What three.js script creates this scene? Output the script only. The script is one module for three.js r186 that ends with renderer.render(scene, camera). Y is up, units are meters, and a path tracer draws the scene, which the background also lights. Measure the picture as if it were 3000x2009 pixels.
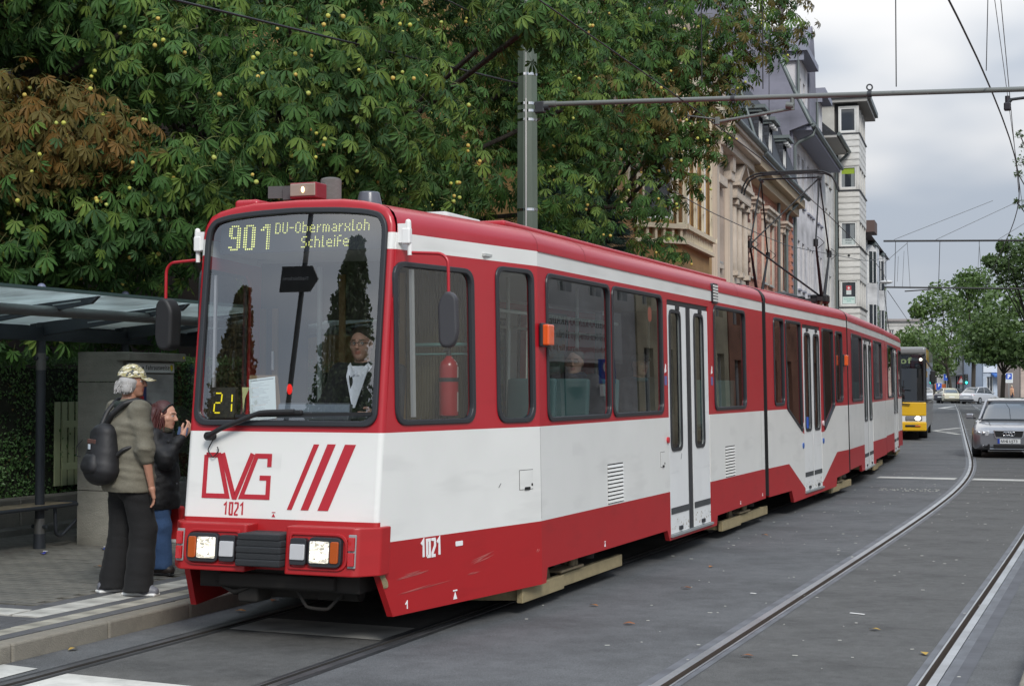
import * as THREE from 'three';
import { mergeGeometries } from 'three/addons/utils/BufferGeometryUtils.js';
import { RoundedBoxGeometry } from 'three/addons/geometries/RoundedBoxGeometry.js';

// ---------- camera, sky, sun, exposure ----------
const R = (d) => d * Math.PI / 180;
const scene = new THREE.Scene();
const camera = new THREE.PerspectiveCamera(24.9, 1024 / 685, 0.1, 2500);
camera.rotation.order = 'YXZ';
camera.position.set(0, 1.75, 0);
camera.rotation.set(R(1.5548), R(21.6855), 0);   // world: -z runs along the tram track, +x to its right
scene.add(camera);

function hash2(x, y) { let h = Math.imul(x | 0, 374761393) + Math.imul(y | 0, 668265263); h = Math.imul(h ^ (h >>> 13), 1274126177); return ((h ^ (h >>> 16)) >>> 0) / 4294967296; }
function vnoise(x, y, per = 0) {
  const xi = Math.floor(x), yi = Math.floor(y), fx = x - xi, fy = y - yi, w = (v) => per ? ((v % per) + per) % per : v;
  const a = hash2(w(xi), w(yi)), b = hash2(w(xi + 1), w(yi)), c = hash2(w(xi), w(yi + 1)), d = hash2(w(xi + 1), w(yi + 1));
  const u = fx * fx * (3 - 2 * fx), v = fy * fy * (3 - 2 * fy);
  return a + (b - a) * u + (c - a) * v + (a - b - c + d) * u * v;
}
function fbm(x, y, oct = 5, per = 0) { let s = 0, a = 0.5, f = 1; for (let i = 0; i < oct; i++) { s += a * vnoise(x * f + i * 17.3 * (per ? 0 : 1), y * f, per ? per * f : 0); a *= 0.5; f *= 2; } return s / (1 - Math.pow(0.5, oct)); }
const sst = (a, b, x) => { const t = Math.min(1, Math.max(0, (x - a) / (b - a))); return t * t * (3 - 2 * t); };
const lerp = (a, b, t) => a + (b - a) * t;

{
  const W = 2048, H = 1024, data = new Float32Array(W * H * 4);
  for (let j = 0; j < H; j++) {
    const el = ((j + 0.5) / H - 0.5) * Math.PI, y = Math.sin(el);
    for (let i = 0; i < W; i++) {
      const az = ((i + 0.5) / W - 0.5) * 2 * Math.PI, k = (j * W + i) * 4;
      const e = Math.max(y, 0.0), d = 1 / (e + 0.22), px = Math.cos(el) * Math.cos(az) * d, pz = Math.cos(el) * Math.sin(az) * d;
      const g = fbm(px * 0.85 + 34.4, pz * 0.85 + 36.2, 6), n = fbm(px * 0.5 + 120.8, pz * 0.5 + 22.5, 5), w = fbm(px * 2.6 + 5, pz * 2.6 + 9, 5);
      const haze = Math.exp(-e * 7), grey = sst(0.34, 0.60, g + (w - 0.5) * 0.3) * (1 - 0.5 * haze), gap = 0.8 * sst(0.66, 0.8, n + (w - 0.5) * 0.2) * (1 - haze);
      const cw = [1.80, 1.81, 1.83], cg = [0.74, 0.90, 1.13], bl = [0.55, 0.85, 1.5];
      for (let c = 0; c < 3; c++) data[k + c] = lerp(lerp(cw[c], cg[c], grey), bl[c], gap) * (1 + 2 * e) / 3 * 0.94;   // overcast sky, zenith three times the horizon
      data[k + 3] = 1;
    }
  }
  const sky = new THREE.DataTexture(data, W, H, THREE.RGBAFormat, THREE.FloatType);
  sky.mapping = THREE.EquirectangularReflectionMapping; sky.magFilter = THREE.LinearFilter; sky.minFilter = THREE.LinearFilter; sky.needsUpdate = true;
  scene.background = sky; scene.environment = sky; scene.backgroundIntensity = 1; scene.environmentIntensity = 1;
}
const sun = new THREE.DirectionalLight(new THREE.Color(1, 0.965, 0.91), 2.2);
sun.position.set(42, 58, 38); sun.target.position.set(0, 0, -18);
sun.castShadow = true; sun.shadow.radius = 34; sun.shadow.mapSize.set(2048, 2048);
Object.assign(sun.shadow.camera, { left: -60, right: 60, top: 60, bottom: -60, near: 1, far: 220 });
scene.add(sun, sun.target);
const renderer = new THREE.WebGLRenderer({ antialias: true });
renderer.toneMapping = THREE.LinearToneMapping; renderer.toneMappingExposure = 1.22; renderer.shadowMap.enabled = true;

// ---------- helpers ----------
let seed = 7; const rnd = () => { seed = (seed + 0x6d2b79f5) | 0; let t = Math.imul(seed ^ (seed >>> 15), 1 | seed); t = (t + Math.imul(t ^ (t >>> 7), 61 | t)) ^ t; return ((t ^ (t >>> 14)) >>> 0) / 4294967296; };
const rr = (a, b) => a + (b - a) * rnd();
const V = (x, y, z) => new THREE.Vector3(x, y, z);
const used = {};
function numbered(n) { if (!used[n]) { used[n] = 1; return n; } return n + '_' + String(used[n]++).padStart(3, '0'); }
function tag(o, label, category, group, kind) { if (label) o.userData.label = label; if (category) o.userData.category = category; if (group) o.userData.group = group; if (kind) o.userData.kind = kind; return o; }
function thing(name, label, category, pos = [0, 0, 0], turn = 0, group) { const o = new THREE.Group(); o.name = numbered(name); scene.add(o); o.position.set(...pos); o.rotation.y = turn; return tag(o, label, category, group); }
function part(parent, name, geo, mat, label) {
  const m = new THREE.Mesh(Array.isArray(geo) ? merge(geo) : geo, mat); m.name = name; m.castShadow = m.receiveShadow = true; parent.add(m);
  if (label) m.userData.label = label; return m;
}
function struct(name, geo, mat, label, category) { const m = part(scene, numbered(name), geo, mat); m.userData.kind = 'structure'; if (label) m.userData.label = label; if (category) m.userData.category = category; return m; }
function one(name, geo, mat, label, category, group) { return tag(part(scene, numbered(name), geo, mat), label, category, group); }
function dup(src, pos, turn, label) { const c = src.clone(); c.name = numbered(src.name.replace(/_\d{3}$/, '')); scene.add(c); c.userData = { ...src.userData }; if (pos) c.position.set(...pos); if (turn !== undefined) c.rotation.y = turn; if (label) c.userData.label = label; return c; }

function plain(g) { const n = g.index ? g.toNonIndexed() : g; for (const k of Object.keys(n.attributes)) if (!['position', 'normal', 'uv', 'color'].includes(k)) n.deleteAttribute(k); if (!n.attributes.normal) n.computeVertexNormals(); if (!n.attributes.uv) n.setAttribute('uv', new THREE.BufferAttribute(new Float32Array(n.attributes.position.count * 2), 2)); n.clearGroups(); return n; }
function merge(list) { const a = list.map(plain); if (a.some((g) => g.attributes.color)) a.forEach((g) => { if (!g.attributes.color) g.setAttribute('color', new THREE.BufferAttribute(new Float32Array(g.attributes.position.count * 3).fill(1), 3)); }); return a.length === 1 ? a[0] : mergeGeometries(a); }
// uv in metres from the dominant axis
function tri(g) {
  g = plain(g); const p = g.attributes.position, n = g.attributes.normal, uv = new Float32Array(p.count * 2);
  for (let i = 0; i < p.count; i += 3) {
    let x = 0, y = 0, z = 0; for (let k = 0; k < 3; k++) { x += Math.abs(n.getX(i + k)); y += Math.abs(n.getY(i + k)); z += Math.abs(n.getZ(i + k)); }
    for (let k = i; k < i + 3; k++) {
      const X = p.getX(k), Y = p.getY(k), Z = p.getZ(k), o = k * 2;
      if (y > x && y > z) { uv[o] = X; uv[o + 1] = Z; } else if (x > z) { uv[o] = Z; uv[o + 1] = Y; } else { uv[o] = X; uv[o + 1] = Y; }
    }
  }
  g.setAttribute('uv', new THREE.BufferAttribute(uv, 2)); return g;
}
const M4 = (x = 0, y = 0, z = 0, rx = 0, ry = 0, rz = 0, s = 1) => new THREE.Matrix4().compose(V(x, y, z), new THREE.Quaternion().setFromEuler(new THREE.Euler(rx, ry, rz)), Array.isArray(s) ? V(...s) : V(s, s, s));
const box = (w, h, d, x = 0, y = 0, z = 0, rx = 0, ry = 0, rz = 0) => new THREE.BoxGeometry(w, h, d).applyMatrix4(M4(x, y, z, rx, ry, rz));
const rbox = (w, h, d, r, x = 0, y = 0, z = 0, rx = 0, ry = 0, rz = 0, seg = 2) => new RoundedBoxGeometry(w, h, d, seg, r).applyMatrix4(M4(x, y, z, rx, ry, rz));
// box between corners
const bx = (x0, x1, y0, y1, z0, z1) => box(Math.abs(x1 - x0), Math.abs(y1 - y0), Math.abs(z1 - z0), (x0 + x1) / 2, (y0 + y1) / 2, (z0 + z1) / 2);
const cyl = (r0, r1, h, x = 0, y = 0, z = 0, rx = 0, ry = 0, rz = 0, seg = 16) => new THREE.CylinderGeometry(r1, r0, h, seg).applyMatrix4(M4(x, y, z, rx, ry, rz));
const sph = (r, x = 0, y = 0, z = 0, s = 1, a = 16, b = 12) => new THREE.SphereGeometry(r, a, b).applyMatrix4(M4(x, y, z, 0, 0, 0, s));
const v3 = (p) => p.isVector3 ? p : V(...p);
// straight bar (round, seg sides) between two points
function bar(a, b, r0, r1 = r0, seg = 8) { a = v3(a); b = v3(b); const d = b.clone().sub(a), L = d.length(); const g = new THREE.CylinderGeometry(r1, r0, L, seg, 1); g.applyQuaternion(new THREE.Quaternion().setFromUnitVectors(V(0, 1, 0), d.normalize())); g.translate((a.x + b.x) / 2, (a.y + b.y) / 2, (a.z + b.z) / 2); return g; }
// rectangular beam between two points
function beam(a, b, w, h) { a = v3(a); b = v3(b); const d = b.clone().sub(a), L = d.length(), g = new THREE.BoxGeometry(w, h, L); const m = new THREE.Matrix4().lookAt(b, a, V(0, 1, 0)); m.setPosition(a.clone().add(b).multiplyScalar(0.5)); return g.applyMatrix4(m); }
function tube(pts, r, seg = 8, n, closed = false) { const c = new THREE.CatmullRomCurve3(pts.map(v3), closed, 'catmullrom', 0.2); return new THREE.TubeGeometry(c, n || pts.length * 6, r, seg, closed); }
function poly(pts) { const p = new THREE.Shape(); pts.forEach(([x, y], i) => i ? p.lineTo(x, y) : p.moveTo(x, y)); p.closePath(); return p; }
function rpoly(pts, r, Kind = THREE.Shape) {   // polygon with rounded corners
  const p = new Kind(), n = pts.length;
  for (let i = 0; i < n; i++) {
    const [ax, ay] = pts[(i + n - 1) % n], [x, y] = pts[i], [bx_, by] = pts[(i + 1) % n], ri = Array.isArray(r) ? r[i] : r;
    const la = Math.hypot(ax - x, ay - y), lb = Math.hypot(bx_ - x, by - y), q = Math.min(ri, la * 0.49, lb * 0.49);
    const s = [x + (ax - x) / la * q, y + (ay - y) / la * q], e = [x + (bx_ - x) / lb * q, y + (by - y) / lb * q];
    if (!i) p.moveTo(...s); else p.lineTo(...s);
    p.quadraticCurveTo(x, y, ...e);
  }
  p.closePath(); return p;
}
const rectP = (x0, x1, y0, y1) => [[x0, y0], [x1, y0], [x1, y1], [x0, y1]];
function inset(pts, d) {
  let A = 0; const n = pts.length; for (let i = 0; i < n; i++) { const a = pts[i], b = pts[(i + 1) % n]; A += a[0] * b[1] - b[0] * a[1]; }
  const s = A > 0 ? d : -d, out = [];
  for (let i = 0; i < n; i++) {
    const a = pts[(i + n - 1) % n], b = pts[i], c = pts[(i + 1) % n], l1 = Math.hypot(b[0] - a[0], b[1] - a[1]), l2 = Math.hypot(c[0] - b[0], c[1] - b[1]);
    const n1 = [-(b[1] - a[1]) / l1, (b[0] - a[0]) / l1], n2 = [-(c[1] - b[1]) / l2, (c[0] - b[0]) / l2], k = s / (1 + n1[0] * n2[0] + n1[1] * n2[1]);
    out.push([b[0] + (n1[0] + n2[0]) * k, b[1] + (n1[1] + n2[1]) * k]);
  }
  return out;
}
const ext = (shape, depth, opt = {}) => new THREE.ExtrudeGeometry(shape, { depth, bevelEnabled: false, curveSegments: 5, ...opt });
function remap(g, f, flip = false) {   // move every vertex through f, turn faces over if f mirrors
  g = plain(g.clone()); const p = g.attributes.position, o = [0, 0, 0];
  for (let i = 0; i < p.count; i++) { f(p.getX(i), p.getY(i), p.getZ(i), o); p.setXYZ(i, o[0], o[1], o[2]); }
  if (flip) for (const k of Object.keys(g.attributes)) { const a = g.attributes[k], s = a.itemSize, A = a.array; for (let i = 0; i < a.count; i += 3) for (let c = 0; c < s; c++) { const t = A[(i + 1) * s + c]; A[(i + 1) * s + c] = A[(i + 2) * s + c]; A[(i + 2) * s + c] = t; } }
  g.computeVertexNormals(); return g;
}
function grid(nu, nv, f) {   // surface f(i/nu, j/nv) -> [x,y,z,(u,v)]
  const pos = [], uv = [], ix = [];
  for (let j = 0; j <= nv; j++) for (let i = 0; i <= nu; i++) { const q = f(i / nu, j / nv); pos.push(q[0], q[1], q[2]); uv.push(q[3] ?? i / nu, q[4] ?? j / nv); }
  for (let j = 0; j < nv; j++) for (let i = 0; i < nu; i++) { const a = j * (nu + 1) + i, b = a + 1, c = a + nu + 1, d = c + 1; ix.push(a, b, d, a, d, c); }
  const g = new THREE.BufferGeometry(); g.setAttribute('position', new THREE.Float32BufferAttribute(pos, 3)); g.setAttribute('uv', new THREE.Float32BufferAttribute(uv, 2)); g.setIndex(ix); g.computeVertexNormals(); return g;
}
// strokes of even width laid in a plane (for lettering), as thin extruded shapes
function strokes(lines, w, depth = 0.003) {
  const out = [];
  for (const L of lines) {
    const n = L.length, l = [], r = [];
    for (let i = 0; i < n; i++) {
      const a = L[Math.max(0, i - 1)], b = L[i], c = L[Math.min(n - 1, i + 1)];
      let d1 = [b[0] - a[0], b[1] - a[1]], d2 = [c[0] - b[0], c[1] - b[1]]; if (i === 0) d1 = d2; if (i === n - 1) d2 = d1;
      const q1 = Math.hypot(...d1), q2 = Math.hypot(...d2), n1 = [-d1[1] / q1, d1[0] / q1], n2 = [-d2[1] / q2, d2[0] / q2], k = w / 2 / Math.max(0.35, 1 + n1[0] * n2[0] + n1[1] * n2[1]);
      l.push([b[0] + (n1[0] + n2[0]) * k, b[1] + (n1[1] + n2[1]) * k]); r.push([b[0] - (n1[0] + n2[0]) * k, b[1] - (n1[1] + n2[1]) * k]);
    }
    out.push(ext(poly([...l, ...r.reverse()]), depth));
  }
  return merge(out);
}
const DIG = { 0: [[[0.2, 0], [0.2, 1], [0.8, 1], [0.8, 0], [0.2, 0]]], 1: [[[0.15, 0.78], [0.6, 1], [0.6, 0]]], 2: [[[0.15, 0.92], [0.2, 1], [0.75, 1], [0.8, 0.9], [0.8, 0.6], [0.2, 0.15], [0.2, 0], [0.85, 0]]] };
function digits(str, x, y, w, h, lw, depth) { return strokes([...str].flatMap((c, i) => DIG[c].map((l) => l.map(([a, b]) => [x + (i + a * 0.85) * w / str.length, y + b * h]))), lw, depth); }

// materials
const col = (r, g, b) => new THREE.Color().setRGB(r, g, b);
const mat = (r, g, b, rough = 0.6, o = {}) => new THREE.MeshStandardMaterial({ color: col(r, g, b), roughness: rough, ...o });
const phys = (r, g, b, rough = 0.5, o = {}) => new THREE.MeshPhysicalMaterial({ color: col(r, g, b), roughness: rough, ...o });
function dtex(w, h, f, srgb = true) {
  const d = new Uint8Array(w * h * 4); for (let j = 0; j < h; j++) for (let i = 0; i < w; i++) { const c = f(i / w, j / h, i, j), k = (j * w + i) * 4; d[k] = c[0] * 255; d[k + 1] = c[1] * 255; d[k + 2] = c[2] * 255; d[k + 3] = 255; }
  const t = new THREE.DataTexture(d, w, h); t.magFilter = THREE.LinearFilter; t.minFilter = THREE.LinearMipmapLinearFilter; t.wrapS = t.wrapT = THREE.RepeatWrapping; if (srgb) t.colorSpace = THREE.SRGBColorSpace; t.needsUpdate = true; return t;
}
const rep = (t, x, y = x) => { const c = t.clone(); c.repeat.set(x, y); c.needsUpdate = true; return c; };
const canv = (w, h, draw) => { const c = document.createElement('canvas'); c.width = w; c.height = h; const x = c.getContext('2d'); draw(x, w, h); const t = new THREE.CanvasTexture(c); t.colorSpace = THREE.SRGBColorSpace; return t; };
// tinted grain: a grey-level map that multiplies a base colour
const grainTex = dtex(512, 512, (u, v) => { const c = 0.80 + 0.20 * (0.5 * fbm(u * 8, v * 8, 4, 8) + 0.5 * fbm(u * 64, v * 64, 3, 64)); return [c, c, c]; });
const grainBump = dtex(256, 256, (u, v) => { const c = fbm(u * 32, v * 32, 4, 32); return [c, c, c]; }, false);
const stainTex = dtex(512, 512, (u, v) => { const a = fbm(u * 4, v * 4, 6, 4), b = fbm(u * 3 + 9, v * 24, 4), c = Math.min(1, 0.72 + 0.4 * a + 0.10 * (b - 0.5)); return [c, c * 0.995, c * 0.985]; });
// trees and leaves share these
const M = {
  black: mat(0.012, 0.012, 0.013, 0.55), rubber: mat(0.018, 0.019, 0.021, 0.45), darkMetal: mat(0.05, 0.053, 0.058, 0.45, { metalness: 0.3 }),
  steel: mat(0.45, 0.46, 0.47, 0.3, { metalness: 0.9 }), galv: mat(0.33, 0.35, 0.35, 0.5, { metalness: 0.4 }), white: mat(0.78, 0.78, 0.76, 0.5),
  skin: mat(0.50, 0.27, 0.19, 0.5), chrome: mat(0.75, 0.76, 0.78, 0.12, { metalness: 1 }),
};

// ---------- street ----------
const TAB = [[-30, -2.55], [16, -2.55], [20, -2.56], [24, -2.61], [27.9, -2.71], [31.5, -2.91], [35, -3.17], [38, -3.47], [51.6, -4.87], [67.5, -6.5], [106, -10.45], [132, -13.2], [260, -26.6]];
function adjL(a) { for (let i = 1; i < TAB.length; i++) if (a <= TAB[i][0]) { const p = TAB[i - 1], q = TAB[i]; return lerp(p[1], q[1], (a - p[0]) / (q[0] - p[0])); } return -26.6; }
const adjS = (a) => (adjL(a - 3) + adjL(a - 1.5) + adjL(a) + adjL(a + 1.5) + adjL(a + 3)) / 5;   // smoothed
const adjC = (a) => adjS(a) + 0.7175, trC = (a) => adjC(a) - 3.5625;
const STA = []; for (let a = -14; a < 16; a += 2) STA.push(a); for (let a = 16; a < 60; a += 0.8) STA.push(a); for (let a = 60; a <= 250; a += 6) STA.push(a);
function ribbon(f0, f1, y, sta = STA, nx = 1) {
  const n = sta.length - 1;
  return grid(nx, n, (u, v) => { const a = sta[Math.round(v * n)], x = lerp(f0(a), f1(a), u); return [x, typeof y === 'function' ? y(u) : y, -a, x, a]; });
}
const asphaltMap = dtex(1024, 1024, (u, v, i, j) => {
  const s = hash2(i, j), s2 = hash2(i >> 1, (j >> 1) + 999), l = fbm(u * 4, v * 4, 5, 4), m = fbm(u * 24, v * 24, 3, 24);
  let c = 0.350 + 0.05 * (l - 0.5) * 2 + 0.035 * (m - 0.5) * 2 + 0.10 * (s - 0.5) + 0.07 * (s2 - 0.5);
  if (s > 0.992) c += 0.16; if (s2 < 0.03) c -= 0.08;
  return [c * 0.985, c, c * 1.012];
});
const asphaltBump = dtex(512, 512, (u, v, i, j) => { const c = 0.5 * hash2(i, j) + 0.5 * hash2(i >> 1, j >> 1); return [c, c, c]; }, false);
const asphalt = mat(1, 1, 1, 0.82, { map: rep(asphaltMap, 0.37), bumpMap: rep(asphaltBump, 1.2), bumpScale: 0.003 });
const asphaltOld = mat(0.90, 0.87, 0.82, 0.85, { map: rep(asphaltMap, 0.61), bumpMap: rep(asphaltBump, 1.0), bumpScale: 0.005 });
const LEFT = (a) => trC(a) - 1.19, RIGHT = (a) => adjC(a) + 1.25 + sst(85, 130, a) * 16;
{
  struct('ground', grid(40, 40, (u, v) => [lerp(-900, 900, u), -0.14, lerp(-1500, 300, v), u * 600, v * 600]), mat(0.10, 0.10, 0.098, 0.95));
  const w = 0.075, q = 0.7175;
  struct('road', [ribbon(LEFT, (a) => trC(a) - q - w, 0), ribbon((a) => trC(a) + q + w, (a) => adjC(a) - q - w, 0, STA, 4), ribbon((a) => adjC(a) + q + w, RIGHT, 0, STA, 2)], asphalt);
  struct('track_bed', [ribbon((a) => trC(a) - q + w, (a) => trC(a) + q - w, 0), ribbon((a) => adjC(a) - q + w, (a) => adjC(a) + q - w, 0, STA, 2)], asphaltOld);
  const head = mat(0.50, 0.53, 0.57, 0.34, { metalness: 0.85, map: rep(stainTex, 0.7) }), oldHead = mat(0.16, 0.16, 0.17, 0.5, { metalness: 0.6, map: rep(stainTex, 0.7) });
  const rust = mat(0.085, 0.062, 0.048, 0.85, { map: rep(grainTex, 1.5) }), grime = mat(0.05, 0.045, 0.04, 0.85, { map: rep(grainTex, 1.5) });
  const sealN = mat(0.125, 0.135, 0.155, 0.6, { map: rep(stainTex, 1.3) }), sealO = mat(0.035, 0.037, 0.04, 0.6, { map: rep(stainTex, 1.3) });
  for (const [c, isOld] of [[trC, true], [adjC, false]]) for (const s of [-1, 1]) {
    const g = (o) => (a) => c(a) + s * (q + o), rb = (o0, o1, y0, y1) => s > 0 ? ribbon(g(o0), g(o1), (u) => lerp(y0, y1, u)) : ribbon(g(o1), g(o0), (u) => lerp(y1, y0, u));
    const r = struct('tram_rail', [rb(0, 0.056, 0.006, 0.006), rb(0.056, 0.06, 0.006, -0.03), rb(-0.058, -0.044, 0.004, 0.004), rb(-0.062, -0.058, -0.03, 0.004)], isOld ? oldHead : head, (isOld ? 'dull' : 'shiny') + ' grooved rail, ' + (s < 0 ? 'left' : 'right') + ' one of the ' + (isOld ? 'track under the tram' : 'empty track'));
    part(r, 'groove', [rb(-0.044, -0.042, 0.004, -0.045), rb(-0.042, -0.002, -0.045, -0.045), rb(-0.002, 0, -0.045, 0.006)], isOld ? grime : rust);
    part(r, 'joint_filler', [rb(0.06, isOld ? 0.10 : 0.125, 0.003, 0.003), rb(isOld ? -0.09 : -0.105, -0.062, 0.003, 0.003)], isOld ? sealO : sealN);
    if (s > 0 && !isOld) part(r, 'patching_strip', rb(0.125, 0.21, 0.0025, 0.0025), mat(0.10, 0.105, 0.12, 0.75, { map: rep(stainTex, 0.9) }));
  }
  // painted markings
  const paint = mat(0.60, 0.60, 0.57, 0.75, { map: rep(stainTex, 1.1), bumpMap: rep(grainBump, 3), bumpScale: 0.002 });
  const worn = mat(0.42, 0.42, 0.40, 0.8, { map: rep(stainTex, 1.1) });
  const quad = (p, y = 0.005) => { const g = new THREE.BufferGeometry(), q4 = [p[0], p[1], p[2], p[0], p[2], p[3]]; g.setAttribute('position', new THREE.Float32BufferAttribute(q4.flatMap(([x, a]) => [x, y, -a]), 3)); g.setAttribute('uv', new THREE.Float32BufferAttribute(q4.flat(), 2)); g.computeVertexNormals(); const nn = g.attributes.normal; if (nn.getY(0) < 0) { for (let i = 0; i < 6; i += 3) { const A = g.attributes.position, t = [A.getX(i + 1), A.getY(i + 1), A.getZ(i + 1)]; A.setXYZ(i + 1, A.getX(i + 2), A.getY(i + 2), A.getZ(i + 2)); A.setXYZ(i + 2, ...t); } g.computeVertexNormals(); } return g; };
  const mk = (name, qs, m) => struct(name, qs.map((p) => quad(p)), m);
  mk('crossing_band', [[[-6.57, 7.1], [-6.275, 7.1], [-6.275, 7.86], [-6.57, 7.9]]], paint);
  mk('crossing_band', [[[-6.0, 7.0], [-4.82, 7.0], [-4.82, 7.72], [-6.0, 7.79]]], paint);
  mk('crossing_band', [[[-6.02, 9.64], [-4.79, 9.60], [-4.79, 10.16], [-6.02, 10.2]]], worn);
  mk('stop_line', [[[-4.45, 29.75], [-3.02, 29.75], [-3.02, 30.25], [-4.45, 30.25]]], paint);
  mk('stop_line', [[[-2.72, 29.75], [-1.55, 29.75], [-1.55, 30.25], [-2.72, 30.25]]], paint);
  const line = (a, b, w2) => { const d = [b[0] - a[0], b[1] - a[1]], L = Math.hypot(...d), n = [-d[1] / L * w2 / 2, d[0] / L * w2 / 2]; return [[a[0] - n[0], a[1] - n[1]], [b[0] - n[0], b[1] - n[1]], [b[0] + n[0], b[1] + n[1]], [a[0] + n[0], a[1] + n[1]]]; };
  const isl = (x, a, L, W2, bars) => { const o = []; o.push(line([x, a], [x + 0.55, a + L / 2], 0.22), line([x, a], [x + 1.4, a - L / 2], 0.22)); for (let i = 0; i < bars; i++) { const t = (i + 1) / (bars + 1); o.push(line([x + 0.35, a + (t - 0.5) * L * 0.7], [x + W2, a + (t - 0.5) * L * 0.95], 0.2)); } return o; };
  mk('hatched_island', isl(-7.0, 61.5, 9, 1.1, 3), paint); mk('hatched_island', [0, 1, 2, 3].map((i) => line([-5.6 + i * 0.12, 66 - i * 3], [-4.3 + i * 0.12, 66.3 - i * 3], 0.25)), paint);
  mk('hatched_island', [line([-13.3, 121.5], [-13.5, 133], 0.5), line([-13.3, 121.5], [-11.9, 117.8], 0.5), line([-11.6, 131], [-9.8, 131], 1.2), line([-11.5, 120], [-7, 117], 0.7)], paint);

  // stop platform: kerb stones, tactile strips, pavers
  const P0 = -14, P1 = 150, kerbM = [0, 1, 2].map((i) => mat(0.25 + 0.02 * i, 0.225 + 0.02 * i, 0.18 + 0.018 * i, 0.9, { map: rep(grainTex, 3), bumpMap: rep(grainBump, 6), bumpScale: 0.006 }));
  const stations = (lo, hi, st) => { const s = []; for (let a = lo; a <= hi + 1e-6; a += st) s.push(a); return s; };
  const plat = struct('platform', ribbon((a) => -60, (a) => LEFT(a) - 0.13, 0.103, stations(P0, P1, 2)), mat(0.095, 0.093, 0.088, 0.95), undefined);
  for (let a = 4; a < 60; a += 1.0) {   // kerb stones, one mesh each
    const g = tri(rbox(0.155, 0.30, 0.992, 0.022)); const k = part(plat, 'kerb_stone', g, kerbM[Math.floor(rnd() * 3)]); k.position.set((LEFT(a) + LEFT(a + 1)) / 2 - 0.075, -0.03 + rr(-0.002, 0.002), -(a + 0.5)); k.rotation.y = Math.atan2(-(LEFT(a + 1) - LEFT(a)), 1) * 1 + rr(-0.003, 0.003);
  }
  part(plat, 'kerb', ribbon((a) => LEFT(a) - 0.15, LEFT, 0.12, stations(60, P1, 3)), kerbM[1]);
  const cream = [0, 1, 2, 3].map((i) => mat(0.36 + 0.025 * i, 0.345 + 0.022 * i, 0.29 + 0.02 * i, 0.85, { map: rep(stainTex, 1.7), bumpMap: rep(grainBump, 5), bumpScale: 0.002 }));
  const pale = [0, 1, 2, 3].map((i) => mat(0.50 + 0.03 * i, 0.49 + 0.03 * i, 0.45 + 0.03 * i, 0.8, { map: rep(stainTex, 1.7), bumpMap: rep(grainBump, 5), bumpScale: 0.002 }));
  const greyS = [0, 1, 2, 3].map((i) => mat(0.10 + 0.012 * i, 0.10 + 0.012 * i, 0.105 + 0.012 * i, 0.85, { map: rep(grainTex, 2), bumpMap: rep(grainBump, 5), bumpScale: 0.002 }));
  const pav = [0, 1, 2, 3, 4].map((i) => mat(0.155 + 0.013 * i, 0.150 + 0.012 * i, 0.135 + 0.010 * i, 0.9, { map: rep(stainTex, 2.3), bumpMap: rep(grainBump, 6), bumpScale: 0.002 }));
  const pick = (a) => a[Math.floor(rnd() * a.length)];
  const slabG = {}, slab = (w, d) => slabG[w + ',' + d] ||= tri(rbox(w, 0.03, d, 0.004, 0, 0, 0, 0, 0, 0, 1));
  const lay = (name, x0, x1, a0, a1, len, mats, dy = 0) => { for (let a = a0; a < a1 - 1e-6; a += len) { const s = part(plat, name, slab(+(x1 - x0 - 0.005).toFixed(3), +(len - 0.006).toFixed(3)), pick(mats)); const sh = LEFT(a) + 6.585; s.position.set((x0 + x1) / 2 + sh, 0.105 + dy + rr(-0.001, 0.001), -(a + len / 2)); } };
  lay('edge_slab', -6.86, -6.745, 4, 26, 0.5, greyS, 0.0);
  lay('cream_slab', -7.02, -6.86, 4, 26, 0.3, cream, 0.001);
  lay('grey_slab', -7.14, -7.02, 4, 26, 0.3, greyS, 0.0);
  lay('white_slab', -7.40, -7.14, 8.98, 26, 0.3, pale, 0.001);
  lay('grey_slab', -7.55, -7.40, 9.2, 26, 0.3, greyS, 0.0);
  for (let x = -7.42; x > -12.5; x -= 0.3) { const s = part(plat, 'white_slab', slab(0.295, 0.25), pick(pale)); s.position.set(x - 0.15, 0.106 + rr(-0.001, 0.001), -9.105); const s2 = part(plat, 'grey_slab', slab(0.295, 0.15), pick(greyS)); s2.position.set(x - 0.15, 0.105, -9.31); }
  const rows = []; 
  for (let a = 4.0; a < 30; a += 0.105) { const nj = Math.round(a / 0.105); for (let x = -7.56 - (nj % 2) * 0.1; x > -13.4; x -= 0.205) { const mid = a + 0.05, dark = mid < 9.0; if (mid > 8.96 && mid < 9.41) continue; if (dark && x < -7.15 === false) continue; rows.push([x - 0.1, mid, dark]); } }
  for (let a = 4; a < 8.9; a += 0.105) for (let x = -7.15; x > -7.5; x -= 0.205) rows.push([x - 0.1, a + 0.05, true]);
  const pg = slab(0.2, 0.1), dist = (r) => Math.hypot(r[0], r[1]) + (r[2] ? 3 : 0) + (Math.abs(Math.atan2(r[0], r[1]) + R(21.7) ) > R(18.6) ? 100 : 0);
  rows.sort((p, q2) => dist(p) - dist(q2));
  rows.slice(0, 280).forEach((r) => { const m = part(plat, 'paver', pg, pick(r[2] ? greyS : pav)); m.position.set(r[0], 0.105 + rr(-0.0015, 0.0015), -r[1]); m.rotation.set(rr(-0.006, 0.006), 0, rr(-0.004, 0.004)); });
  const rest = rows.slice(280), im = new THREE.InstancedMesh(pg, mat(1, 1, 1, 0.9, { map: rep(stainTex, 2.3) }), rest.length), c = new THREE.Color();
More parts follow.
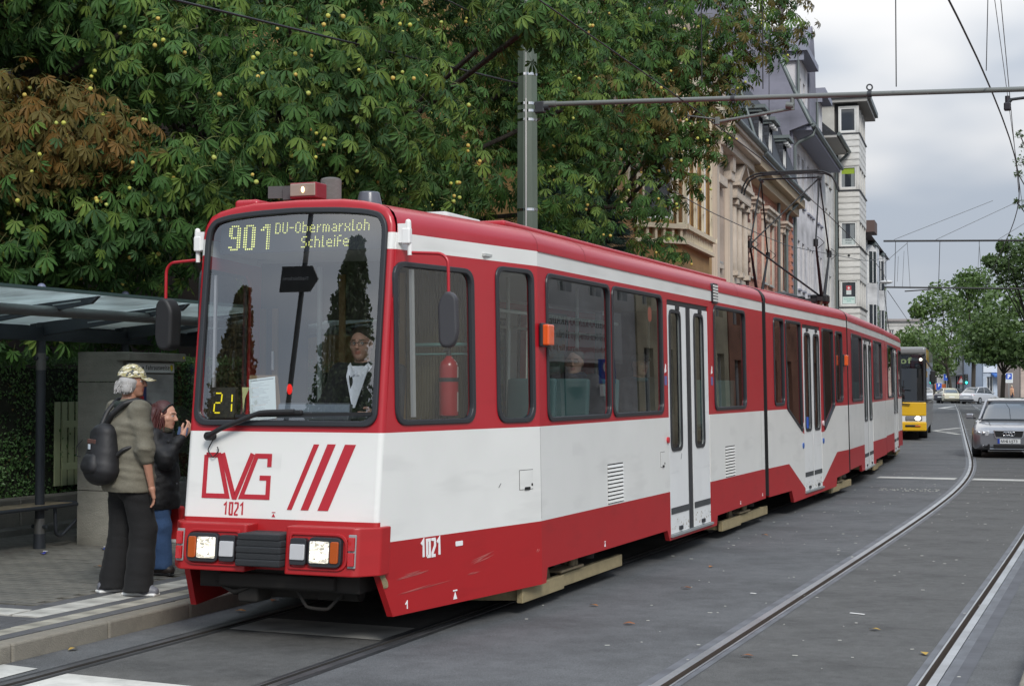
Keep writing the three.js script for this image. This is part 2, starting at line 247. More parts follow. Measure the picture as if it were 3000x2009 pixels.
  rest.forEach((r, i) => { im.setMatrixAt(i, M4(r[0], 0.105 + rr(-0.0015, 0.0015), -r[1], rr(-0.006, 0.006), 0, rr(-0.004, 0.004))); const t = rnd() * 0.055; im.setColorAt(i, r[2] ? c.setRGB(0.10 + t * 0.7, 0.10 + t * 0.7, 0.105 + t * 0.7) : c.setRGB(0.155 + t, 0.15 + t * 0.95, 0.135 + t * 0.8)); });
  im.name = 'paver_field'; im.userData.kind = 'stuff'; plat.add(im);

  // right-hand footway behind its kerb
  const fw = struct('footway', ribbon((a) => RIGHT(a) + 0.14, (a) => RIGHT(a) + 30, 0.10, stations(-14, 150, 2)), mat(0.2, 0.16, 0.13, 0.9, { map: rep(grainTex, 2) }));
  for (let a = 4; a < 40; a += 1) { const k = part(fw, 'kerb_stone', tri(rbox(0.15, 0.3, 0.992, 0.02)), pick(kerbM)); k.position.set(RIGHT(a + 0.5) + 0.075, -0.035, -(a + 0.5)); }
  // asphalt crumbs, petals and fallen leaves on the road
  const leafM = [mat(0.32, 0.13, 0.03, 0.8), mat(0.25, 0.09, 0.03, 0.8), mat(0.42, 0.27, 0.05, 0.8)];
  const fl = new THREE.ShapeGeometry(rpoly([[-0.035, 0], [0, -0.022], [0.045, 0.004], [0.005, 0.026]], 0.012)); fl.rotateX(-Math.PI / 2); const flp = fl.attributes.position; for (let i = 0; i < flp.count; i++) flp.setY(i, Math.abs(flp.getZ(i)) * 0.45 + 0.002); fl.computeVertexNormals();
  const spots = [[-3.75, 14.6, 0, 'near the tram door'], [-3.42, 10.9, 1, 'on the near asphalt'], [-3.95, 11.7, 0, 'beside the front bogie'], [-3.55, 13.0, 1, 'between tram and rail'], [-3.95, 17.9, 0, 'opposite the second bogie'], [-1.25, 10.4, 2, 'in the nearest rail groove'], [-1.7, 11.3, 2, 'between the empty rails'], [-2.3, 9.9, 1, 'beside the empty left rail'], [-6.4, 10.4, 0, 'at the kerb under the tram nose'], [-6.45, 11.0, 1, 'behind the left skirt'], [-6.5, 8.5, 2, 'by the kerb in front of the tram'], [-8.6, 11.6, 0, 'on the pavers left of the man'], [-9.2, 14.9, 1, 'on the pavers by the ticket machine']];
  for (const [x, a, m, t] of spots) { const o = one('fallen_leaf', fl, leafM[m], 'small dry brown leaf lying ' + t, 'leaf', 'fallen leaves on street and platform'); o.position.set(x, x < -6.58 ? 0.123 : 0.006, -a); o.rotation.y = rr(0, 6); o.scale.setScalar(rr(1.0, 1.5)); }
  const specks = []; for (let i = 0; i < 190; i++) { const a = rr(7.5, 34), x = rr(-4.4, -0.9), s = rr(0.004, 0.012); specks.push(box(s * rr(1, 3.5), 0.003, s, x, 0.004, -a, 0, rr(0, 0.6), 0)); }
  for (let i = 0; i < 60; i++) { const a = rr(26.2, 26.9), x = rr(-3.9, -2.95), s = rr(0.008, 0.02); specks.push(box(s * 1.6, 0.004, s, x, 0.004, -a)); }
  tag(part(scene, 'chalky_crumbs', specks, mat(0.5, 0.5, 0.45, 0.9)), 'scattered pale crumbs and chips on the asphalt', 'debris', null, 'stuff');
  for (const [x, a, w2, t] of [[-1.95, 12.05, 0.12, 'near the right edge'], [-2.95, 12.9, 0.05, 'left of the empty track']]) { const o = one('paper_scrap', rbox(w2, 0.004, 0.02, 0.001), M.white, 'thin white paper scrap on the asphalt ' + t, 'litter'); o.position.set(x, 0.006, -a); o.rotation.y = -0.35; }
}

// ---------- the tram ----------
const tram = thing('tram', 'red and white articulated tram numbered 1021 with lit headlights and raised pantograph', 'tram', [-5.395, 0, -9.32]);
{
  const KL = 0.115, BELT = 1.43, RND = 0.035;
  const paintTex = dtex(512, 512, (u, v, i, j) => { const c = Math.min(1, 0.955 + 0.06 * (fbm(u * 5, v * 5, 5, 5) - 0.25) - 0.03 * sst(0.62, 0.8, fbm(u * 3 + 4, v * 18, 4))); return [c, c * 0.998, c * 0.992]; });
  const red = phys(0.44, 0.008, 0.018, 0.42, { clearcoat: 0.35, clearcoatRoughness: 0.12, map: rep(paintTex, 0.43) });
  const redLow = phys(0.40, 0.006, 0.009, 0.5, { clearcoat: 0.2, clearcoatRoughness: 0.25, map: rep(paintTex, 0.61) });
  const roofRed = phys(0.43, 0.012, 0.025, 0.45, { clearcoat: 0.4, clearcoatRoughness: 0.22, map: rep(paintTex, 0.5) });
  const white = phys(0.80, 0.80, 0.775, 0.4, { clearcoat: 0.5, clearcoatRoughness: 0.15, map: rep(paintTex, 0.37) });
  const whiteDoor = phys(0.82, 0.83, 0.83, 0.4, { clearcoat: 0.4, clearcoatRoughness: 0.2, map: rep(paintTex, 0.8) });
  const glass = phys(0.74, 0.78, 0.76, 0.0, { transmission: 1, thickness: 0, ior: 1.72 }), screenGlass = phys(0.92, 0.95, 0.95, 0.0, { transmission: 1, thickness: 0, ior: 2.7 });
  const rubber = mat(0.022, 0.024, 0.028, 0.38), dark = mat(0.010, 0.0095, 0.009, 0.8), soot = mat(0.028, 0.025, 0.022, 0.85, { map: rep(stainTex, 1) });
  const decalRed = phys(0.43, 0.018, 0.03, 0.4), decalWhite = mat(0.8, 0.8, 0.79, 0.5);
  // section frames: start (s,u of the visible side), heading, length
  const HW = 1.145, SEC = [{ s: 0, u: HW, a: 0, L: 9.90 }, { s: 10.12, u: 1.145, a: R(0.5), L: 5.72 }, { s: 16.06, u: 1.18, a: R(-3.75), L: 7.5 }, { s: 23.72, u: 0.67, a: R(-4.6), L: 8.05 }];
  for (const S of SEC) { S.x = S.u - HW * Math.cos(S.a); S.z = -(S.s + HW * Math.sin(S.a)); }
  SEC[0].x = 0; SEC[0].z = 0;
  const place = (m, k) => { m.position.set(SEC[k].x, 0, SEC[k].z); m.rotation.y = -SEC[k].a; return m; };
  const tp = (k, name, geo, m, label) => place(part(tram, name, geo, m, label), k);
  const wA = (s) => s < 1.95 ? 0.755 + 0.2 * s : HW, wB = () => HW, w4 = (s) => s > 6.1 ? HW - 0.2 * (s - 6.1) : HW;
  const WF = [wA, wB, wB, w4];
  // (s, y, d) on a side wall -> local point; d grows inwards
  const wall = (k, side, d0 = 0) => (s, y, d, o) => { o[0] = side * (WF[k](s) + 0.017 * (BELT - y) - d - d0); o[1] = y; o[2] = -s; };
  const sideGeo = (k, side, shape, depth, d0 = 0) => remap(ext(shape, depth), wall(k, side, d0), side > 0);
  const withHoles = (pts, holes) => { const s = poly(pts); s.holes = holes; return s; };
  const fs = (y) => KL * (y - BELT) + RND;   // where the side starts behind the rounded nose edge

  // per-section layout: windows (polygons), doors [s0,s1], colour boundaries, skirt line
  const LAY = [
    { win: [{ p: rectP(0.15, 1.07, 1.485, 2.585), r: 0.12 }, { p: rectP(1.375, 1.875, 1.475, 2.632), r: [0.13, 0.13, 0.1, 0.1] }, { p: rectP(2.13, 3.73, 1.472, 2.628), r: 0.11 }, { p: rectP(3.80, 5.385, 1.475, 2.626), r: 0.11 }, { p: rectP(7.43, 8.93, 1.48, 2.627), r: 0.11 }], door: [5.58, 7.2],
      low: [[-0.034, 0.70], [1.95, 0.70], [5.58, 0.695], [7.2, 0.70], [9.74, 0.705], [9.90, 0.70]], skirt: [[-0.055, 0.50], [0.09, 0.20], [1.95, 0.214], [2.04, 0.215], [2.07, 0.33], [5.46, 0.322], [5.54, 0.215], [7.42, 0.21], [7.46, 0.315], [9.90, 0.34]], cut: [1.95] },
    { win: [{ p: rectP(0.40, 0.99, 1.49, 2.62), r: 0.1 }, { p: [[1.10, 2.615], [1.14, 1.44], [2.13, 1.10], [2.09, 2.615]], r: 0.07 }, { p: [[3.64, 2.59], [3.72, 1.08], [4.56, 1.43], [4.50, 2.59]], r: 0.07 }, { p: rectP(4.70, 5.28, 1.495, 2.58), r: 0.1 }], door: [2.24, 3.52],
      mid: [[0, 1.43], [1.13, 1.43], [2.24, 1.06], [3.52, 1.06], [3.70, 1.06], [4.66, 1.43], [5.72, 1.43]], low: [[0, 0.70], [1.2, 0.70], [2.24, 0.315], [3.52, 0.33], [3.62, 0.36], [4.70, 0.72], [5.72, 0.72]], skirt: [[0, 0.34], [1.34, 0.336], [1.48, 0.17], [4.58, 0.20], [4.65, 0.33], [5.72, 0.36]], cut: [] },
    { win: [{ p: rectP(0.50, 2.28, 1.485, 2.60), r: 0.11 }, { p: rectP(4.66, 6.55, 1.485, 2.60), r: 0.11 }], door: [2.55, 4.40], low: [[0, 0.715], [2.55, 0.70], [4.4, 0.69], [7.5, 0.67]], skirt: [[0, 0.385], [1.9, 0.372], [1.98, 0.255], [4.8, 0.25], [4.9, 0.33], [7.5, 0.32]], cut: [] },
    { win: [{ p: rectP(0.72, 2.58, 1.485, 2.61), r: 0.11 }, { p: rectP(4.70, 5.95, 1.485, 2.58), r: 0.1 }, { p: rectP(6.25, 7.45, 1.485, 2.58), r: 0.1 }], door: [2.72, 4.42], low: [[0, 0.69], [2.72, 0.68], [4.42, 0.66], [6.1, 0.65], [8.05, 0.64]], skirt: [[0, 0.34], [2.3, 0.32], [2.4, 0.25], [4.6, 0.25], [4.8, 0.31], [6.1, 0.28], [7.8, 0.24], [8.05, 0.5]], cut: [6.1] },
  ];
  const yAt = (line, s) => { for (let i = 1; i < line.length; i++) if (s <= line[i][0]) { const a = line[i - 1], b = line[i]; return lerp(a[1], b[1], (s - a[0]) / (b[0] - a[0])); } return line[line.length - 1][1]; };
  const between = (line, a, b) => line.filter(([s]) => s > a + 1e-4 && s < b - 1e-4);
  const bodies = [];
  for (let k = 0; k < 4; k++) {
    const l = LAY[k], L = SEC[k].L, mid = l.mid || [[0, BELT], [L, BELT]], redG = [], whiteG = [], lowG = [];
    const edges = [...new Set([k ? 0 : -1, ...l.cut, ...l.door, L])].sort((a, b) => a - b);
    for (const side of [1, -1]) for (let e = 0; e < edges.length - 1; e++) {
      const a = edges[e], b = edges[e + 1], isDoor = a === l.door[0], A = (y) => a < -0.5 ? fs(y) : a, aa = a < -0.5 ? 0 : a;
      const holes = l.win.filter((w) => w.p[0][0] > a - 0.2 && Math.max(...w.p.map((q) => q[0])) <= b + 0.02 && w.p[0][0] >= aa - 0.01).map((w) => rpoly(w.p, w.r, THREE.Path));
      const put = (list, pts, h = []) => list.push(sideGeo(k, side, withHoles(pts, h), 0.045));
      put(whiteG, [[A(2.675), 2.675], [b, 2.675], [b, 2.79], [A(2.79), 2.79]]);
      if (isDoor) {
        put(redG, [[a, 2.605], [b, 2.605], [b, 2.675], [a, 2.675]]);
        put(lowG, [[a, yAt(l.skirt, a + 1e-3)], ...between(l.skirt, a, b), [b, yAt(l.skirt, b - 1e-3)], [b, 0.262], [a, 0.262]]);
        continue;
      }
      const mline = between(mid, aa, b).reverse(), lline = between(l.low, aa, b);
      put(redG, [[A(2.675), 2.675], [A(BELT), yAt(mid, aa)], ...mline.slice().reverse(), [b, yAt(mid, b)], [b, 2.675]], holes);
      put(whiteG, [[A(BELT), yAt(mid, aa)], [A(0.7), yAt(l.low, aa)], ...lline, [b, yAt(l.low, b)], [b, yAt(mid, b)], ...mline]);
      const sk = between(l.skirt, a < -0.5 ? -9 : a, b), first = a < -0.5 ? [] : [[a, yAt(l.skirt, a + 1e-3)]];
      put(lowG, [[A(0.7), yAt(l.low, aa)], ...first, ...sk, [b, yAt(l.skirt, b - 1e-3)], [b, yAt(l.low, b)], ...lline.slice().reverse()]);
    }
    // roof: profile swept along the section
    const prof = [[1, 2.79], [0.998, 2.84], [0.985, 2.885], [0.955, 2.93], [0.90, 2.965], [0.80, 2.992], [0.62, 3.018], [0.35, 3.038], [0, 3.045]];
    const full = [...prof.map(([u, y]) => [u, y]), ...prof.slice(0, -1).reverse().map(([u, y]) => [-u, y])], cuts = k === 0 ? [-1, 0.8, 1.95, 4, 7, L] : k === 3 ? [0, 3, 6.1, L] : [0, L / 2, L];
    const roof = grid(full.length - 1, cuts.length - 1, (i, j) => { const [u, y] = full[Math.round(i * (full.length - 1))]; let s = cuts[Math.round(j * (cuts.length - 1))]; if (s < 0) s = fs(y); return [u * (WF[k](s) + 0.017 * (BELT - 2.79)), y, -s, s, u]; });
    const body = tp(k, 'body_section', tri(roof), roofRed, ['red and white front car body with driver cab', 'short low-floor body with the V-shaped window panels', 'third body under the pantograph', 'rearmost body'][k]);
    bodies.push(body);
    redG.forEach((g) => part(body, 'window_panel', tri(g), red)); whiteG.forEach((g) => part(body, 'white_panel', tri(g), white)); lowG.forEach((g) => part(body, 'skirt_panel', tri(g), redLow));
    // gutter lip and seam along the roof edge
    part(body, 'roof_gutter', [1, -1].map((sd) => { const a = k ? 0.02 : 1.96; return beam([sd * (HW - 0.02), 2.795, -a], [sd * (HW - 0.02), 2.795, -(k === 3 ? 6.1 : L)], 0.012, 0.012); }), roofRed);
    // inside: floor, ceiling, underframe, end walls
    const s0 = k ? 0.03 : 0.12, s1 = k === 3 ? 6.0 : L - 0.03;
    part(body, 'floor', k ? bx(-1.08, 1.08, k === 1 ? 0.40 : 0.82, k === 1 ? 0.45 : 0.88, -s0, -s1) : [bx(-0.70, 0.70, 0.82, 0.88, -0.12, -1.2), bx(-1.0, 1.0, 0.82, 0.88, -1.2, -1.95), bx(-1.08, 1.08, 0.82, 0.88, -1.95, -s1)], mat(0.10, 0.10, 0.095, 0.8));
    part(body, 'ceiling', k ? bx(-1.06, 1.06, 2.70, 2.72, -s0, -s1) : [bx(-0.70, 0.70, 2.70, 2.72, -0.3, -1.2), bx(-1.0, 1.0, 2.70, 2.72, -1.2, -1.95), bx(-1.06, 1.06, 2.70, 2.72, -1.95, -s1)], mat(0.45, 0.46, 0.44, 0.7));
    part(body, 'underframe', k === 1 ? bx(-0.8, 0.8, 0.33, 0.395, -0.6, -5.2) : [bx(-0.68, 0.68, 0.55, 0.81, k ? -0.3 : -0.05, -s1 + 0.2), bx(-0.55, 0.55, 0.36, 0.6, k ? -4.0 : -4.9, k ? -5.4 : -6.6)], soot);
    // black end frames at the articulations
    if (k) for (const g of [...[1, -1].map((sd) => sideGeo(k, sd, poly(rectP(-0.03, 0.0, 0.36, 2.80)), 0.06, 0.003)), tube(full.map(([u, y]) => [u * 1.10, y - 0.005, 0.015]), 0.022, 6, 60)]) part(body, 'end_frame', g, M.black);
    if (k < 3) for (const sd of [1, -1]) part(body, 'end_frame', sideGeo(k, sd, poly(rectP(L, L + 0.02, 0.36, 2.80)), 0.06, 0.003), M.black);
    // louvres, hatches and marks
    const lou = k === 0 ? [[3.61, 4.05], [7.87, 8.31]] : [];
    for (const [a, b] of lou) for (let i = 0; i < 10; i++) { const y = 0.72 + i * 0.034; part(body, 'vent_slat', remap(ext(poly([[a, y], [b, y], [b, y + 0.022], [a, y + 0.022]]), 0.02), (s, yy, d, o) => { o[0] = HW + 0.017 * (BELT - yy) + 0.012 - (yy - y) * 0.5 - d; o[1] = yy; o[2] = -s; }, true), white); }
    for (const [a, b] of lou) part(body, 'vent_opening', sideGeo(k, 1, poly(rectP(a, b, 0.712, 1.058)), 0.002, -0.0015), dark);
    if (k === 0) {
      for (const [a, b, y0, y1, kk] of [[1.65, 1.84, 0.955, 1.106, 1], [5.26, 5.41, 0.95, 1.10, 1]]) {
        const h = part(body, 'hatch', sideGeo(0, 1, poly(inset(rectP(a, b, y0, y1), 0.004)), 0.004, -0.005), white);
        part(h, 'hatch_gap', sideGeo(0, 1, poly(rectP(a, b, y0, y1)), 0.002, -0.0015), dark); part(h, 'latch', [sideGeo(0, 1, rpoly(rectP(a + (b - a) * 0.35, a + (b - a) * 0.75, y0 - 0.003, y0 + 0.02), 0.008), 0.004, -0.008), sideGeo(0, 1, rpoly(rectP(b - 0.03, b - 0.012, y0 + 0.025, y0 + 0.045), 0.006), 0.004, -0.008)], dark);
      }
      part(body, 'fleet_number', remap(digits('1021', 0.405, 0.566, 0.245, 0.112, 0.021, 0.003), wall(0, 1, -0.004), true), decalWhite, 'white fleet number 1021 on the side skirt');
      part(body, 'end_number', remap(strokes([[[0.225, 0.265], [0.245, 0.285], [0.245, 0.235]]], 0.008, 0.003), wall(0, 1, -0.004), true), decalWhite);
      const jack = (s, y, q = 1) => [[ext(poly([[s - 0.022 * q, y], [s + 0.022 * q, y], [s, y + 0.05 * q]]), 0.003), ext(poly(rectP(s - 0.024 * q, s + 0.024 * q, y + 0.056 * q, y + 0.066 * q)), 0.003)]].flat();
      for (const j of [jack(0.80, 0.235), jack(3.5, 0.355, 0.7), jack(8.55, 0.36, 0.6), jack(9.72, 0.38, 0.5)]) part(body, 'jacking_mark', j.map((g) => remap(g, wall(0, 1, -0.004), true)), decalWhite);
      part(body, 'data_plate', sideGeo(0, 1, rpoly(rectP(0.815, 0.90, 0.606, 0.64), 0.006), 0.003, -0.004), decalWhite);
      // scuffs, scratches and the filled dent at the nose corner
      const sc = []; for (const [a, y, len, dy, w] of [[0.12, 0.44, 0.36, 0.03, 0.006], [0.14, 0.34, 0.6, 0.03, 0.004], [0.98, 0.475, 0.3, 0.045, 0.018], [0.95, 0.39, 0.14, 0.012, 0.004], [1.86, 0.47, 0.03, 0.02, 0.006], [0.22, 0.455, 0.3, 0.014, 0.01]]) for (let i = 0; i < 4; i++) { const o = rr(-w, w), a0 = a + rr(0, 0.06), l0 = len * rr(0.5, 1); sc.push(remap(ext(poly([[a0, y + o], [a0 + l0 * 0.6, y + o + dy * 0.5 - 0.0012], [a0 + l0, y + o + dy], [a0 + l0 * 0.5, y + o + dy * 0.5 + 0.0018]]), 0.0015), wall(0, 1, -0.0022), true)); }
      const scM = mat(0.42, 0.10, 0.09, 0.7); sc.forEach((g) => part(body, 'scratch', g, scM));
      part(body, 'filler_patch', remap(ext(rpoly([[-0.045, 0.545], [-0.015, 0.53], [0.005, 0.47], [0.03, 0.44], [0.035, 0.405], [0.0, 0.40], [-0.02, 0.45], [-0.05, 0.50]], 0.01), 0.03, { bevelEnabled: true, bevelSize: 0.006, bevelThickness: 0.006, bevelSegments: 1 }), wall(0, 1, -0.002), true), mat(0.42, 0.34, 0.19, 0.9, { bumpMap: rep(grainBump, 8), bumpScale: 0.02 }), 'bare brown filler at the dented nose corner');
      for (const l of [[[1.37, 0.99], [1.40, 1.02]], [[6.0, 1.0], [6.03, 1.06]]]) part(body, 'scuff_mark', remap(strokes([l], 0.004, 0.002), wall(0, 1, -0.003), true), M.darkMetal);
      part(body, 'door_button', cyl(0.032, 0.03, 0.02, HW + 0.012, 1.208, -5.515, 0, 0, Math.PI / 2), phys(0.5, 0.02, 0.03, 0.3));
      for (const s of [5.49, 7.32]) part(body, 'door_notice', [sideGeo(0, 1, rpoly(rectP(s - 0.04, s + 0.04, 1.75, 1.84), 0.01), 0.002, -0.003)], mat(0.12, 0.13, 0.30, 0.5));
      for (const s of [5.49, 7.32]) part(body, 'bird_emblem', [remap(ext(poly([[s - 0.035, 1.87], [s + 0.03, 1.885], [s + 0.015, 1.91], [s + 0.02, 1.95], [s - 0.005, 1.96], [s - 0.015, 1.92], [s - 0.03, 1.90]]), 0.002), wall(0, 1, -0.003), true)], decalWhite);
      const cv = part(body, 'roof_vent_grille', sideGeo(0, 1, rpoly(rectP(7.36, 7.60, 2.655, 2.875), 0.04), 0.03, -0.02), rubber);
      for (let i = 0; i < 6; i++) part(cv, 'grille_slat', sideGeo(0, 1, rpoly(rectP(7.385, 7.575, 2.675 + i * 0.032, 2.695 + i * 0.032), 0.005), 0.01, -0.028), white);
      part(body, 'roof_panel', [remap(new RoundedBoxGeometry(1.5, 0.05, 7.4, 2, 0.02), (x, y, z, o) => { o[0] = x; o[1] = y + 3.05; o[2] = z - 5.9; })], roofRed);
    }
    if (k === 0) { for (const s of [1.955, 9.72]) part(body, 'panel_seam', [sideGeo(0, 1, poly(rectP(s, s + 0.004, 0.72, 1.42)), 0.002, -0.0012)], mat(0.30, 0.30, 0.29, 0.7)); for (const s of [1.96, 3.1, 8.6]) part(body, 'roof_seam', grid(16, 1, (a, b) => { const q = full[Math.round(a * 16)]; return [q[0] * 1.122, q[1] + 0.002, -(s + b * 0.012)]; }), mat(0.20, 0.01, 0.015, 0.6)); }
    if (k === 1) for (const [s, y, c] of [[2.16, 1.19, 1], [3.60, 1.19, 1], [2.14, 0.91, 0], [3.60, 0.93, 0]]) part(body, c ? 'door_button' : 'wheelchair_button', cyl(0.04, 0.038, 0.02, HW + 0.012, y, -s, 0, 0, Math.PI / 2), c ? mat(0.7, 0.6, 0.6, 0.4) : mat(0.03, 0.10, 0.35, 0.4));
    // windows
    for (const side of [1, -1]) l.win.forEach((w, i) => {
      const inn = inset(w.p, 0.027), r2 = Array.isArray(w.r) ? w.r.map((q) => q - 0.02) : Math.max(0.02, w.r - 0.02);
      const pane = tp(k, 'window', remap(new THREE.ShapeGeometry(rpoly(inset(w.p, 0.022), r2), 6), wall(k, side, 0.012), side > 0), glass);
      const ring = rpoly(inset(w.p, -0.010), w.r); ring.holes.push(rpoly(inn, r2, THREE.Path));
      part(pane, 'window_gasket', remap(ext(ring, 0.022, { bevelEnabled: true, bevelThickness: 0.007, bevelSize: 0.007, bevelOffset: -0.007, bevelSegments: 2, curveSegments: 6 }), wall(k, side, -0.008), side > 0), rubber);
      if (k === 0 && i === 0) { part(pane, 'window_mullion', sideGeo(0, side, poly(rectP(0.37, 0.40, 1.53, 2.55)), 0.02, 0.016), mat(0.55, 0.52, 0.53, 0.35, { metalness: 0.6 })); part(pane, 'inner_seal', sideGeo(0, side, poly(rectP(0.19, 0.215, 1.52, 2.55)), 0.02, 0.018), rubber); }
    });
    // doors: two leaves each
    for (const side of [1, -1]) {
      const [a, b] = l.door, gap = k === 0 ? 0.10 : k === 1 ? 0.02 : 0.07, m = (a + b) / 2, wm = k === 1 ? 0.05 : 0.055;
      const door = place(thingPart(tram, 'door'), k);
      part(door, 'door_frame', [sideGeo(k, side, poly(rectP(a, b, 2.555, 2.605)), 0.05, 0.012), sideGeo(k, side, poly(rectP(a, a + 0.02, 0.262, 2.555)), 0.05, 0.012), sideGeo(k, side, poly(rectP(b - 0.02, b, 0.262, 2.555)), 0.05, 0.012), sideGeo(k, side, poly(rectP(m - gap, m + gap, 0.27, 2.553)), 0.03, 0.01)], rubber);
      for (const [x0, x1, near] of [[a + 0.02, m - gap, 1], [m + gap, b - 0.02, 0]]) {
        const wx0 = near ? x0 + wm : x0 + (x1 - x0) * 0.12 + 0.02, wx1 = near ? x1 - (x1 - x0) * 0.32 : x1 - (x1 - x0) * 0.30, wp = k === 0 ? rectP(wx0, wx1, 1.10, 2.50) : rectP(x0 + (x1 - x0) * 0.16, x1 - (x1 - x0) * 0.16, 1.11, 2.48);
        part(door, 'door_leaf', tri(sideGeo(k, side, withHoles(rectP(x0, x1, 0.272, 2.552), [rpoly(wp, 0.09, THREE.Path)]), 0.025, 0.004)), whiteDoor);
        part(door, 'door_window', remap(new THREE.ShapeGeometry(rpoly(inset(wp, 0.01), 0.08), 5), wall(k, side, 0.016), side > 0), glass);
        const ring = rpoly(inset(wp, -0.012), 0.1); ring.holes.push(rpoly(inset(wp, 0.022), 0.07, THREE.Path)); part(door, 'door_window_gasket', sideGeo(k, side, ring, 0.012, -0.006), rubber);
        part(door, 'kick_strip', sideGeo(k, side, poly(rectP(x0 + 0.02, x1 - 0.02, 0.465, 0.528)), 0.004, -0.001), mat(0.06, 0.065, 0.07, 0.7, { map: rep(stainTex, 3) }));
        for (const y of [0.31, 2.53]) part(door, 'door_hinge', sideGeo(k, side, rpoly(rectP((x0 + x1) / 2 - 0.05, (x0 + x1) / 2 + 0.06, y - 0.018, y + 0.022), 0.01), 0.03, -0.012), rubber);
        part(door, 'glass_bar', sideGeo(k, side, poly(rectP((wp[0][0] + wp[1][0]) / 2 - 0.012, (wp[0][0] + wp[1][0]) / 2 + 0.012, 1.13, 2.47)), 0.015, 0.03), rubber);
      }
      part(door, 'door_sill', sideGeo(k, side, poly(rectP(a - 0.01, b + 0.01, 0.245, 0.268)), 0.06, -0.022), M.galv);
      if (k === 1) part(door, 'wheelchair_sign', sideGeo(1, side, rpoly(rectP(2.46, 2.62, 1.14, 1.30), 0.02), 0.003, 0.012), mat(0.02, 0.09, 0.45, 0.5));
      const grimeG = []; for (let i = 0; i < 40; i++) { const s = rr(a + 0.03, b - 0.03), y = 0.29 + Math.abs(rr(-0.12, 0.12)); if (Math.abs(s - m) > gap + 0.03) grimeG.push(sideGeo(k, side, poly([[s, y], [s + rr(0.008, 0.05), y + rr(-0.01, 0.01)], [s + rr(0, 0.03), y + rr(0.005, 0.03)]]), 0.001, 0.0025)); }
      part(door, 'chipped_paint', grimeG, mat(0.35, 0.31, 0.25, 0.9)).userData.kind = 'stuff';
    }
    // amber side marker lamps
    const lampM = phys(0.75, 0.10, 0.01, 0.3, { clearcoat: 1 });
    for (const s of k === 0 ? [2.02] : k === 1 ? [5.36] : k === 3 ? [7.3] : []) { const g = part(tram, 'side_marker_lamp', rbox(0.06, 0.165, 0.13, 0.015, WF[k](s) + 0.045, 2.14, -s), lampM); place(g, k); part(g, 'lamp_base', rbox(0.03, 0.185, 0.15, 0.01, WF[k](s) + 0.01, 2.14, -s), rubber); }
    // bellows
    if (k < 3) tp(k, 'bellows', Array.from({ length: 5 }, (_, i) => rbox(1.9 - 0.06 * (i % 2), 2.45, 0.05, 0.02, 0, 1.72, -(L - 0.01 + i * 0.05))), M.black);
    if (k === 3) { const end = []; end.push(bx(-0.74, 0.74, 0.5, 2.9, -7.98, -8.02)); part(body, 'rear_wall', end, white); }
  }
  function thingPart(parent, name) { const g = new THREE.Group(); g.name = name; parent.add(g); return g; }

  // ----- nose -----
  const fr = (d0 = 0) => (u, y, d, o) => { o[0] = u; o[1] = y; o[2] = -(KL * (y - BELT) + d0) + d; };   // d grows forwards
  const frontGeo = (shape, depth, d0 = 0) => remap(ext(shape, depth), fr(d0), false);
  const nose = tp(0, 'nose', frontGeo(poly([[0, 0.5], [0.01, 0.5], [0, 0.51]]), 0.001, 0.3), red);
  const HF = 0.726, topP = [[0.726, 2.79], [0.722, 2.84], [0.708, 2.885], [0.68, 2.93], [0.62, 2.958], [0.5, 2.985], [0.35, 3.004], [0, 3.012]];
  const wsP = [[-0.712, 1.475], [0.712, 1.475], [0.714, 2.80], [0.70, 2.87], [0.655, 2.925], [0.55, 2.952], [0.35, 2.972], [0, 2.984], [-0.35, 2.972], [-0.55, 2.952], [-0.655, 2.925], [-0.70, 2.87], [-0.714, 2.80]], wsR = [0.11, 0.11, 0.05, 0.04, 0.04, 0.1, 0.1, 0.1, 0.1, 0.1, 0.04, 0.04, 0.05];
  const upper = poly([[-HF, BELT], [HF, BELT], ...topP.map(([u, y]) => [u, y]), ...topP.slice(0, -1).reverse().map(([u, y]) => [-u, y])]); upper.holes.push(rpoly(inset(wsP, 0.006), wsR, THREE.Path));
  nose.geometry = tri(frontGeo(upper, 0.03, 0.03));
  const nw = part(nose, 'white_panel', tri(frontGeo(poly(rectP(-HF, HF, 0.838, BELT)), 0.03, 0.03)), white);
  part(nose, 'lower_panel', tri(frontGeo(poly(rectP(-HF, HF, 0.5, 0.838)), 0.03, 0.03)), redLow);
  // rounded edge round the nose, split by colour
  {
    const full = [[HF, 0.5], [HF, 0.838], [HF, BELT], [HF, 2.675], [HF, 2.79], ...topP.slice(1)], mir = [...full, ...full.slice(0, -1).reverse().map(([u, y]) => [-u, y])];
    const nrm = mir.map((p, i) => { const a = mir[Math.max(0, i - 1)], b = mir[Math.min(mir.length - 1, i + 1)], d = [b[0] - a[0], b[1] - a[1]], q = Math.hypot(...d); return [d[1] / q, -d[0] / q]; });
    const strip = (i0, i1) => { const seg = 5, n = i1 - i0; return grid(seg, n, (a, b) => { const i = i0 + Math.round(b * n), p = mir[i], nn = nrm[i], t = a * Math.PI / 2, out = RND * Math.sin(t), back = RND * (1 - Math.cos(t)); return [p[0] + nn[0] * out, p[1] + nn[1] * out, -(KL * (p[1] - BELT) + back)]; }); };
    const n = mir.length - 1, mk = (rs) => merge(rs.map(([a, b]) => { const g = strip(a, b); const x = g.index.array; for (let i = 0; i < x.length; i += 3) { const t = x[i + 1]; x[i + 1] = x[i + 2]; x[i + 2] = t; } g.computeVertexNormals(); return g; }));
    part(nose, 'corner_edge', tri(mk([[2, 3], [4, n - 4], [n - 3, n - 2]])), red); part(nose, 'corner_edge', tri(mk([[1, 2], [3, 4], [n - 4, n - 3], [n - 2, n - 1]])), white); part(nose, 'corner_edge', tri(mk([[0, 1], [n - 1, n]])), redLow);
  }
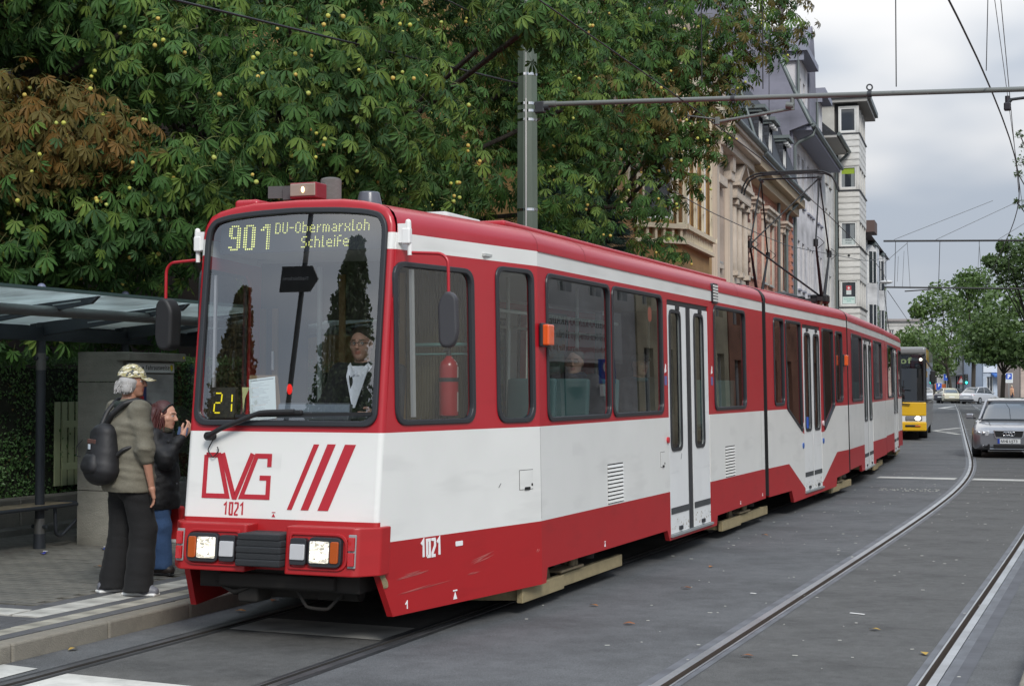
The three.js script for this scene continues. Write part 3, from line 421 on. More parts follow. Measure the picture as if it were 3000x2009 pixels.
  part(nose, 'lettering', frontGeo(poly([[0, 0], [0.001, 0], [0, 0.001]]), 0.001, 0.2), decalRed).geometry = merge([
    strokes([[[-0.599, 1.265], [-0.495, 1.265], [-0.411, 0.984], [-0.599, 0.984], [-0.599, 1.265]]], 0.033), strokes([[[-0.468, 1.278], [-0.358, 0.980], [-0.347, 0.980], [-0.228, 1.278]]], 0.035),
    strokes([[[-0.091, 1.19], [-0.091, 1.263], [-0.195, 1.263], [-0.298, 0.984], [-0.091, 0.984], [-0.091, 1.114], [-0.161, 1.114]]], 0.033),
    ext(poly([[0.067, 0.905], [0.103, 0.905], [0.286, 1.349], [0.245, 1.349]]), 0.003), ext(poly([[0.173, 0.905], [0.231, 0.906], [0.413, 1.351], [0.350, 1.351]]), 0.003), ext(poly([[0.303, 0.906], [0.382, 0.906], [0.566, 1.350], [0.483, 1.350]]), 0.003),
    digits('1021', -0.436, 0.86, 0.175, 0.08, 0.011), ext(poly([[-0.048, 0.853], [-0.021, 0.853], [-0.035, 0.876]]), 0.003), ext(poly(rectP(-0.048, -0.021, 0.882, 0.886)), 0.003),
  ].map((g) => remap(g, fr(-0.001))));
  for (const s of [-1, 1]) part(nose, 'stripe_end', frontGeo(poly(rectP(s > 0 ? 0.7205 : -HF, s > 0 ? HF : -0.7205, 2.675, 2.79)), 0.002, -0.0005), white);
  // windscreen
  const screen = tp(0, 'windscreen', remap(new THREE.ShapeGeometry(rpoly(inset(wsP, 0.02), wsR), 8), fr(0.004)), screenGlass);
  { const ring = rpoly(inset(wsP, -0.006), wsR); ring.holes.push(rpoly(inset(wsP, 0.034), wsR.map((q) => q * 0.85), THREE.Path)); part(screen, 'windscreen_gasket', remap(ext(ring, 0.016, { bevelEnabled: true, bevelThickness: 0.008, bevelSize: 0.008, bevelOffset: -0.008, bevelSegments: 2, curveSegments: 8 }), fr(0.0)), rubber); }
  // route display: dot matrix behind the glass
  const FONT = { D: ['1110', '1001', '1001', '1001', '1001', '1001', '1110'], U: ['1001', '1001', '1001', '1001', '1001', '1001', '0110'], '-': ['000', '000', '000', '111', '000', '000', '000'], O: ['0110', '1001', '1001', '1001', '1001', '1001', '0110'], b: ['1000', '1000', '1110', '1001', '1001', '1001', '1110'], e: ['0000', '0000', '0110', '1001', '1111', '1000', '0111'], r: ['000', '000', '101', '110', '100', '100', '100'], m: ['00000', '00000', '11010', '10101', '10101', '10101', '10101'], a: ['0000', '0000', '0110', '0001', '0111', '1001', '0111'], x: ['0000', '0000', '1001', '1001', '0110', '1001', '1001'], l: ['10', '10', '10', '10', '10', '10', '11'], o: ['0000', '0000', '0110', '1001', '1001', '1001', '0110'], h: ['1000', '1000', '1110', '1001', '1001', '1001', '1001'], S: ['0111', '1000', '1000', '0110', '0001', '0001', '1110'], c: ['000', '000', '011', '100', '100', '100', '011'], i: ['1', '0', '1', '1', '1', '1', '1'], f: ['011', '100', '100', '111', '100', '100', '100'],
    9: ['011110', '110011', '110011', '110011', '110011', '011111', '000011', '000011', '000011', '110011', '011110'], 0: ['011110', '110011', '110011', '110011', '110011', '110011', '110011', '110011', '110011', '110011', '011110'], 1: ['000111', '001111', '011011', '000011', '000011', '000011', '000011', '000011', '000011', '000011', '000011'] };
  {
    const cell = 0.0112, W = 1.30, H = 0.235, u0 = -0.65, y0 = 2.695, dots = [];
    const write = (str, u, y, c, sp = 1) => { let x = u; for (const ch of str) { const g = FONT[ch]; g.forEach((row, j) => [...row].forEach((b, i) => { if (b === '1') dots.push([x + i * c, y + (g.length - 1 - j) * c]); })); x += (g[0].length + sp) * c; } };
    write('901', -0.575, 2.715, 0.0168, 1.2); write('DU-Obermarxloh', -0.20, 2.822, 0.0115); write('Schleife', 0.015, 2.716, 0.0118);
    const disp = tp(0, 'route_display', frontGeo(rpoly(rectP(u0, u0 + W, y0 - 0.01, y0 + H), 0.01), 0.02, 0.09), mat(0.02, 0.022, 0.03, 0.6));
    const dg = dots.map(([u, y]) => remap(new THREE.CircleGeometry(y < 2.9 && u < -0.25 ? 0.0066 : 0.0046, 6), (x, yy, z, o) => fr(0.068)(x + u, yy + y, 0, o)));
    part(disp, 'display_dots', dg, new THREE.MeshStandardMaterial({ color: col(0.4, 0.42, 0.12), emissive: col(0.66, 0.68, 0.18), emissiveIntensity: 1.15, roughness: 0.6 }));
    const seg = new THREE.MeshStandardMaterial({ color: col(0.4, 0.36, 0.02), emissive: col(0.95, 0.75, 0.02), emissiveIntensity: 0.8, roughness: 0.5 });
    const c21 = tp(0, 'course_display', frontGeo(rpoly(rectP(-0.69, -0.468, 1.52, 1.735), 0.01), 0.04, 0.15), mat(0.03, 0.028, 0.022, 0.5));
    part(c21, 'display_segments', [[[-0.625, 1.693], [-0.582, 1.693]], [[-0.575, 1.686], [-0.578, 1.632]], [[-0.625, 1.625], [-0.585, 1.625]], [[-0.632, 1.618], [-0.634, 1.562]], [[-0.628, 1.555], [-0.585, 1.555]], [[-0.492, 1.683], [-0.491, 1.632]], [[-0.491, 1.618], [-0.490, 1.566]]].map((l) => remap(strokes([l], 0.009, 0.002), fr(0.108))), seg);
    const paperT = canv(256, 360, (x, w, h) => { x.fillStyle = '#dfe6e6'; x.fillRect(0, 0, w, h); x.fillStyle = '#8a8f95'; x.fillRect(16, 14, w - 32, 8); for (let i = 0; i < 26; i++) { x.fillStyle = i % 7 === 3 ? '#b98' : '#a4abb0'; x.fillRect(24, 44 + i * 11, 60 + hash2(i, 3) * 120, 2.5); } });
    const pp = new THREE.PlaneGeometry(0.21, 0.295); const sheet = one('paper_sheet', box(0.21, 0.295, 0.002), new THREE.MeshStandardMaterial({ map: paperT, roughness: 0.8 }), 'printed white paper form on a clipboard behind the tram windscreen', 'paper'); sheet.position.set(-5.395 - 0.25, 1.655, -9.32 - 0.145); sheet.rotation.set(-0.115, 0, 0.11);
    tp(0, 'clipboard', frontGeo(rpoly([[-0.395, 1.82], [-0.318, 1.50], [-0.105, 1.50], [-0.165, 1.82]], 0.015), 0.004, 0.16), mat(0.20, 0.13, 0.07, 0.5));
    tp(0, 'warning_card', [remap(ext(poly([[-0.44, 1.735], [-0.38, 1.735], [-0.41, 1.66], [-0.42, 1.56]]), 0.002), fr(0.15))], mat(0.55, 0.55, 0.25, 0.6));
  }
  // driver's desk, cab back wall, seat
  tp(0, 'driver_desk', [bx(-0.68, 0.68, 0.9, 1.50, -0.16, -0.50), rbox(0.56, 0.13, 0.05, 0.01, 0.15, 1.56, -0.17, -0.3), rbox(0.5, 0.05, 0.28, 0.02, 0.15, 1.53, -0.4)], mat(0.055, 0.06, 0.07, 0.6));
  tp(0, 'instrument_panel', frontGeo(poly(rectP(-0.125, 0.43, 1.515, 1.617)), 0.01, 0.14), mat(0.16, 0.19, 0.23, 0.5));
  const part1 = tp(0, 'cab_partition', [bx(-0.98, -0.55, 0.88, 2.70, -1.29, -1.33), bx(-0.55, 0.98, 2.25, 2.70, -1.29, -1.33), bx(0.30, 0.98, 0.88, 2.25, -1.29, -1.33)], mat(0.030, 0.025, 0.016, 0.6, { map: rep(stainTex, 2) }));
  part(part1, 'wood_post', [bx(-0.95, -0.90, 0.88, 2.35, -1.27, -1.288), bx(-0.84, -0.79, 0.88, 2.35, -1.27, -1.288), bx(-0.25, -0.20, 0.88, 2.6, -1.27, -1.29), bx(0.27, 0.31, 0.88, 2.6, -1.27, -1.29)], mat(0.20, 0.115, 0.03, 0.45));
  part(part1, 'slat_curtain', Array.from({ length: 26 }, (_, i) => bx(0.33 + i * 0.024, 0.348 + i * 0.024, 0.9, 2.62, -1.272, -1.288)), mat(0.075, 0.058, 0.022, 0.7));
  part(part1, 'cab_door_handle', rbox(0.02, 0.15, 0.02, 0.008, -0.82, 1.94, -1.25), M.white);
  part(part1, 'grab_pole', bar([-0.40, 0.9, -1.24], [-0.40, 2.66, -1.24], 0.02, 0.02, 10), mat(0.30, 0.36, 0.33, 0.4));
  tp(0, 'parcel_rail', [bar([0.42, 2.05, -1.2], [0.93, 2.05, -1.2], 0.014), bar([0.42, 1.98, -1.2], [0.93, 1.98, -1.2], 0.008)], mat(0.10, 0.22, 0.20, 0.35));
  tp(0, 'driver_seat', [rbox(0.48, 0.66, 0.10, 0.04, 0.14, 1.58, -1.10, -0.12), rbox(0.48, 0.12, 0.46, 0.05, 0.14, 1.26, -0.86), cyl(0.06, 0.08, 0.36, 0.14, 1.06, -0.86)], mat(0.02, 0.022, 0.028, 0.85));
  tp(0, 'warning_lamp', sph(0.026, -0.33, 1.72, -0.66, [0.8, 1.5, 0.8]), new THREE.MeshStandardMaterial({ color: col(0.5, 0.01, 0.01), emissive: col(1, 0.02, 0.01), emissiveIntensity: 0.7 }));
  { const ex = thing('fire_extinguisher', 'red fire extinguisher with printed label hanging in the tram cab', 'extinguisher', [-5.395 + 0.725, 1.52, -9.32 - 1.16]);
    const lt = canv(128, 256, (x, w, h) => { x.fillStyle = '#a5161b'; x.fillRect(0, 0, w, h); x.fillStyle = '#e8dcd8'; for (let i = 0; i < 4; i++) { x.fillRect(30, 60 + i * 30, 12, 18); x.fillRect(50, 64 + i * 30, 55, 3); x.fillRect(50, 71 + i * 30, 42, 3); } x.fillRect(24, 200, 80, 14); x.fillRect(24, 30, 80, 10); });
    part(ex, 'cylinder', new THREE.LatheGeometry([[0, 0], [0.068, 0], [0.072, 0.012], [0.072, 0.36], [0.06, 0.40], [0.03, 0.43], [0.02, 0.445]].map(([a, b]) => new THREE.Vector2(a, b)), 24), phys(1, 1, 1, 0.35, { map: lt, clearcoat: 0.5 })); part(ex, 'valve', [cyl(0.018, 0.018, 0.05, 0, 0.465, 0), rbox(0.02, 0.015, 0.12, 0.005, 0, 0.495, 0.03, 0.3)], M.black); part(ex, 'strap', cyl(0.075, 0.075, 0.03, 0, 0.27, 0), M.black); part(ex, 'bracket', bx(-0.03, 0.03, 0.05, 0.4, -0.075, -0.10), M.darkMetal); }

  // bumper boxes with lamps
  const lens = new THREE.MeshPhysicalMaterial({ color: col(0.85, 0.85, 0.84), emissive: col(1, 0.97, 0.9), emissiveIntensity: 1.25, roughness: 0.12, clearcoat: 1 });
  const facetTex = canv(128, 128, (x, w, h) => { x.fillStyle = '#c9c8c4'; x.fillRect(0, 0, w, h); for (let i = 0; i < 240; i++) { const g = 120 + hash2(i, 7) * 135; x.fillStyle = `rgb(${g},${g * 0.98},${g * 0.92})`; x.fillRect(hash2(i, 1) * w, hash2(i, 2) * h, 6 + hash2(i, 3) * 22, 3 + hash2(i, 4) * 8); } });
  lens.emissiveMap = facetTex; lens.map = facetTex;
  const amber = phys(0.42, 0.075, 0.006, 0.2, { clearcoat: 1 }), tail = phys(0.45, 0.01, 0.012, 0.2, { clearcoat: 1 }), clearLens = phys(0.5, 0.5, 0.51, 0.25, { clearcoat: 1 });
  for (const s of [-1, 1]) {
    const plan = [[0.16, 0], [0.66, 0], [0.69, -0.02], [0.79, -0.14], [0.80, -0.25], [0.16, -0.25]].map(([u, d]) => [s * u, d]);
    const bmp = tp(0, 'lamp_box', remap(ext(rpoly(s > 0 ? plan : plan.slice().reverse(), 0.012), 0.30, { bevelEnabled: true, bevelSize: 0.008, bevelThickness: 0.008, bevelSegments: 2 }), (x, y, z, o) => { o[0] = x; o[1] = 0.502 + z; o[2] = 0.215 + y - (z - 0.3) * -0.0 + (0.3 - z) * 0.10; }, true), redLow);
    const zf = (y) => 0.225 + (0.80 - y) * 0.10;
    const flat = (shape, depth, off) => remap(ext(shape, depth, { bevelEnabled: true, bevelSize: 0.004, bevelThickness: 0.004, bevelOffset: -0.004, bevelSegments: 2, curveSegments: 6 }), (x, y, z, o) => { o[0] = s * x; o[1] = y; o[2] = zf(y) + z + off; }, s < 0);
    const surround = rpoly(rectP(0.19, 0.63, 0.53, 0.775), [0.02, 0.09, 0.09, 0.02]); surround.holes.push(rpoly(rectP(0.205, 0.61, 0.545, 0.757), [0.02, 0.08, 0.08, 0.02], THREE.Path));
    part(bmp, 'moulded_rim', flat(surround, 0.008, 0), redLow);
    const hl = tp(0, 'headlight', flat(rpoly(rectP(0.345, 0.592, 0.555, 0.748), 0.045), 0.03, 0.0), rubber);
    part(hl, 'headlight_lens', remap(new RoundedBoxGeometry(0.142, 0.142, 0.02, 3, 0.025), (x, y, z, o) => { const yy = y + 0.652; o[0] = s * (x + 0.434); o[1] = yy; o[2] = zf(yy) + 0.040 + z; }, s < 0), lens);
    { const g = hl.children[0].geometry, p = g.attributes.position, uv = new Float32Array(p.count * 2); for (let i = 0; i < p.count; i++) { uv[i * 2] = (p.getX(i) * s - 0.36) / 0.15; uv[i * 2 + 1] = (p.getY(i) - 0.58) / 0.15; } g.setAttribute('uv', new THREE.BufferAttribute(uv, 2)); }
    part(hl, 'headlight_bulb', sph(0.022, s * 0.434, 0.625, zf(0.625) + 0.05, [1, 1, 0.4]), new THREE.MeshStandardMaterial({ color: col(1, 1, 1), emissive: col(1, 0.98, 0.94), emissiveIntensity: 6 })); part(hl, 'turn_signal', flat(rpoly(rectP(0.516, 0.575, 0.582, 0.724), 0.015), 0.012, 0.03), amber);
    const rv = tp(0, 'position_light', flat(rpoly(rectP(0.212, 0.332, 0.563, 0.738), 0.02), 0.035, 0.0), rubber);
    part(rv, 'position_lens', flat(rpoly(rectP(0.218, 0.326, 0.597, 0.70), 0.01), 0.012, 0.034), clearLens);
    const tl = tp(0, 'tail_light', flat(rpoly(rectP(0.632, 0.688, 0.552, 0.77), 0.006), 0.006, 0.001), M.galv);
    part(tl, 'tail_lens', [flat(rpoly(rectP(0.637, 0.683, 0.568, 0.655), 0.006), 0.02, 0.006), flat(rpoly(rectP(0.637, 0.683, 0.667, 0.755), 0.006), 0.02, 0.006)], tail);
    // headlight beam source
    const pl = new THREE.SpotLight(new THREE.Color(1, 0.9, 0.72), 1.2, 20, 0.6, 0.6, 2); pl.position.set(tram.position.x + s * 0.434, 0.652, tram.position.z + 0.33); pl.target.position.set(tram.position.x + s * 0.434, 0.2, tram.position.z + 6); pl.castShadow = true; scene.add(pl, pl.target);
  }
  // ribbed rubber cover over the coupler
  { const sh = []; for (let i = 0; i < 5; i++) { const y = 0.735 - i * 0.043; sh.push(rbox(0.345 - (i === 0 ? 0.02 : 0), 0.046, 0.24 - (i % 2) * 0.012, 0.012, -0.022, y, 0.17 + i * 0.004)); } sh.push(rbox(0.31, 0.22, 0.2, 0.02, -0.022, 0.65, 0.14)); tp(0, 'coupler_cover', sh, mat(0.03, 0.033, 0.037, 0.6, { bumpMap: rep(grainBump, 4), bumpScale: 0.004 }), 'ribbed black rubber coupler cover'); }
  tp(0, 'front_undergear', [bx(-0.62, 0.62, 0.36, 0.52, 0.06, -0.3), rbox(0.9, 0.10, 0.25, 0.02, 0.0, 0.42, -0.02), cyl(0.07, 0.07, 1.0, 0, 0.34, -0.2, 0, 0, Math.PI / 2), rbox(0.16, 0.16, 0.2, 0.02, -0.25, 0.34, -0.05), rbox(0.2, 0.12, 0.3, 0.02, 0.3, 0.34, -0.25), tube([[0.1, 0.38, 0.0], [0.2, 0.25, 0.02], [0.35, 0.24, 0.0], [0.45, 0.36, -0.05]], 0.012), tube([[-0.5, 0.40, 0.05], [-0.35, 0.33, 0.06], [-0.2, 0.38, 0.04]], 0.015)], soot);
  // wiper
  const wip = tp(0, 'wiper', [tube([[-0.557, 1.397, 0.075], [-0.439, 1.455, 0.075], [-0.159, 1.558, 0.05], [0.02, 1.567, 0.045], [0.11, 1.569, 0.04]], 0.018, 8, 30), cyl(0.032, 0.03, 0.07, -0.557, 1.397, 0.045, Math.PI / 2), rbox(0.10, 0.03, 0.03, 0.01, 0.12, 1.566, 0.035)], M.black);
  part(wip, 'wiper_blade', [beam([-0.367, 1.537, 0.02], [0.684, 1.559, 0.012], 0.014, 0.022)], M.black);
  part(wip, 'washer_hose', tube([[-0.527, 1.373, 0.05], [-0.572, 1.301, 0.045], [-0.534, 1.249, 0.045], [-0.487, 1.293, 0.045], [-0.506, 1.321, 0.03]], 0.004, 6, 30), M.black);
  // mirrors
  for (const s of [-1, 1]) {
    const m = tp(0, 'mirror_arm', [tube([[0.83, 2.655, -0.24], [0.86, 2.652, -0.24], [1.06, 2.640, -0.245], [1.10, 2.62, -0.25], [1.125, 2.57, -0.25], [1.13, 2.22, -0.25]].map(([x, y, z]) => [s * x, y, z]), 0.0115, 8, 40)], red);
    part(m, 'mirror_bracket', [rbox(0.062, 0.11, 0.05, 0.012, s * 0.83, 2.765, -0.22), cyl(0.022, 0.02, 0.05, s * 0.84, 2.835, -0.22), sph(0.02, s * 0.84, 2.86, -0.22), cyl(0.016, 0.016, 0.08, s * 0.845, 2.675, -0.235), bx(s * 0.77, s * 0.83, 2.72, 2.85, -0.20, -0.24)], M.white);
    const hs = rpoly([[-0.055, -0.17], [0.03, -0.175], [0.06, -0.10], [0.05, 0.15], [-0.01, 0.175], [-0.065, 0.10]], 0.04);
    part(m, 'mirror_housing', remap(ext(hs, 0.06, { bevelEnabled: true, bevelSize: 0.02, bevelThickness: 0.025, bevelSegments: 3 }), (x, y, z, o) => { o[0] = s * (1.115 + x * 0.9 + z * 0.25); o[1] = 2.195 + y; o[2] = -0.30 + z; }, s < 0), s > 0 ? mat(0.045, 0.045, 0.05, 0.5) : M.black);
  }
  // roof front: lamp box, horn plate, vent hood, cover
  const lb = tp(0, 'roof_lamp', [rbox(0.22, 0.115, 0.16, 0.01, -0.135, 3.155, -0.58)], phys(0.22, 0.01, 0.02, 0.4));
  part(lb, 'lamp_glass', rbox(0.205, 0.09, 0.012, 0.006, -0.135, 3.158, -0.497), phys(0.30, 0.24, 0.19, 0.15, { clearcoat: 1 }));
  part(lb, 'lamp_bulb', sph(0.014, -0.13, 3.158, -0.488, [0.9, 1.6, 0.5]), new THREE.MeshStandardMaterial({ color: col(1, 0.8, 0.5), emissive: col(1, 0.72, 0.35), emissiveIntensity: 3 }));
  tp(0, 'roof_plate', [box(0.24, 0.09, 0.006, -0.36, 3.165, -0.62, 0, 0.25, 0), box(0.1, 0.10, 0.15, -0.30, 3.155, -0.66)], mat(0.10, 0.10, 0.10, 0.7, { map: rep(grainTex, 3) }));
  tp(0, 'roof_pillar', [cyl(0.078, 0.078, 0.23, -0.10, 3.155, -0.86, 0, 0, 0, 20), sph(0.078, -0.10, 3.27, -0.86, [1, 0.28, 1])], mat(0.33, 0.32, 0.30, 0.9, { map: rep(grainTex, 4), bumpMap: rep(grainBump, 6), bumpScale: 0.01 }), 'short grey weathered pillar on the roof');
  tp(0, 'roof_vent_hood', new THREE.LatheGeometry([[0.0, 0.16], [0.075, 0.16], [0.08, 0.15], [0.10, 0.06], [0.105, 0]].map(([a, b]) => new THREE.Vector2(a, b)), 20).translate(0.02, 3.06, -1.25), phys(0.10, 0.11, 0.13, 0.25));
  tp(0, 'roof_cover', [rbox(0.34, 0.14, 0.8, 0.06, -0.05, 3.14, -2.9), rbox(0.30, 0.12, 0.5, 0.05, 0.05, 3.12, -4.6)], mat(0.5, 0.49, 0.47, 0.6));
  tp(0, 'roof_pod', [rbox(0.20, 0.10, 0.30, 0.03, -0.52, 3.04, -0.5)], roofRed);
  // bogies
  const cream = mat(0.31, 0.255, 0.145, 0.85, { map: rep(stainTex, 1.5), bumpMap: rep(grainBump, 4), bumpScale: 0.004 });
  const wheelG = cyl(0.33, 0.33, 0.12, 0, 0, 0, 0, 0, Math.PI / 2, 28), hubG = cyl(0.13, 0.11, 0.05, 0, 0, 0, 0, 0, Math.PI / 2, 16);
  const bogie = (k, s, L = 2.5) => {
    const b = tp(k, 'bogie', [bx(-0.55, 0.55, 0.28, 0.42, -(s - 0.5), -(s + 0.5)), ...[-1, 1].map((q) => rbox(0.10, 0.13, L - 0.4, 0.02, q * 0.92, 0.40, -s))], soot);
    part(b, 'rail_guard', [-1, 1].flatMap((q) => [tri(rbox(0.05, 0.105, L * 0.62, 0.006, q * 1.04, 0.152, -(s + L * 0.19))), tri(rbox(0.05, 0.115, L * 0.36, 0.006, q * 1.065, 0.148, -(s - L * 0.31))), tri(box(0.5, 0.10, 0.04, q * 0.82, 0.152, -(s - L * 0.485), 0, q * 0.35, 0))]), cream);
    for (const q of [-1, 1]) for (const d of [-0.55, 0.55]) { const w = part(b, 'wheel', wheelG, mat(0.06, 0.05, 0.045, 0.6, { metalness: 0.5 })); w.position.set(q * 0.72, 0.335, -(s + d)); const h = part(b, 'axle_box', [hubG.clone().translate(q * 0.12, 0, 0), rbox(0.08, 0.18, 0.22, 0.02, q * 0.2, 0.03, 0)], soot); h.position.copy(w.position); }
    part(b, 'bracket', [-1, 1].flatMap((q) => [remap(ext(poly([[-0.12, 0], [0.06, 0], [0.02, 0.17], [-0.01, 0.17]]), 0.03), (x, y, z, o) => { o[0] = q * (1.0 + z); o[1] = 0.2 + y; o[2] = -(s - 0.62 - x); }), rbox(0.14, 0.02, 0.55, 0.005, q * 1.03, 0.235, -(s - 0.15)), cyl(0.03, 0.03, 0.09, q * 1.05, 0.29, -(s + 0.02)), cyl(0.03, 0.03, 0.09, q * 1.05, 0.29, -(s - 0.06)), cyl(0.055, 0.055, 0.16, q * 1.0, 0.33, -(s - 0.02))]), mat(0.20, 0.16, 0.10, 0.85, { map: rep(stainTex, 2) }));
    part(b, 'spring', [-1, 1].map((q) => cyl(0.08, 0.08, 0.22, q * 0.98, 0.36, -(s + 0.5))), soot);
  };
  bogie(0, 3.0, 2.6); bogie(0, 9.2, 2.5); bogie(1, 5.5, 1.9); bogie(2, 6.5, 2.2); bogie(3, 5.6, 2.2);
  // passenger seats
  const teal = mat(0.035, 0.10, 0.105, 0.7), seatB = mat(0.03, 0.032, 0.04, 0.8);
  const seatAt = (k, s, u, back = 1) => { const g = tp(k, 'seat', [rbox(0.44, 0.58, 0.06, 0.03, u, 1.52, -(s + 0.22 * back), -0.12 * back), rbox(0.44, 0.07, 0.42, 0.03, u, 1.28, -s)], teal); part(g, 'seat_base', bx(u - 0.15, u + 0.15, 0.88, 1.25, -(s - 0.12), -(s + 0.12)), seatB); };
  for (const s of [2.6, 3.45, 4.3, 8.0, 8.9]) for (const u of [-0.78, 0.74]) seatAt(0, s, u); seatAt(0, 6.45, 0.35); seatAt(0, 6.45, -0.78);
  tp(0, 'grab_pole', [2.3, 3.1, 4.9, 7.3].map((s) => bar([0.42, 0.9, -s], [0.42, 2.68, -s], 0.017)), mat(0.42, 0.45, 0.42, 0.35)); tp(0, 'grab_pole', [bar([0.7, 2.35, -2.1], [0.7, 2.35, -5.3], 0.015), bar([-0.6, 2.35, -2.1], [-0.6, 2.35, -9], 0.015)], mat(0.42, 0.45, 0.42, 0.35));
  tp(0, 'no_smoking_sticker', sideGeo(0, 1, rpoly(rectP(4.98, 5.10, 2.36, 2.50), 0.05), 0.001, 0.016), mat(0.45, 0.05, 0.03, 0.5));
  for (const [k, a, b] of [[2, 0.6, 7], [3, 0.6, 6]]) for (let s = a; s < b; s += 1.1) for (const u of [-0.75, 0.75]) seatAt(k, s, u);
  // pantograph on the third body
  {
    const blk = mat(0.022, 0.022, 0.024, 0.5, { metalness: 0.3 }), s = 1.55, U = 0.55, p = (u, y, ds) => [u, y, -(s + ds)];
    const pg = tp(2, 'pantograph', [beam(p(-U, 3.22, -0.5), p(-U, 3.22, 0.6), 0.08, 0.07), beam(p(U, 3.22, -0.5), p(U, 3.22, 0.6), 0.08, 0.07), beam(p(-U, 3.2, -0.3), p(U, 3.2, -0.3), 0.08, 0.06), beam(p(-U, 3.2, 0.4), p(U, 3.2, 0.4), 0.08, 0.06), rbox(0.3, 0.14, 0.35, 0.03, U - 0.05, 3.24, -(s + 0.05)), rbox(0.34, 0.16, 0.22, 0.03, 0.1, 3.2, -(s - 0.2))], blk);
    part(pg, 'insulator', [-U, U].flatMap((u) => [-0.4, 0.5].map((d) => cyl(0.05, 0.04, 0.13, u, 3.12, -(s + d)))), mat(0.10, 0.05, 0.03, 0.3));
    const FK = (u) => p(u, 4.13, -0.95), RK = (u) => p(u, 4.10, 1.05), TP = (u) => p(u, 5.33, 0);
    for (const u of [-U, U]) { part(pg, 'lower_arm', [bar(p(u, 3.24, -0.12), FK(u), 0.032, 0.016), bar(p(u, 3.24, 0.18), RK(u), 0.032, 0.016)], blk); part(pg, 'upper_arm', [bar(FK(u), TP(u * 0.92), 0.015, 0.012), bar(RK(u), TP(u * 0.92), 0.015, 0.012)], blk); part(pg, 'knee_joint', [...[FK(u), RK(u)].flatMap((q) => [cyl(0.04, 0.04, 0.12, ...q), tube([[q[0] + 0.03, q[1] + 0.10, q[2]], [q[0] + 0.14, q[1], q[2]], [q[0] + 0.03, q[1] - 0.10, q[2]]], 0.006, 6)])], blk); }
    part(pg, 'cross_tube', [bar(FK(-U), FK(U), 0.012), bar(RK(-U), RK(U), 0.012), bar(FK(-U), TP(U * 0.9), 0.014), bar(FK(-U), p(U, 3.26, -0.12), 0.017)].slice(2), blk);
    const horn = (d) => tube([p(-0.83, 5.10, d), p(-0.80, 5.22, d), p(-0.72, 5.36, d), p(-0.58, 5.43, d), p(-0.3, 5.455, d), p(0.3, 5.455, d), p(0.58, 5.43, d), p(0.72, 5.36, d), p(0.80, 5.22, d), p(0.83, 5.10, d)], 0.016, 8, 60);
    const bow = part(pg, 'contact_bow', [horn(-0.13), horn(0.13), beam(p(-0.5, 5.45, -0.13), p(0.5, 5.45, -0.13), 0.04, 0.03), beam(p(-0.5, 5.45, 0.13), p(0.5, 5.45, 0.13), 0.04, 0.03), bar(p(-0.55, 5.35, 0), p(0.55, 5.35, 0), 0.014), bar(p(-0.5, 5.33, -0.13), p(-0.5, 5.33, 0.13), 0.03), bar(p(0.5, 5.33, -0.13), p(0.5, 5.33, 0.13), 0.03)], blk);
    tp(1, 'roof_resistor', [rbox(0.5, 0.12, 0.9, 0.04, 0.25, 3.12, -4.6), cyl(0.09, 0.09, 0.6, 0.1, 3.14, -3.0, Math.PI / 2)], mat(0.05, 0.05, 0.052, 0.6));
    for (const [k, a] of [[1, 0.5], [2, 3.2], [3, 1.0]]) tp(k, 'roof_cover', [rbox(1.3, 0.05, SEC[k].L - a - 0.8, 0.02, 0, 3.06, -(a + SEC[k].L) / 2)], roofRed);
  }
}

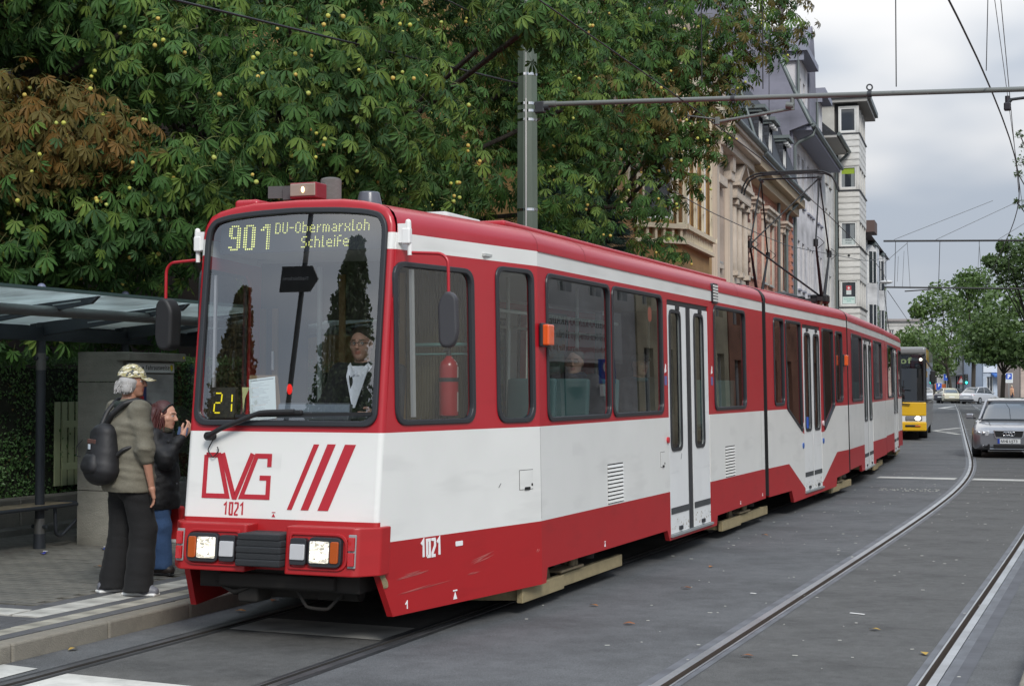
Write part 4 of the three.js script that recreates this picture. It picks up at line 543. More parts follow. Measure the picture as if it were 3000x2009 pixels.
// ---------- people ----------
// fields: bones are tapered capsules [ax,ay,az, bx,by,bz, ra, rb], joined by a smooth minimum and meshed with surface nets
function netMesh(f, lo, hi, c) {
  const nx = Math.ceil((hi[0] - lo[0]) / c) + 1, ny = Math.ceil((hi[1] - lo[1]) / c) + 1, nz = Math.ceil((hi[2] - lo[2]) / c) + 1, F = new Float32Array(nx * ny * nz), id = new Int32Array(nx * ny * nz).fill(-1);
  for (let k = 0, n = 0; k < nz; k++) for (let j = 0; j < ny; j++) for (let i = 0; i < nx; i++, n++) F[n] = f(lo[0] + i * c, lo[1] + j * c, lo[2] + k * c);
  const pos = [], ix = [], sx = 1, sy = nx, sz = nx * ny, off = [0, sx, sy, sx + sy, sz, sx + sz, sy + sz, sx + sy + sz], E = [[0, 1], [2, 3], [4, 5], [6, 7], [0, 2], [1, 3], [4, 6], [5, 7], [0, 4], [1, 5], [2, 6], [3, 7]];
  for (let k = 0; k < nz - 1; k++) for (let j = 0; j < ny - 1; j++) for (let i = 0; i < nx - 1; i++) {
    const n = i + j * sy + k * sz; let m = 0; for (let q = 0; q < 8; q++) if (F[n + off[q]] < 0) m |= 1 << q;
    if (m === 0 || m === 255) continue;
    let x = 0, y = 0, z = 0, w = 0;
    for (const [a, b] of E) { const fa = F[n + off[a]], fb = F[n + off[b]]; if ((fa < 0) !== (fb < 0)) { const t = fa / (fa - fb); x += (a & 1) + t * ((b & 1) - (a & 1)); y += ((a >> 1) & 1) + t * (((b >> 1) & 1) - ((a >> 1) & 1)); z += (a >> 2) + t * ((b >> 2) - (a >> 2)); w++; } }
    id[n] = pos.length / 3; pos.push(lo[0] + (i + x / w) * c, lo[1] + (j + y / w) * c, lo[2] + (k + z / w) * c);
  }
  const quad = (a, b, c2, d, flip) => { if (a < 0 || b < 0 || c2 < 0 || d < 0) return; if (flip) ix.push(a, c2, b, a, d, c2); else ix.push(a, b, c2, a, c2, d); };
  for (let k = 1; k < nz - 1; k++) for (let j = 1; j < ny - 1; j++) for (let i = 1; i < nx - 1; i++) {
    const n = i + j * sy + k * sz, a = F[n] < 0;
    if (a !== F[n + sx] < 0) quad(id[n - sy - sz], id[n - sz], id[n], id[n - sy], !a);
    if (a !== F[n + sy] < 0) quad(id[n - sx - sz], id[n - sx], id[n], id[n - sz], !a);
    if (a !== F[n + sz] < 0) quad(id[n - sx - sy], id[n - sy], id[n], id[n - sx], !a);
  }
  const g = new THREE.BufferGeometry(); g.setAttribute('position', new THREE.Float32BufferAttribute(pos, 3)); g.setIndex(ix); g.computeVertexNormals(); return g;
}
function capD(x, y, z, b) {
  const dx = b[3] - b[0], dy = b[4] - b[1], dz = b[5] - b[2], px = x - b[0], py = y - b[1], pz = z - b[2], L = dx * dx + dy * dy + dz * dz; let t = L ? (px * dx + py * dy + pz * dz) / L : 0; t = t < 0 ? 0 : t > 1 ? 1 : t;
  const qx = px - dx * t, qy = py - dy * t, qz = pz - dz * t; return Math.sqrt(qx * qx + qy * qy + qz * qz) - (b[6] + (b[7] - b[6]) * t);
}
const smin = (a, b, k) => { const h = Math.max(k - Math.abs(a - b), 0) / k; return Math.min(a, b) - h * h * k * 0.25; };
const ellD = (x, y, z, e) => { const a = (x - e[0]) / e[3], b = (y - e[1]) / e[4], c = (z - e[2]) / e[5], k = Math.sqrt(a * a + b * b + c * c); return (k - 1) * Math.min(e[3], e[4], e[5]); };
function fieldMesh(bones, ells, k, c, wrinkle = 0, cutF) {
  const lo = [9, 9, 9], hi = [-9, -9, -9]; for (const b of bones) for (let a = 0; a < 3; a++) { lo[a] = Math.min(lo[a], b[a] - b[6], b[a + 3] - b[7]); hi[a] = Math.max(hi[a], b[a] + b[6], b[a + 3] + b[7]); } for (const e of ells) for (let a = 0; a < 3; a++) { lo[a] = Math.min(lo[a], e[a] - e[a + 3]); hi[a] = Math.max(hi[a], e[a] + e[a + 3]); }
  const pad = c * 3 + k * 0.2; for (let a = 0; a < 3; a++) { lo[a] -= pad; hi[a] += pad; }
  return netMesh((x, y, z) => { let d = 9; for (const b of bones) d = smin(d, capD(x, y, z, b), k); for (const e of ells) d = smin(d, ellD(x, y, z, e), k); if (wrinkle && d < 0.06) d += wrinkle * (fbm(x * 7 + z * 5 + 3, y * 16 + z * 3, 3) - 0.5) * 2; if (cutF) d = Math.max(d, cutF(x, y, z)); return d; }, lo, hi, c);
}
// head in its own axes: centre of the skull at the origin, face towards +z
function headGeo(o = {}) {
  const c = o.cell || 0.0045;
  const f = (x, y, z) => {
    const ax = Math.abs(x);
    let d = ellD(x, y, z, [0, 0.02, -0.008, 0.077, 0.098, 0.096]);
    d = smin(d, ellD(x, y, z, [0, -0.045, 0.022, 0.062, 0.075, 0.066]), 0.03);
    d = smin(d, ellD(x, y, z, [0, -0.098, 0.058, 0.026, 0.018, 0.022]), 0.025);          // chin
    d = smin(d, capD(ax, y, z, [0.028, -0.02, 0.068, 0.056, -0.02, 0.045, 0.012, 0.014]), 0.02);   // cheek
    d = smin(d, capD(ax, y, z, [0.012, 0.028, 0.088, 0.045, 0.026, 0.070, 0.009, 0.008]), 0.012);  // brow
    d = smin(d, capD(x, y, z, [0, 0.016, 0.086, 0, -0.026, 0.108, 0.0085, 0.012]), 0.010);          // nose
    d = smin(d, capD(ax, y, z, [0.0, -0.030, 0.098, 0.012, -0.031, 0.090, 0.008, 0.007]), 0.006);
    d = Math.max(d, -ellD(ax, y, z, [0.031, 0.007, 0.092, 0.015, 0.009, 0.012]) - 0.002);           // eye sockets
    d = smin(d, ellD(ax, y, z, [0.031, 0.006, 0.074, 0.0115, 0.0105, 0.0115]), 0.003);              // eyeballs
    d = smin(d, capD(ax, y, z, [0, -0.056, 0.086, 0.019, -0.058, 0.076, 0.0065, 0.004]), 0.005);    // lips
    d = smin(d, capD(ax, y, z, [0, -0.066, 0.084, 0.015, -0.065, 0.077, 0.0065, 0.004]), 0.005);
    d = smin(d, ellD(ax, y, z, [0.080, -0.002, -0.004, 0.010, 0.032, 0.018]), 0.008);               // ears
    d = Math.max(d, -ellD(ax, y, z, [0.090, 0.0, 0.002, 0.006, 0.018, 0.009]));
    d = smin(d, capD(x, y, z, [0, -0.06, -0.025, 0, -0.16, -0.03, 0.055, 0.056]), 0.03);            // neck
    return d;
  };
  const g = netMesh(f, [-0.105, -0.165, -0.125], [0.105, 0.14, 0.135], c), p = g.attributes.position, C = new Float32Array(p.count * 3), sk = o.skin || [0.50, 0.27, 0.19];
  for (let i = 0; i < p.count; i++) {
    const x = p.getX(i), y = p.getY(i), z = p.getZ(i), ax = Math.abs(x); let q = sk.slice();
    if (z > 0.06 && y < -0.050 && y > -0.073 && ax < 0.021) q = [sk[0] * 0.78, sk[1] * 0.5, sk[2] * 0.5];
    if (z > 0.055 && y > 0.024 && y < 0.034 && ax > 0.014 && ax < 0.05) q = o.brow || [0.08, 0.05, 0.03];
    const e = Math.hypot((ax - 0.031) / 0.013, (y - 0.006) / 0.0075); if (z > 0.065 && e < 1) q = Math.hypot(ax - 0.031, y - 0.006) < 0.006 ? [0.03, 0.025, 0.02] : [0.45, 0.42, 0.4];
    if (o.stubble && y < -0.045 && z > -0.01 && !(z > 0.06 && y > -0.073 && ax < 0.021)) q = q.map((v) => v * 0.8);
    C.set(q, i * 3);
  }
  g.setAttribute('color', new THREE.BufferAttribute(C, 3)); return g;
}
// a hand hanging down from the wrist at the origin; palm faces -x (mirror with side), curl in radians
function handGeo(curl = 0.35, side = 1) {
  const B = [[0, -0.01, 0, 0, -0.02, 0, 0.024, 0.024], [0, -0.02, -0.018, 0, -0.085, -0.026, 0.016, 0.013], [0, -0.02, 0.0, 0, -0.09, -0.004, 0.017, 0.013], [0, -0.02, 0.016, 0, -0.085, 0.02, 0.016, 0.013]];
  const fingers = [[0.030, 0.072, 0.0085], [0.010, 0.080, 0.009], [-0.010, 0.075, 0.0085], [-0.029, 0.058, 0.0075]], out = [];
  for (const [z, len, r] of fingers) { let a = [0, -0.088, z * 0.9], ang = curl * 0.6; for (let s = 0; s < 3; s++) { const l = len * [0.45, 0.32, 0.23][s], b = [a[0] - Math.sin(ang) * l, a[1] - Math.cos(ang) * l, a[2] + z * 0.08]; out.push([...a, ...b, r * (1 - 0.08 * s), r * (0.94 - 0.08 * s)]); a = b; ang += curl; } }
  out.push([-0.005, -0.03, 0.03, -0.015, -0.065, 0.052, 0.012, 0.0105], [-0.015, -0.065, 0.052, -0.022, -0.092, 0.055, 0.0105, 0.009]);
  const all = [...B, ...out], g = netMesh((x, y, z) => { let d = 9; for (const b of B) d = smin(d, capD(x, y, z, b), 0.02); for (const b of out) d = smin(d, capD(x, y, z, b), 0.004); return d; }, [-0.075, -0.19, -0.06], [0.045, 0.03, 0.085], 0.0042);
  return side < 0 ? remap(g, (x, y, z, o) => { o[0] = -x; o[1] = y; o[2] = z; }, true) : g;
}
const tint = (g, c) => { g = plain(g); if (!g.attributes.color) { const C = new Float32Array(g.attributes.position.count * 3); for (let i = 0; i < C.length; i += 3) C.set(c, i); g.setAttribute('color', new THREE.BufferAttribute(C, 3)); } return g; };
const skinM = new THREE.MeshStandardMaterial({ vertexColors: true, roughness: 0.52 });
const b2 = (a, b, r0, r1 = r0) => [...a, ...b, r0, r1];
// J: joints; everything in metres, facing +z, +x is the person's left
function person(label, pos, turn, J, o) {
  const P = thing('person', label, 'person', pos, turn, o.group), sk = o.skin || [0.50, 0.27, 0.19];
  const body = [b2(J.hipL, J.kneeL, 0.075, 0.052), b2(J.kneeL, J.ankL, 0.050, 0.036), b2(J.hipR, J.kneeR, 0.075, 0.052), b2(J.kneeR, J.ankR, 0.050, 0.036), b2(J.pel, J.chest, 0.12, 0.125), b2(J.chest, J.neck, 0.10, 0.052), b2(J.neck, J.head, 0.054, 0.05), b2(J.shL, J.shR, 0.06), b2(J.shL, J.elL, 0.048, 0.04), b2(J.elL, J.wrL, 0.04, 0.026), b2(J.shR, J.elR, 0.048, 0.04), b2(J.elR, J.wrR, 0.04, 0.026)];
  const hg = headGeo({ skin: sk, ...o.headOpt }).applyMatrix4(M4(...J.head, o.headPitch || 0, o.headTurn || 0, o.headTilt || 0)), hands = [];
  for (const [w, e, s, rot, cu] of [[J.wrL, J.elL, 1, o.handL || [0, 0, 0], o.curlL ?? 0.35], [J.wrR, J.elR, -1, o.handR || [0, 0, 0], o.curlR ?? 0.35]]) {
    const d = V(w[0] - e[0], w[1] - e[1], w[2] - e[2]).normalize(), q = new THREE.Quaternion().setFromUnitVectors(V(0, -1, 0), d), m = new THREE.Matrix4().compose(V(...w), q.multiply(new THREE.Quaternion().setFromEuler(new THREE.Euler(...rot))), V(1, 1, 1)); hands.push(handGeo(cu, s).applyMatrix4(m));
  }
  part(P, 'body', merge([tint(fieldMesh(body, [], 0.05, 0.016), sk), tint(hg, sk), ...hands.map((h) => tint(h, sk))]), skinM);
  for (const g of o.wear) part(P, g.name, g.geo, g.mat, g.label);
  return P;
}
const camoT = canv(256, 256, (x, w, h) => { x.fillStyle = '#b9b190'; x.fillRect(0, 0, w, h); const cs = ['#8d8458', '#d9d5c4', '#3c3f45', '#a39a6c', '#4a4d50']; for (let i = 0; i < 90; i++) { x.fillStyle = cs[i % 5]; x.beginPath(); const cx = hash2(i, 1) * w, cy = hash2(i, 2) * h, n = 7; for (let k = 0; k < n; k++) { const r = (8 + hash2(i, k + 10) * 20) * (i % 5 === 2 ? 0.7 : 1), a = k / n * 6.283; x.lineTo(cx + Math.cos(a) * r * 1.4, cy + Math.sin(a) * r * 0.7); } x.fill(); } });
camoT.wrapS = camoT.wrapT = THREE.RepeatWrapping;
const cloth = (r, g, b, rough = 0.9) => phys(r, g, b, rough, { sheen: 0.25, sheenRoughness: 0.6, sheenColor: col(0.3, 0.3, 0.3), map: rep(grainTex, 2.5), bumpMap: rep(grainBump, 9), bumpScale: 0.002 });
const shoeGeo = (L = 0.29, h = 0.11, heel = 0.02) => [fieldMesh([[0, 0.045, -0.10, 0, 0.04, 0.06, 0.046, 0.05], [0, 0.04, 0.06, 0.0, 0.034, L - 0.17, 0.048, 0.036], [0, 0.05, -0.075, 0, h - 0.015, -0.065, 0.044, 0.04]], [], 0.03, 0.011, 0, (x, y, z) => 0.012 - y), rbox(0.096, 0.024, L, 0.011, 0, 0.012, L / 2 - 0.145)];
const hair = (bones, ells, wr = 0.006) => fieldMesh(bones, ells, 0.02, 0.008, wr);
{
  // man with the cap, seen from behind
  const J = { pel: [0, 0.95, 0], hipL: [0.095, 0.92, 0], hipR: [-0.095, 0.92, 0], kneeL: [0.155, 0.50, 0.04], kneeR: [-0.125, 0.50, 0.06], ankL: [0.185, 0.09, -0.01], ankR: [-0.155, 0.09, 0.02], chest: [0, 1.26, 0], neck: [0, 1.48, -0.01], head: [0, 1.655, 0.03], shL: [0.175, 1.42, -0.01], shR: [-0.175, 1.42, -0.01], elL: [0.25, 1.15, -0.01], elR: [-0.265, 1.10, -0.01], wrL: [0.15, 0.93, 0.06], wrR: [-0.255, 0.845, 0.05] };
  const jacket = fieldMesh([b2([0, 0.84, 0.01], [0, 1.30, 0], 0.175, 0.165), b2([0.06, 0.84, 0], [0.08, 1.30, 0], 0.165, 0.14), b2([-0.06, 0.84, 0], [-0.08, 1.30, 0], 0.165, 0.14), b2([0, 1.3, 0], [0, 1.47, -0.01], 0.15, 0.075), b2(J.shL, J.shR, 0.082), b2(J.shL, J.elL, 0.078, 0.066), b2(J.elL, [0.16, 0.94, 0.06], 0.064, 0.055), b2(J.shR, [-0.255, 1.14, -0.01], 0.082, 0.074), b2([-0.258, 1.13, -0.01], [-0.262, 1.055, 0.0], 0.080, 0.062)], [], 0.04, 0.012, 0.024, (x, y, z) => (Math.abs(x) < 0.2 || y < 0.8 ? 0.80 - y : -1));
  const tr = (s, h, k, a) => fieldMesh([b2([s * 0.09, 0.90, 0], k, 0.122, 0.098), b2(k, [a[0], 0.02, a[2] - 0.025], 0.098, 0.116), b2([0, 0.86, 0], [s * 0.05, 0.95, 0], 0.13, 0.13)], [], 0.05, 0.013, 0.009, (x, y) => 0.032 - y);
  const m = person('man in olive fleece jacket, black trousers and camouflage cap waiting on the platform', [-7.30, 0.12, -10.22], 2.72, J, {
    headTurn: -0.85, handR: [0, 1.2, 0], curlR: 0.30, skin: [0.42, 0.21, 0.14], wear: [
      { name: 'jacket', geo: tri(jacket), mat: cloth(0.20, 0.185, 0.14) }, { name: 'collar', geo: new THREE.TorusGeometry(0.082, 0.028, 10, 28).applyMatrix4(M4(0, 1.485, -0.01, Math.PI / 2 - 0.15, 0, 0, [1.12, 1, 1.2])), mat: cloth(0.025, 0.04, 0.035) },
      { name: 'trousers', geo: tri(merge([tr(1, 0, J.kneeL, J.ankL), tr(-1, 0, J.kneeR, J.ankR)])), mat: cloth(0.010, 0.010, 0.011) },
      { name: 'hair', geo: hair([], [[-0.01, 1.635, -0.02, 0.09, 0.075, 0.085], [0.05, 1.61, -0.05, 0.05, 0.045, 0.04], [-0.04, 1.605, -0.055, 0.05, 0.05, 0.035]], 0.014).applyMatrix4(M4(0, 0, 0)), mat: mat(0.36, 0.35, 0.34, 0.8) },
    ] });
  const capG = netMesh((x, y, z) => { const d = Math.max(Math.abs(ellD(x, y, z, [0, 0.02, -0.008, 0.094, 0.118, 0.112])) - 0.004, 0.035 - y + 0.12 * Math.max(0, -z - 0.0)); return d; }, [-0.12, 0.0, -0.14], [0.12, 0.16, 0.13], 0.006);
  const capM = mat(1, 1, 1, 0.9, { map: rep(camoT, 5.5) });
  const headM = M4(...J.head, 0, -0.85, 0);
  const cp = part(m, 'cap', tri(capG).applyMatrix4(headM), capM, 'camouflage baseball cap'); part(cp, 'cap_brim', tri(remap(ext(rpoly([[-0.075, 0], [0.075, 0], [0.068, 0.075], [0.03, 0.10], [-0.03, 0.10], [-0.068, 0.075]], 0.03), 0.006), (x, y, z, o) => { o[0] = x; o[1] = 0.045 - x * x * 4 - y * 0.35 + z; o[2] = 0.085 + y; })).applyMatrix4(headM), capM);
  for (const [s, a, t] of [[1, J.ankL, -0.1], [-1, J.ankR, -1.05]]) { const sg = shoeGeo(); const sh = part(m, 'shoe', sg[0], mat(0.30, 0.31, 0.36, 0.5, { map: rep(stainTex, 6) }), 'silver and blue running shoe'); sh.position.set(a[0], 0, a[2]); sh.rotation.y = t; part(sh, 'shoe_sole', sg[1], M.white); part(sh, 'shoe_stripe', [rbox(0.098, 0.03, 0.03, 0.008, 0, 0.06, 0.02, 0.5), rbox(0.096, 0.03, 0.025, 0.008, 0, 0.055, 0.07, 0.5), rbox(0.097, 0.04, 0.05, 0.01, 0, 0.05, -0.10)], mat(0.04, 0.05, 0.14, 0.4)); }
  { const st = []; for (let i = 0; i < 160; i++) { const a = rr(-3.0, 0.2), c = Math.cos(a), s2 = Math.sin(a), y = rr(1.60, 1.67), r = 0.086; st.push(tube([[c * r - 0.008, y, s2 * r - 0.015], [c * (r + 0.008), y - 0.015, s2 * (r + 0.008) - 0.017], [c * (r + rr(0.0, 0.022)), y - rr(0.02, 0.045), s2 * (r + rr(0, 0.018)) - 0.02]], rr(0.0012, 0.003), 4, 5)); } part(m, 'hair_strands', st, mat(0.45, 0.44, 0.43, 0.7)); }
  // backpack: hangs on his shoulders, a thing of its own
  const bp = thing('backpack', 'black backpack with brown patch worn by the man in the camouflage cap', 'backpack', [-7.30, 0.12, -10.22], 2.72);
  const blk = mat(0.012, 0.012, 0.014, 0.6, { bumpMap: rep(grainBump, 8), bumpScale: 0.006 });
  part(bp, 'bag', fieldMesh([b2([0.10, 0.98, -0.24], [0.10, 1.25, -0.22], 0.115, 0.085), b2([0.16, 0.97, -0.24], [0.15, 1.24, -0.22], 0.11, 0.08), b2([0.04, 0.98, -0.24], [0.06, 1.24, -0.22], 0.11, 0.08)], [[0.11, 1.02, -0.30, 0.11, 0.10, 0.06]], 0.04, 0.012, 0.008), blk);
  part(bp, 'front_pocket', fieldMesh([b2([0.05, 1.0, -0.335], [0.15, 1.0, -0.335], 0.055, 0.055), b2([0.06, 1.06, -0.33], [0.14, 1.06, -0.33], 0.045)], [], 0.04, 0.011, 0.006), blk);
  part(bp, 'patch', rbox(0.12, 0.035, 0.012, 0.004, 0.12, 1.195, -0.318, 0, 0, 0.04), mat(0.10, 0.045, 0.035, 0.8)); part(bp, 'tag', rbox(0.03, 0.04, 0.008, 0.003, 0.11, 1.155, -0.345), mat(0.5, 0.55, 0.6, 0.5));
  part(bp, 'strap', [tube([[0.10, 1.30, -0.19], [0.12, 1.42, -0.12], [0.13, 1.515, -0.02], [0.13, 1.47, 0.09], [0.13, 1.3, 0.14]], 0.022, 8, 30), tube([[0.05, 1.29, -0.19], [-0.03, 1.40, -0.17], [-0.10, 1.485, -0.10], [-0.14, 1.51, -0.01], [-0.14, 1.47, 0.10]], 0.024, 8, 30), tube([[0.0, 1.02, -0.22], [-0.09, 1.07, -0.185], [-0.15, 1.13, -0.14], [-0.185, 1.16, -0.06]], 0.016, 8, 24), tube([[0.24, 1.20, -0.27], [0.29, 1.15, -0.29], [0.30, 1.08, -0.29], [0.25, 1.07, -0.28]], 0.004, 6, 20)], M.black);
  for (const n of ['bag', 'front_pocket', 'patch', 'tag']) bp.children.filter((q) => q.name === n).forEach((q) => { q.position.x -= 0.075; q.position.z += 0.02; });
  // mobile phone in his right hand
  const ph = one('mobile_phone', rbox(0.014, 0.11, 0.05, 0.005), M.black, 'black mobile phone in the hanging hand of the man', 'phone'); { const r = 2.72, lx = -0.235, lz = 0.075; ph.position.set(-7.30 + lx * Math.cos(r) + lz * Math.sin(r), 0.12 + 0.755, -10.22 - lx * Math.sin(r) + lz * Math.cos(r)); ph.rotation.set(0.2, r, 0.1); }
}
{
  // woman behind him, hand at her mouth
  const J = { pel: [0, 0.80, 0], hipL: [0.085, 0.77, 0], hipR: [-0.085, 0.77, 0], kneeL: [0.10, 0.42, -0.02], kneeR: [-0.09, 0.42, 0.06], ankL: [0.12, 0.09, -0.26], ankR: [-0.09, 0.09, 0.06], chest: [0, 1.04, 0.01], neck: [0, 1.22, 0.01], head: [0, 1.365, 0.05], shL: [0.15, 1.17, 0], shR: [-0.15, 1.17, 0], elL: [0.22, 0.92, -0.02], elR: [-0.19, 0.99, 0.13], wrL: [0.22, 0.70, 0.0], wrR: [-0.07, 1.19, 0.235] };
  const jk = fieldMesh([b2([0, 0.62, 0], [0, 1.08, 0.0], 0.17, 0.15), b2([0.06, 0.64, 0], [0.06, 1.08, 0], 0.15, 0.13), b2([-0.06, 0.64, 0], [-0.06, 1.08, 0], 0.15, 0.13), b2([0, 1.08, 0], [0, 1.23, 0.01], 0.13, 0.075), b2(J.shL, J.shR, 0.075), b2(J.shL, J.elL, 0.078, 0.066), b2(J.elL, [0.22, 0.76, 0], 0.062, 0.05), b2(J.shR, J.elR, 0.08, 0.07), b2(J.elR, [-0.085, 1.16, 0.22], 0.064, 0.046)], [], 0.05, 0.012, 0.018, (x, y) => (Math.abs(x) < 0.21 ? 0.565 - y : -1));
  const w = person('woman with dark red hair, black jacket and jeans, hand at her mouth', [-7.80, 0.12, -11.36], 1.80, J, {
    skin: [0.55, 0.30, 0.21], headPitch: 0.08, handR: [0, 0.6, 0], curlR: 0.5, wear: [
      { name: 'jacket', geo: tri(jk), mat: cloth(0.008, 0.008, 0.010, 0.6) }, { name: 'jeans', geo: tri(merge([fieldMesh([b2([0.07, 0.78, 0], J.kneeL, 0.105, 0.075), b2(J.kneeL, [0.12, 0.08, -0.25], 0.073, 0.088)], [], 0.04, 0.012, 0.009, (x, y) => 0.07 - y), fieldMesh([b2([-0.07, 0.78, 0], J.kneeR, 0.105, 0.078), b2(J.kneeR, [-0.09, 0.07, 0.06], 0.075, 0.092)], [], 0.04, 0.012, 0.009, (x, y) => 0.06 - y)])), mat: cloth(0.055, 0.115, 0.25) },
      { name: 'hair', geo: hair([b2([0.05, 1.39, -0.03], [0.07, 1.22, -0.06], 0.055, 0.06), b2([-0.05, 1.39, -0.03], [-0.075, 1.22, -0.05], 0.055, 0.06), b2([0, 1.40, -0.05], [0, 1.22, -0.08], 0.07, 0.07)], [[0, 1.405, 0.025, 0.088, 0.098, 0.098]], 0.008), mat: mat(0.055, 0.012, 0.012, 0.55) },
      { name: 'scarf', geo: new THREE.TorusGeometry(0.07, 0.03, 8, 24).applyMatrix4(M4(0, 1.24, 0.02, Math.PI / 2, 0, 0)), mat: mat(0.10, 0.10, 0.10, 0.9, { map: rep(camoT, 8) }) },
      { name: 'sunglasses', geo: tube([[-0.085, 1.40, 0.06], [-0.06, 1.45, 0.10], [0, 1.465, 0.115], [0.06, 1.45, 0.10], [0.085, 1.40, 0.06]], 0.008, 6, 24), mat: M.black }, { name: 'jacket_button', geo: [sph(0.008, -0.16, 0.70, 0.09), sph(0.008, -0.02, 0.78, 0.165)], mat: M.chrome },
    ] });
  for (const [s, a, t, rx] of [[1, J.ankL, 0.0, 0.35], [-1, J.ankR, -0.05, 0]]) { const g = shoeGeo(0.25, 0.16); const sh = part(w, 'boot', [g[0]], mat(0.022, 0.015, 0.013, 0.45)); sh.position.set(a[0], 0.012, a[2]); sh.rotation.set(rx, t, 0); part(sh, 'boot_heel', [rbox(0.06, 0.035, 0.06, 0.008, 0, 0.006, -0.11), rbox(0.085, 0.016, 0.16, 0.006, 0, 0.01, 0.02)], M.black); }
  { const st = []; for (let i = 0; i < 90; i++) { const a = rr(2.2, 7.2), c = Math.cos(a), s2 = Math.sin(a), y = rr(1.36, 1.47), r = 0.092 - (y > 1.44 ? 0.025 : 0); st.push(tube([[c * r, y, s2 * r + 0.01], [c * (r + 0.02), y - 0.09, s2 * (r + 0.015) - 0.015], [c * (r + rr(0.01, 0.05)), y - rr(0.17, 0.26), s2 * (r + rr(0, 0.04)) - 0.03]], rr(0.004, 0.008), 4, 6)); } part(w, 'hair_strands', st, mat(0.07, 0.014, 0.012, 0.5)); }
  const bag = thing('shopping_bag', 'red shopping bag with white base hanging behind the legs of the man', 'bag', [-7.80, 0.12, -11.36], 1.80);
  part(bag, 'bag_body', remap(new RoundedBoxGeometry(0.12, 0.30, 0.27, 3, 0.03), (x, y, z, o) => { o[0] = 0.235 + x * (1 + (0.15 - y) * 0.8) + 0.01 * Math.sin(z * 30 + y * 20); o[1] = 0.42 + y; o[2] = 0.03 + z * (1 - (y + 0.15) * 0.9); }), mat(0.50, 0.015, 0.015, 0.5)); part(bag, 'bag_base', rbox(0.13, 0.05, 0.27, 0.015, 0.235, 0.275, 0.03), M.white); part(bag, 'bag_handle', tube([[0.235, 0.56, -0.04], [0.235, 0.62, 0.0], [0.235, 0.63, 0.03], [0.235, 0.56, 0.09]], 0.008, 6, 20), mat(0.45, 0.015, 0.015, 0.5));
  const card = one('paper_card', rbox(0.005, 0.07, 0.09, 0.002), mat(0.03, 0.06, 0.14, 0.5), 'small dark blue card held at the mouth of the woman', 'card'); { const r = 1.80, lx = -0.065, lz = 0.235; card.position.set(-7.80 + lx * Math.cos(r) + lz * Math.sin(r), 0.12 + 1.235, -11.36 - lx * Math.sin(r) + lz * Math.cos(r)); card.rotation.set(-0.5, r, 0.2); }
}
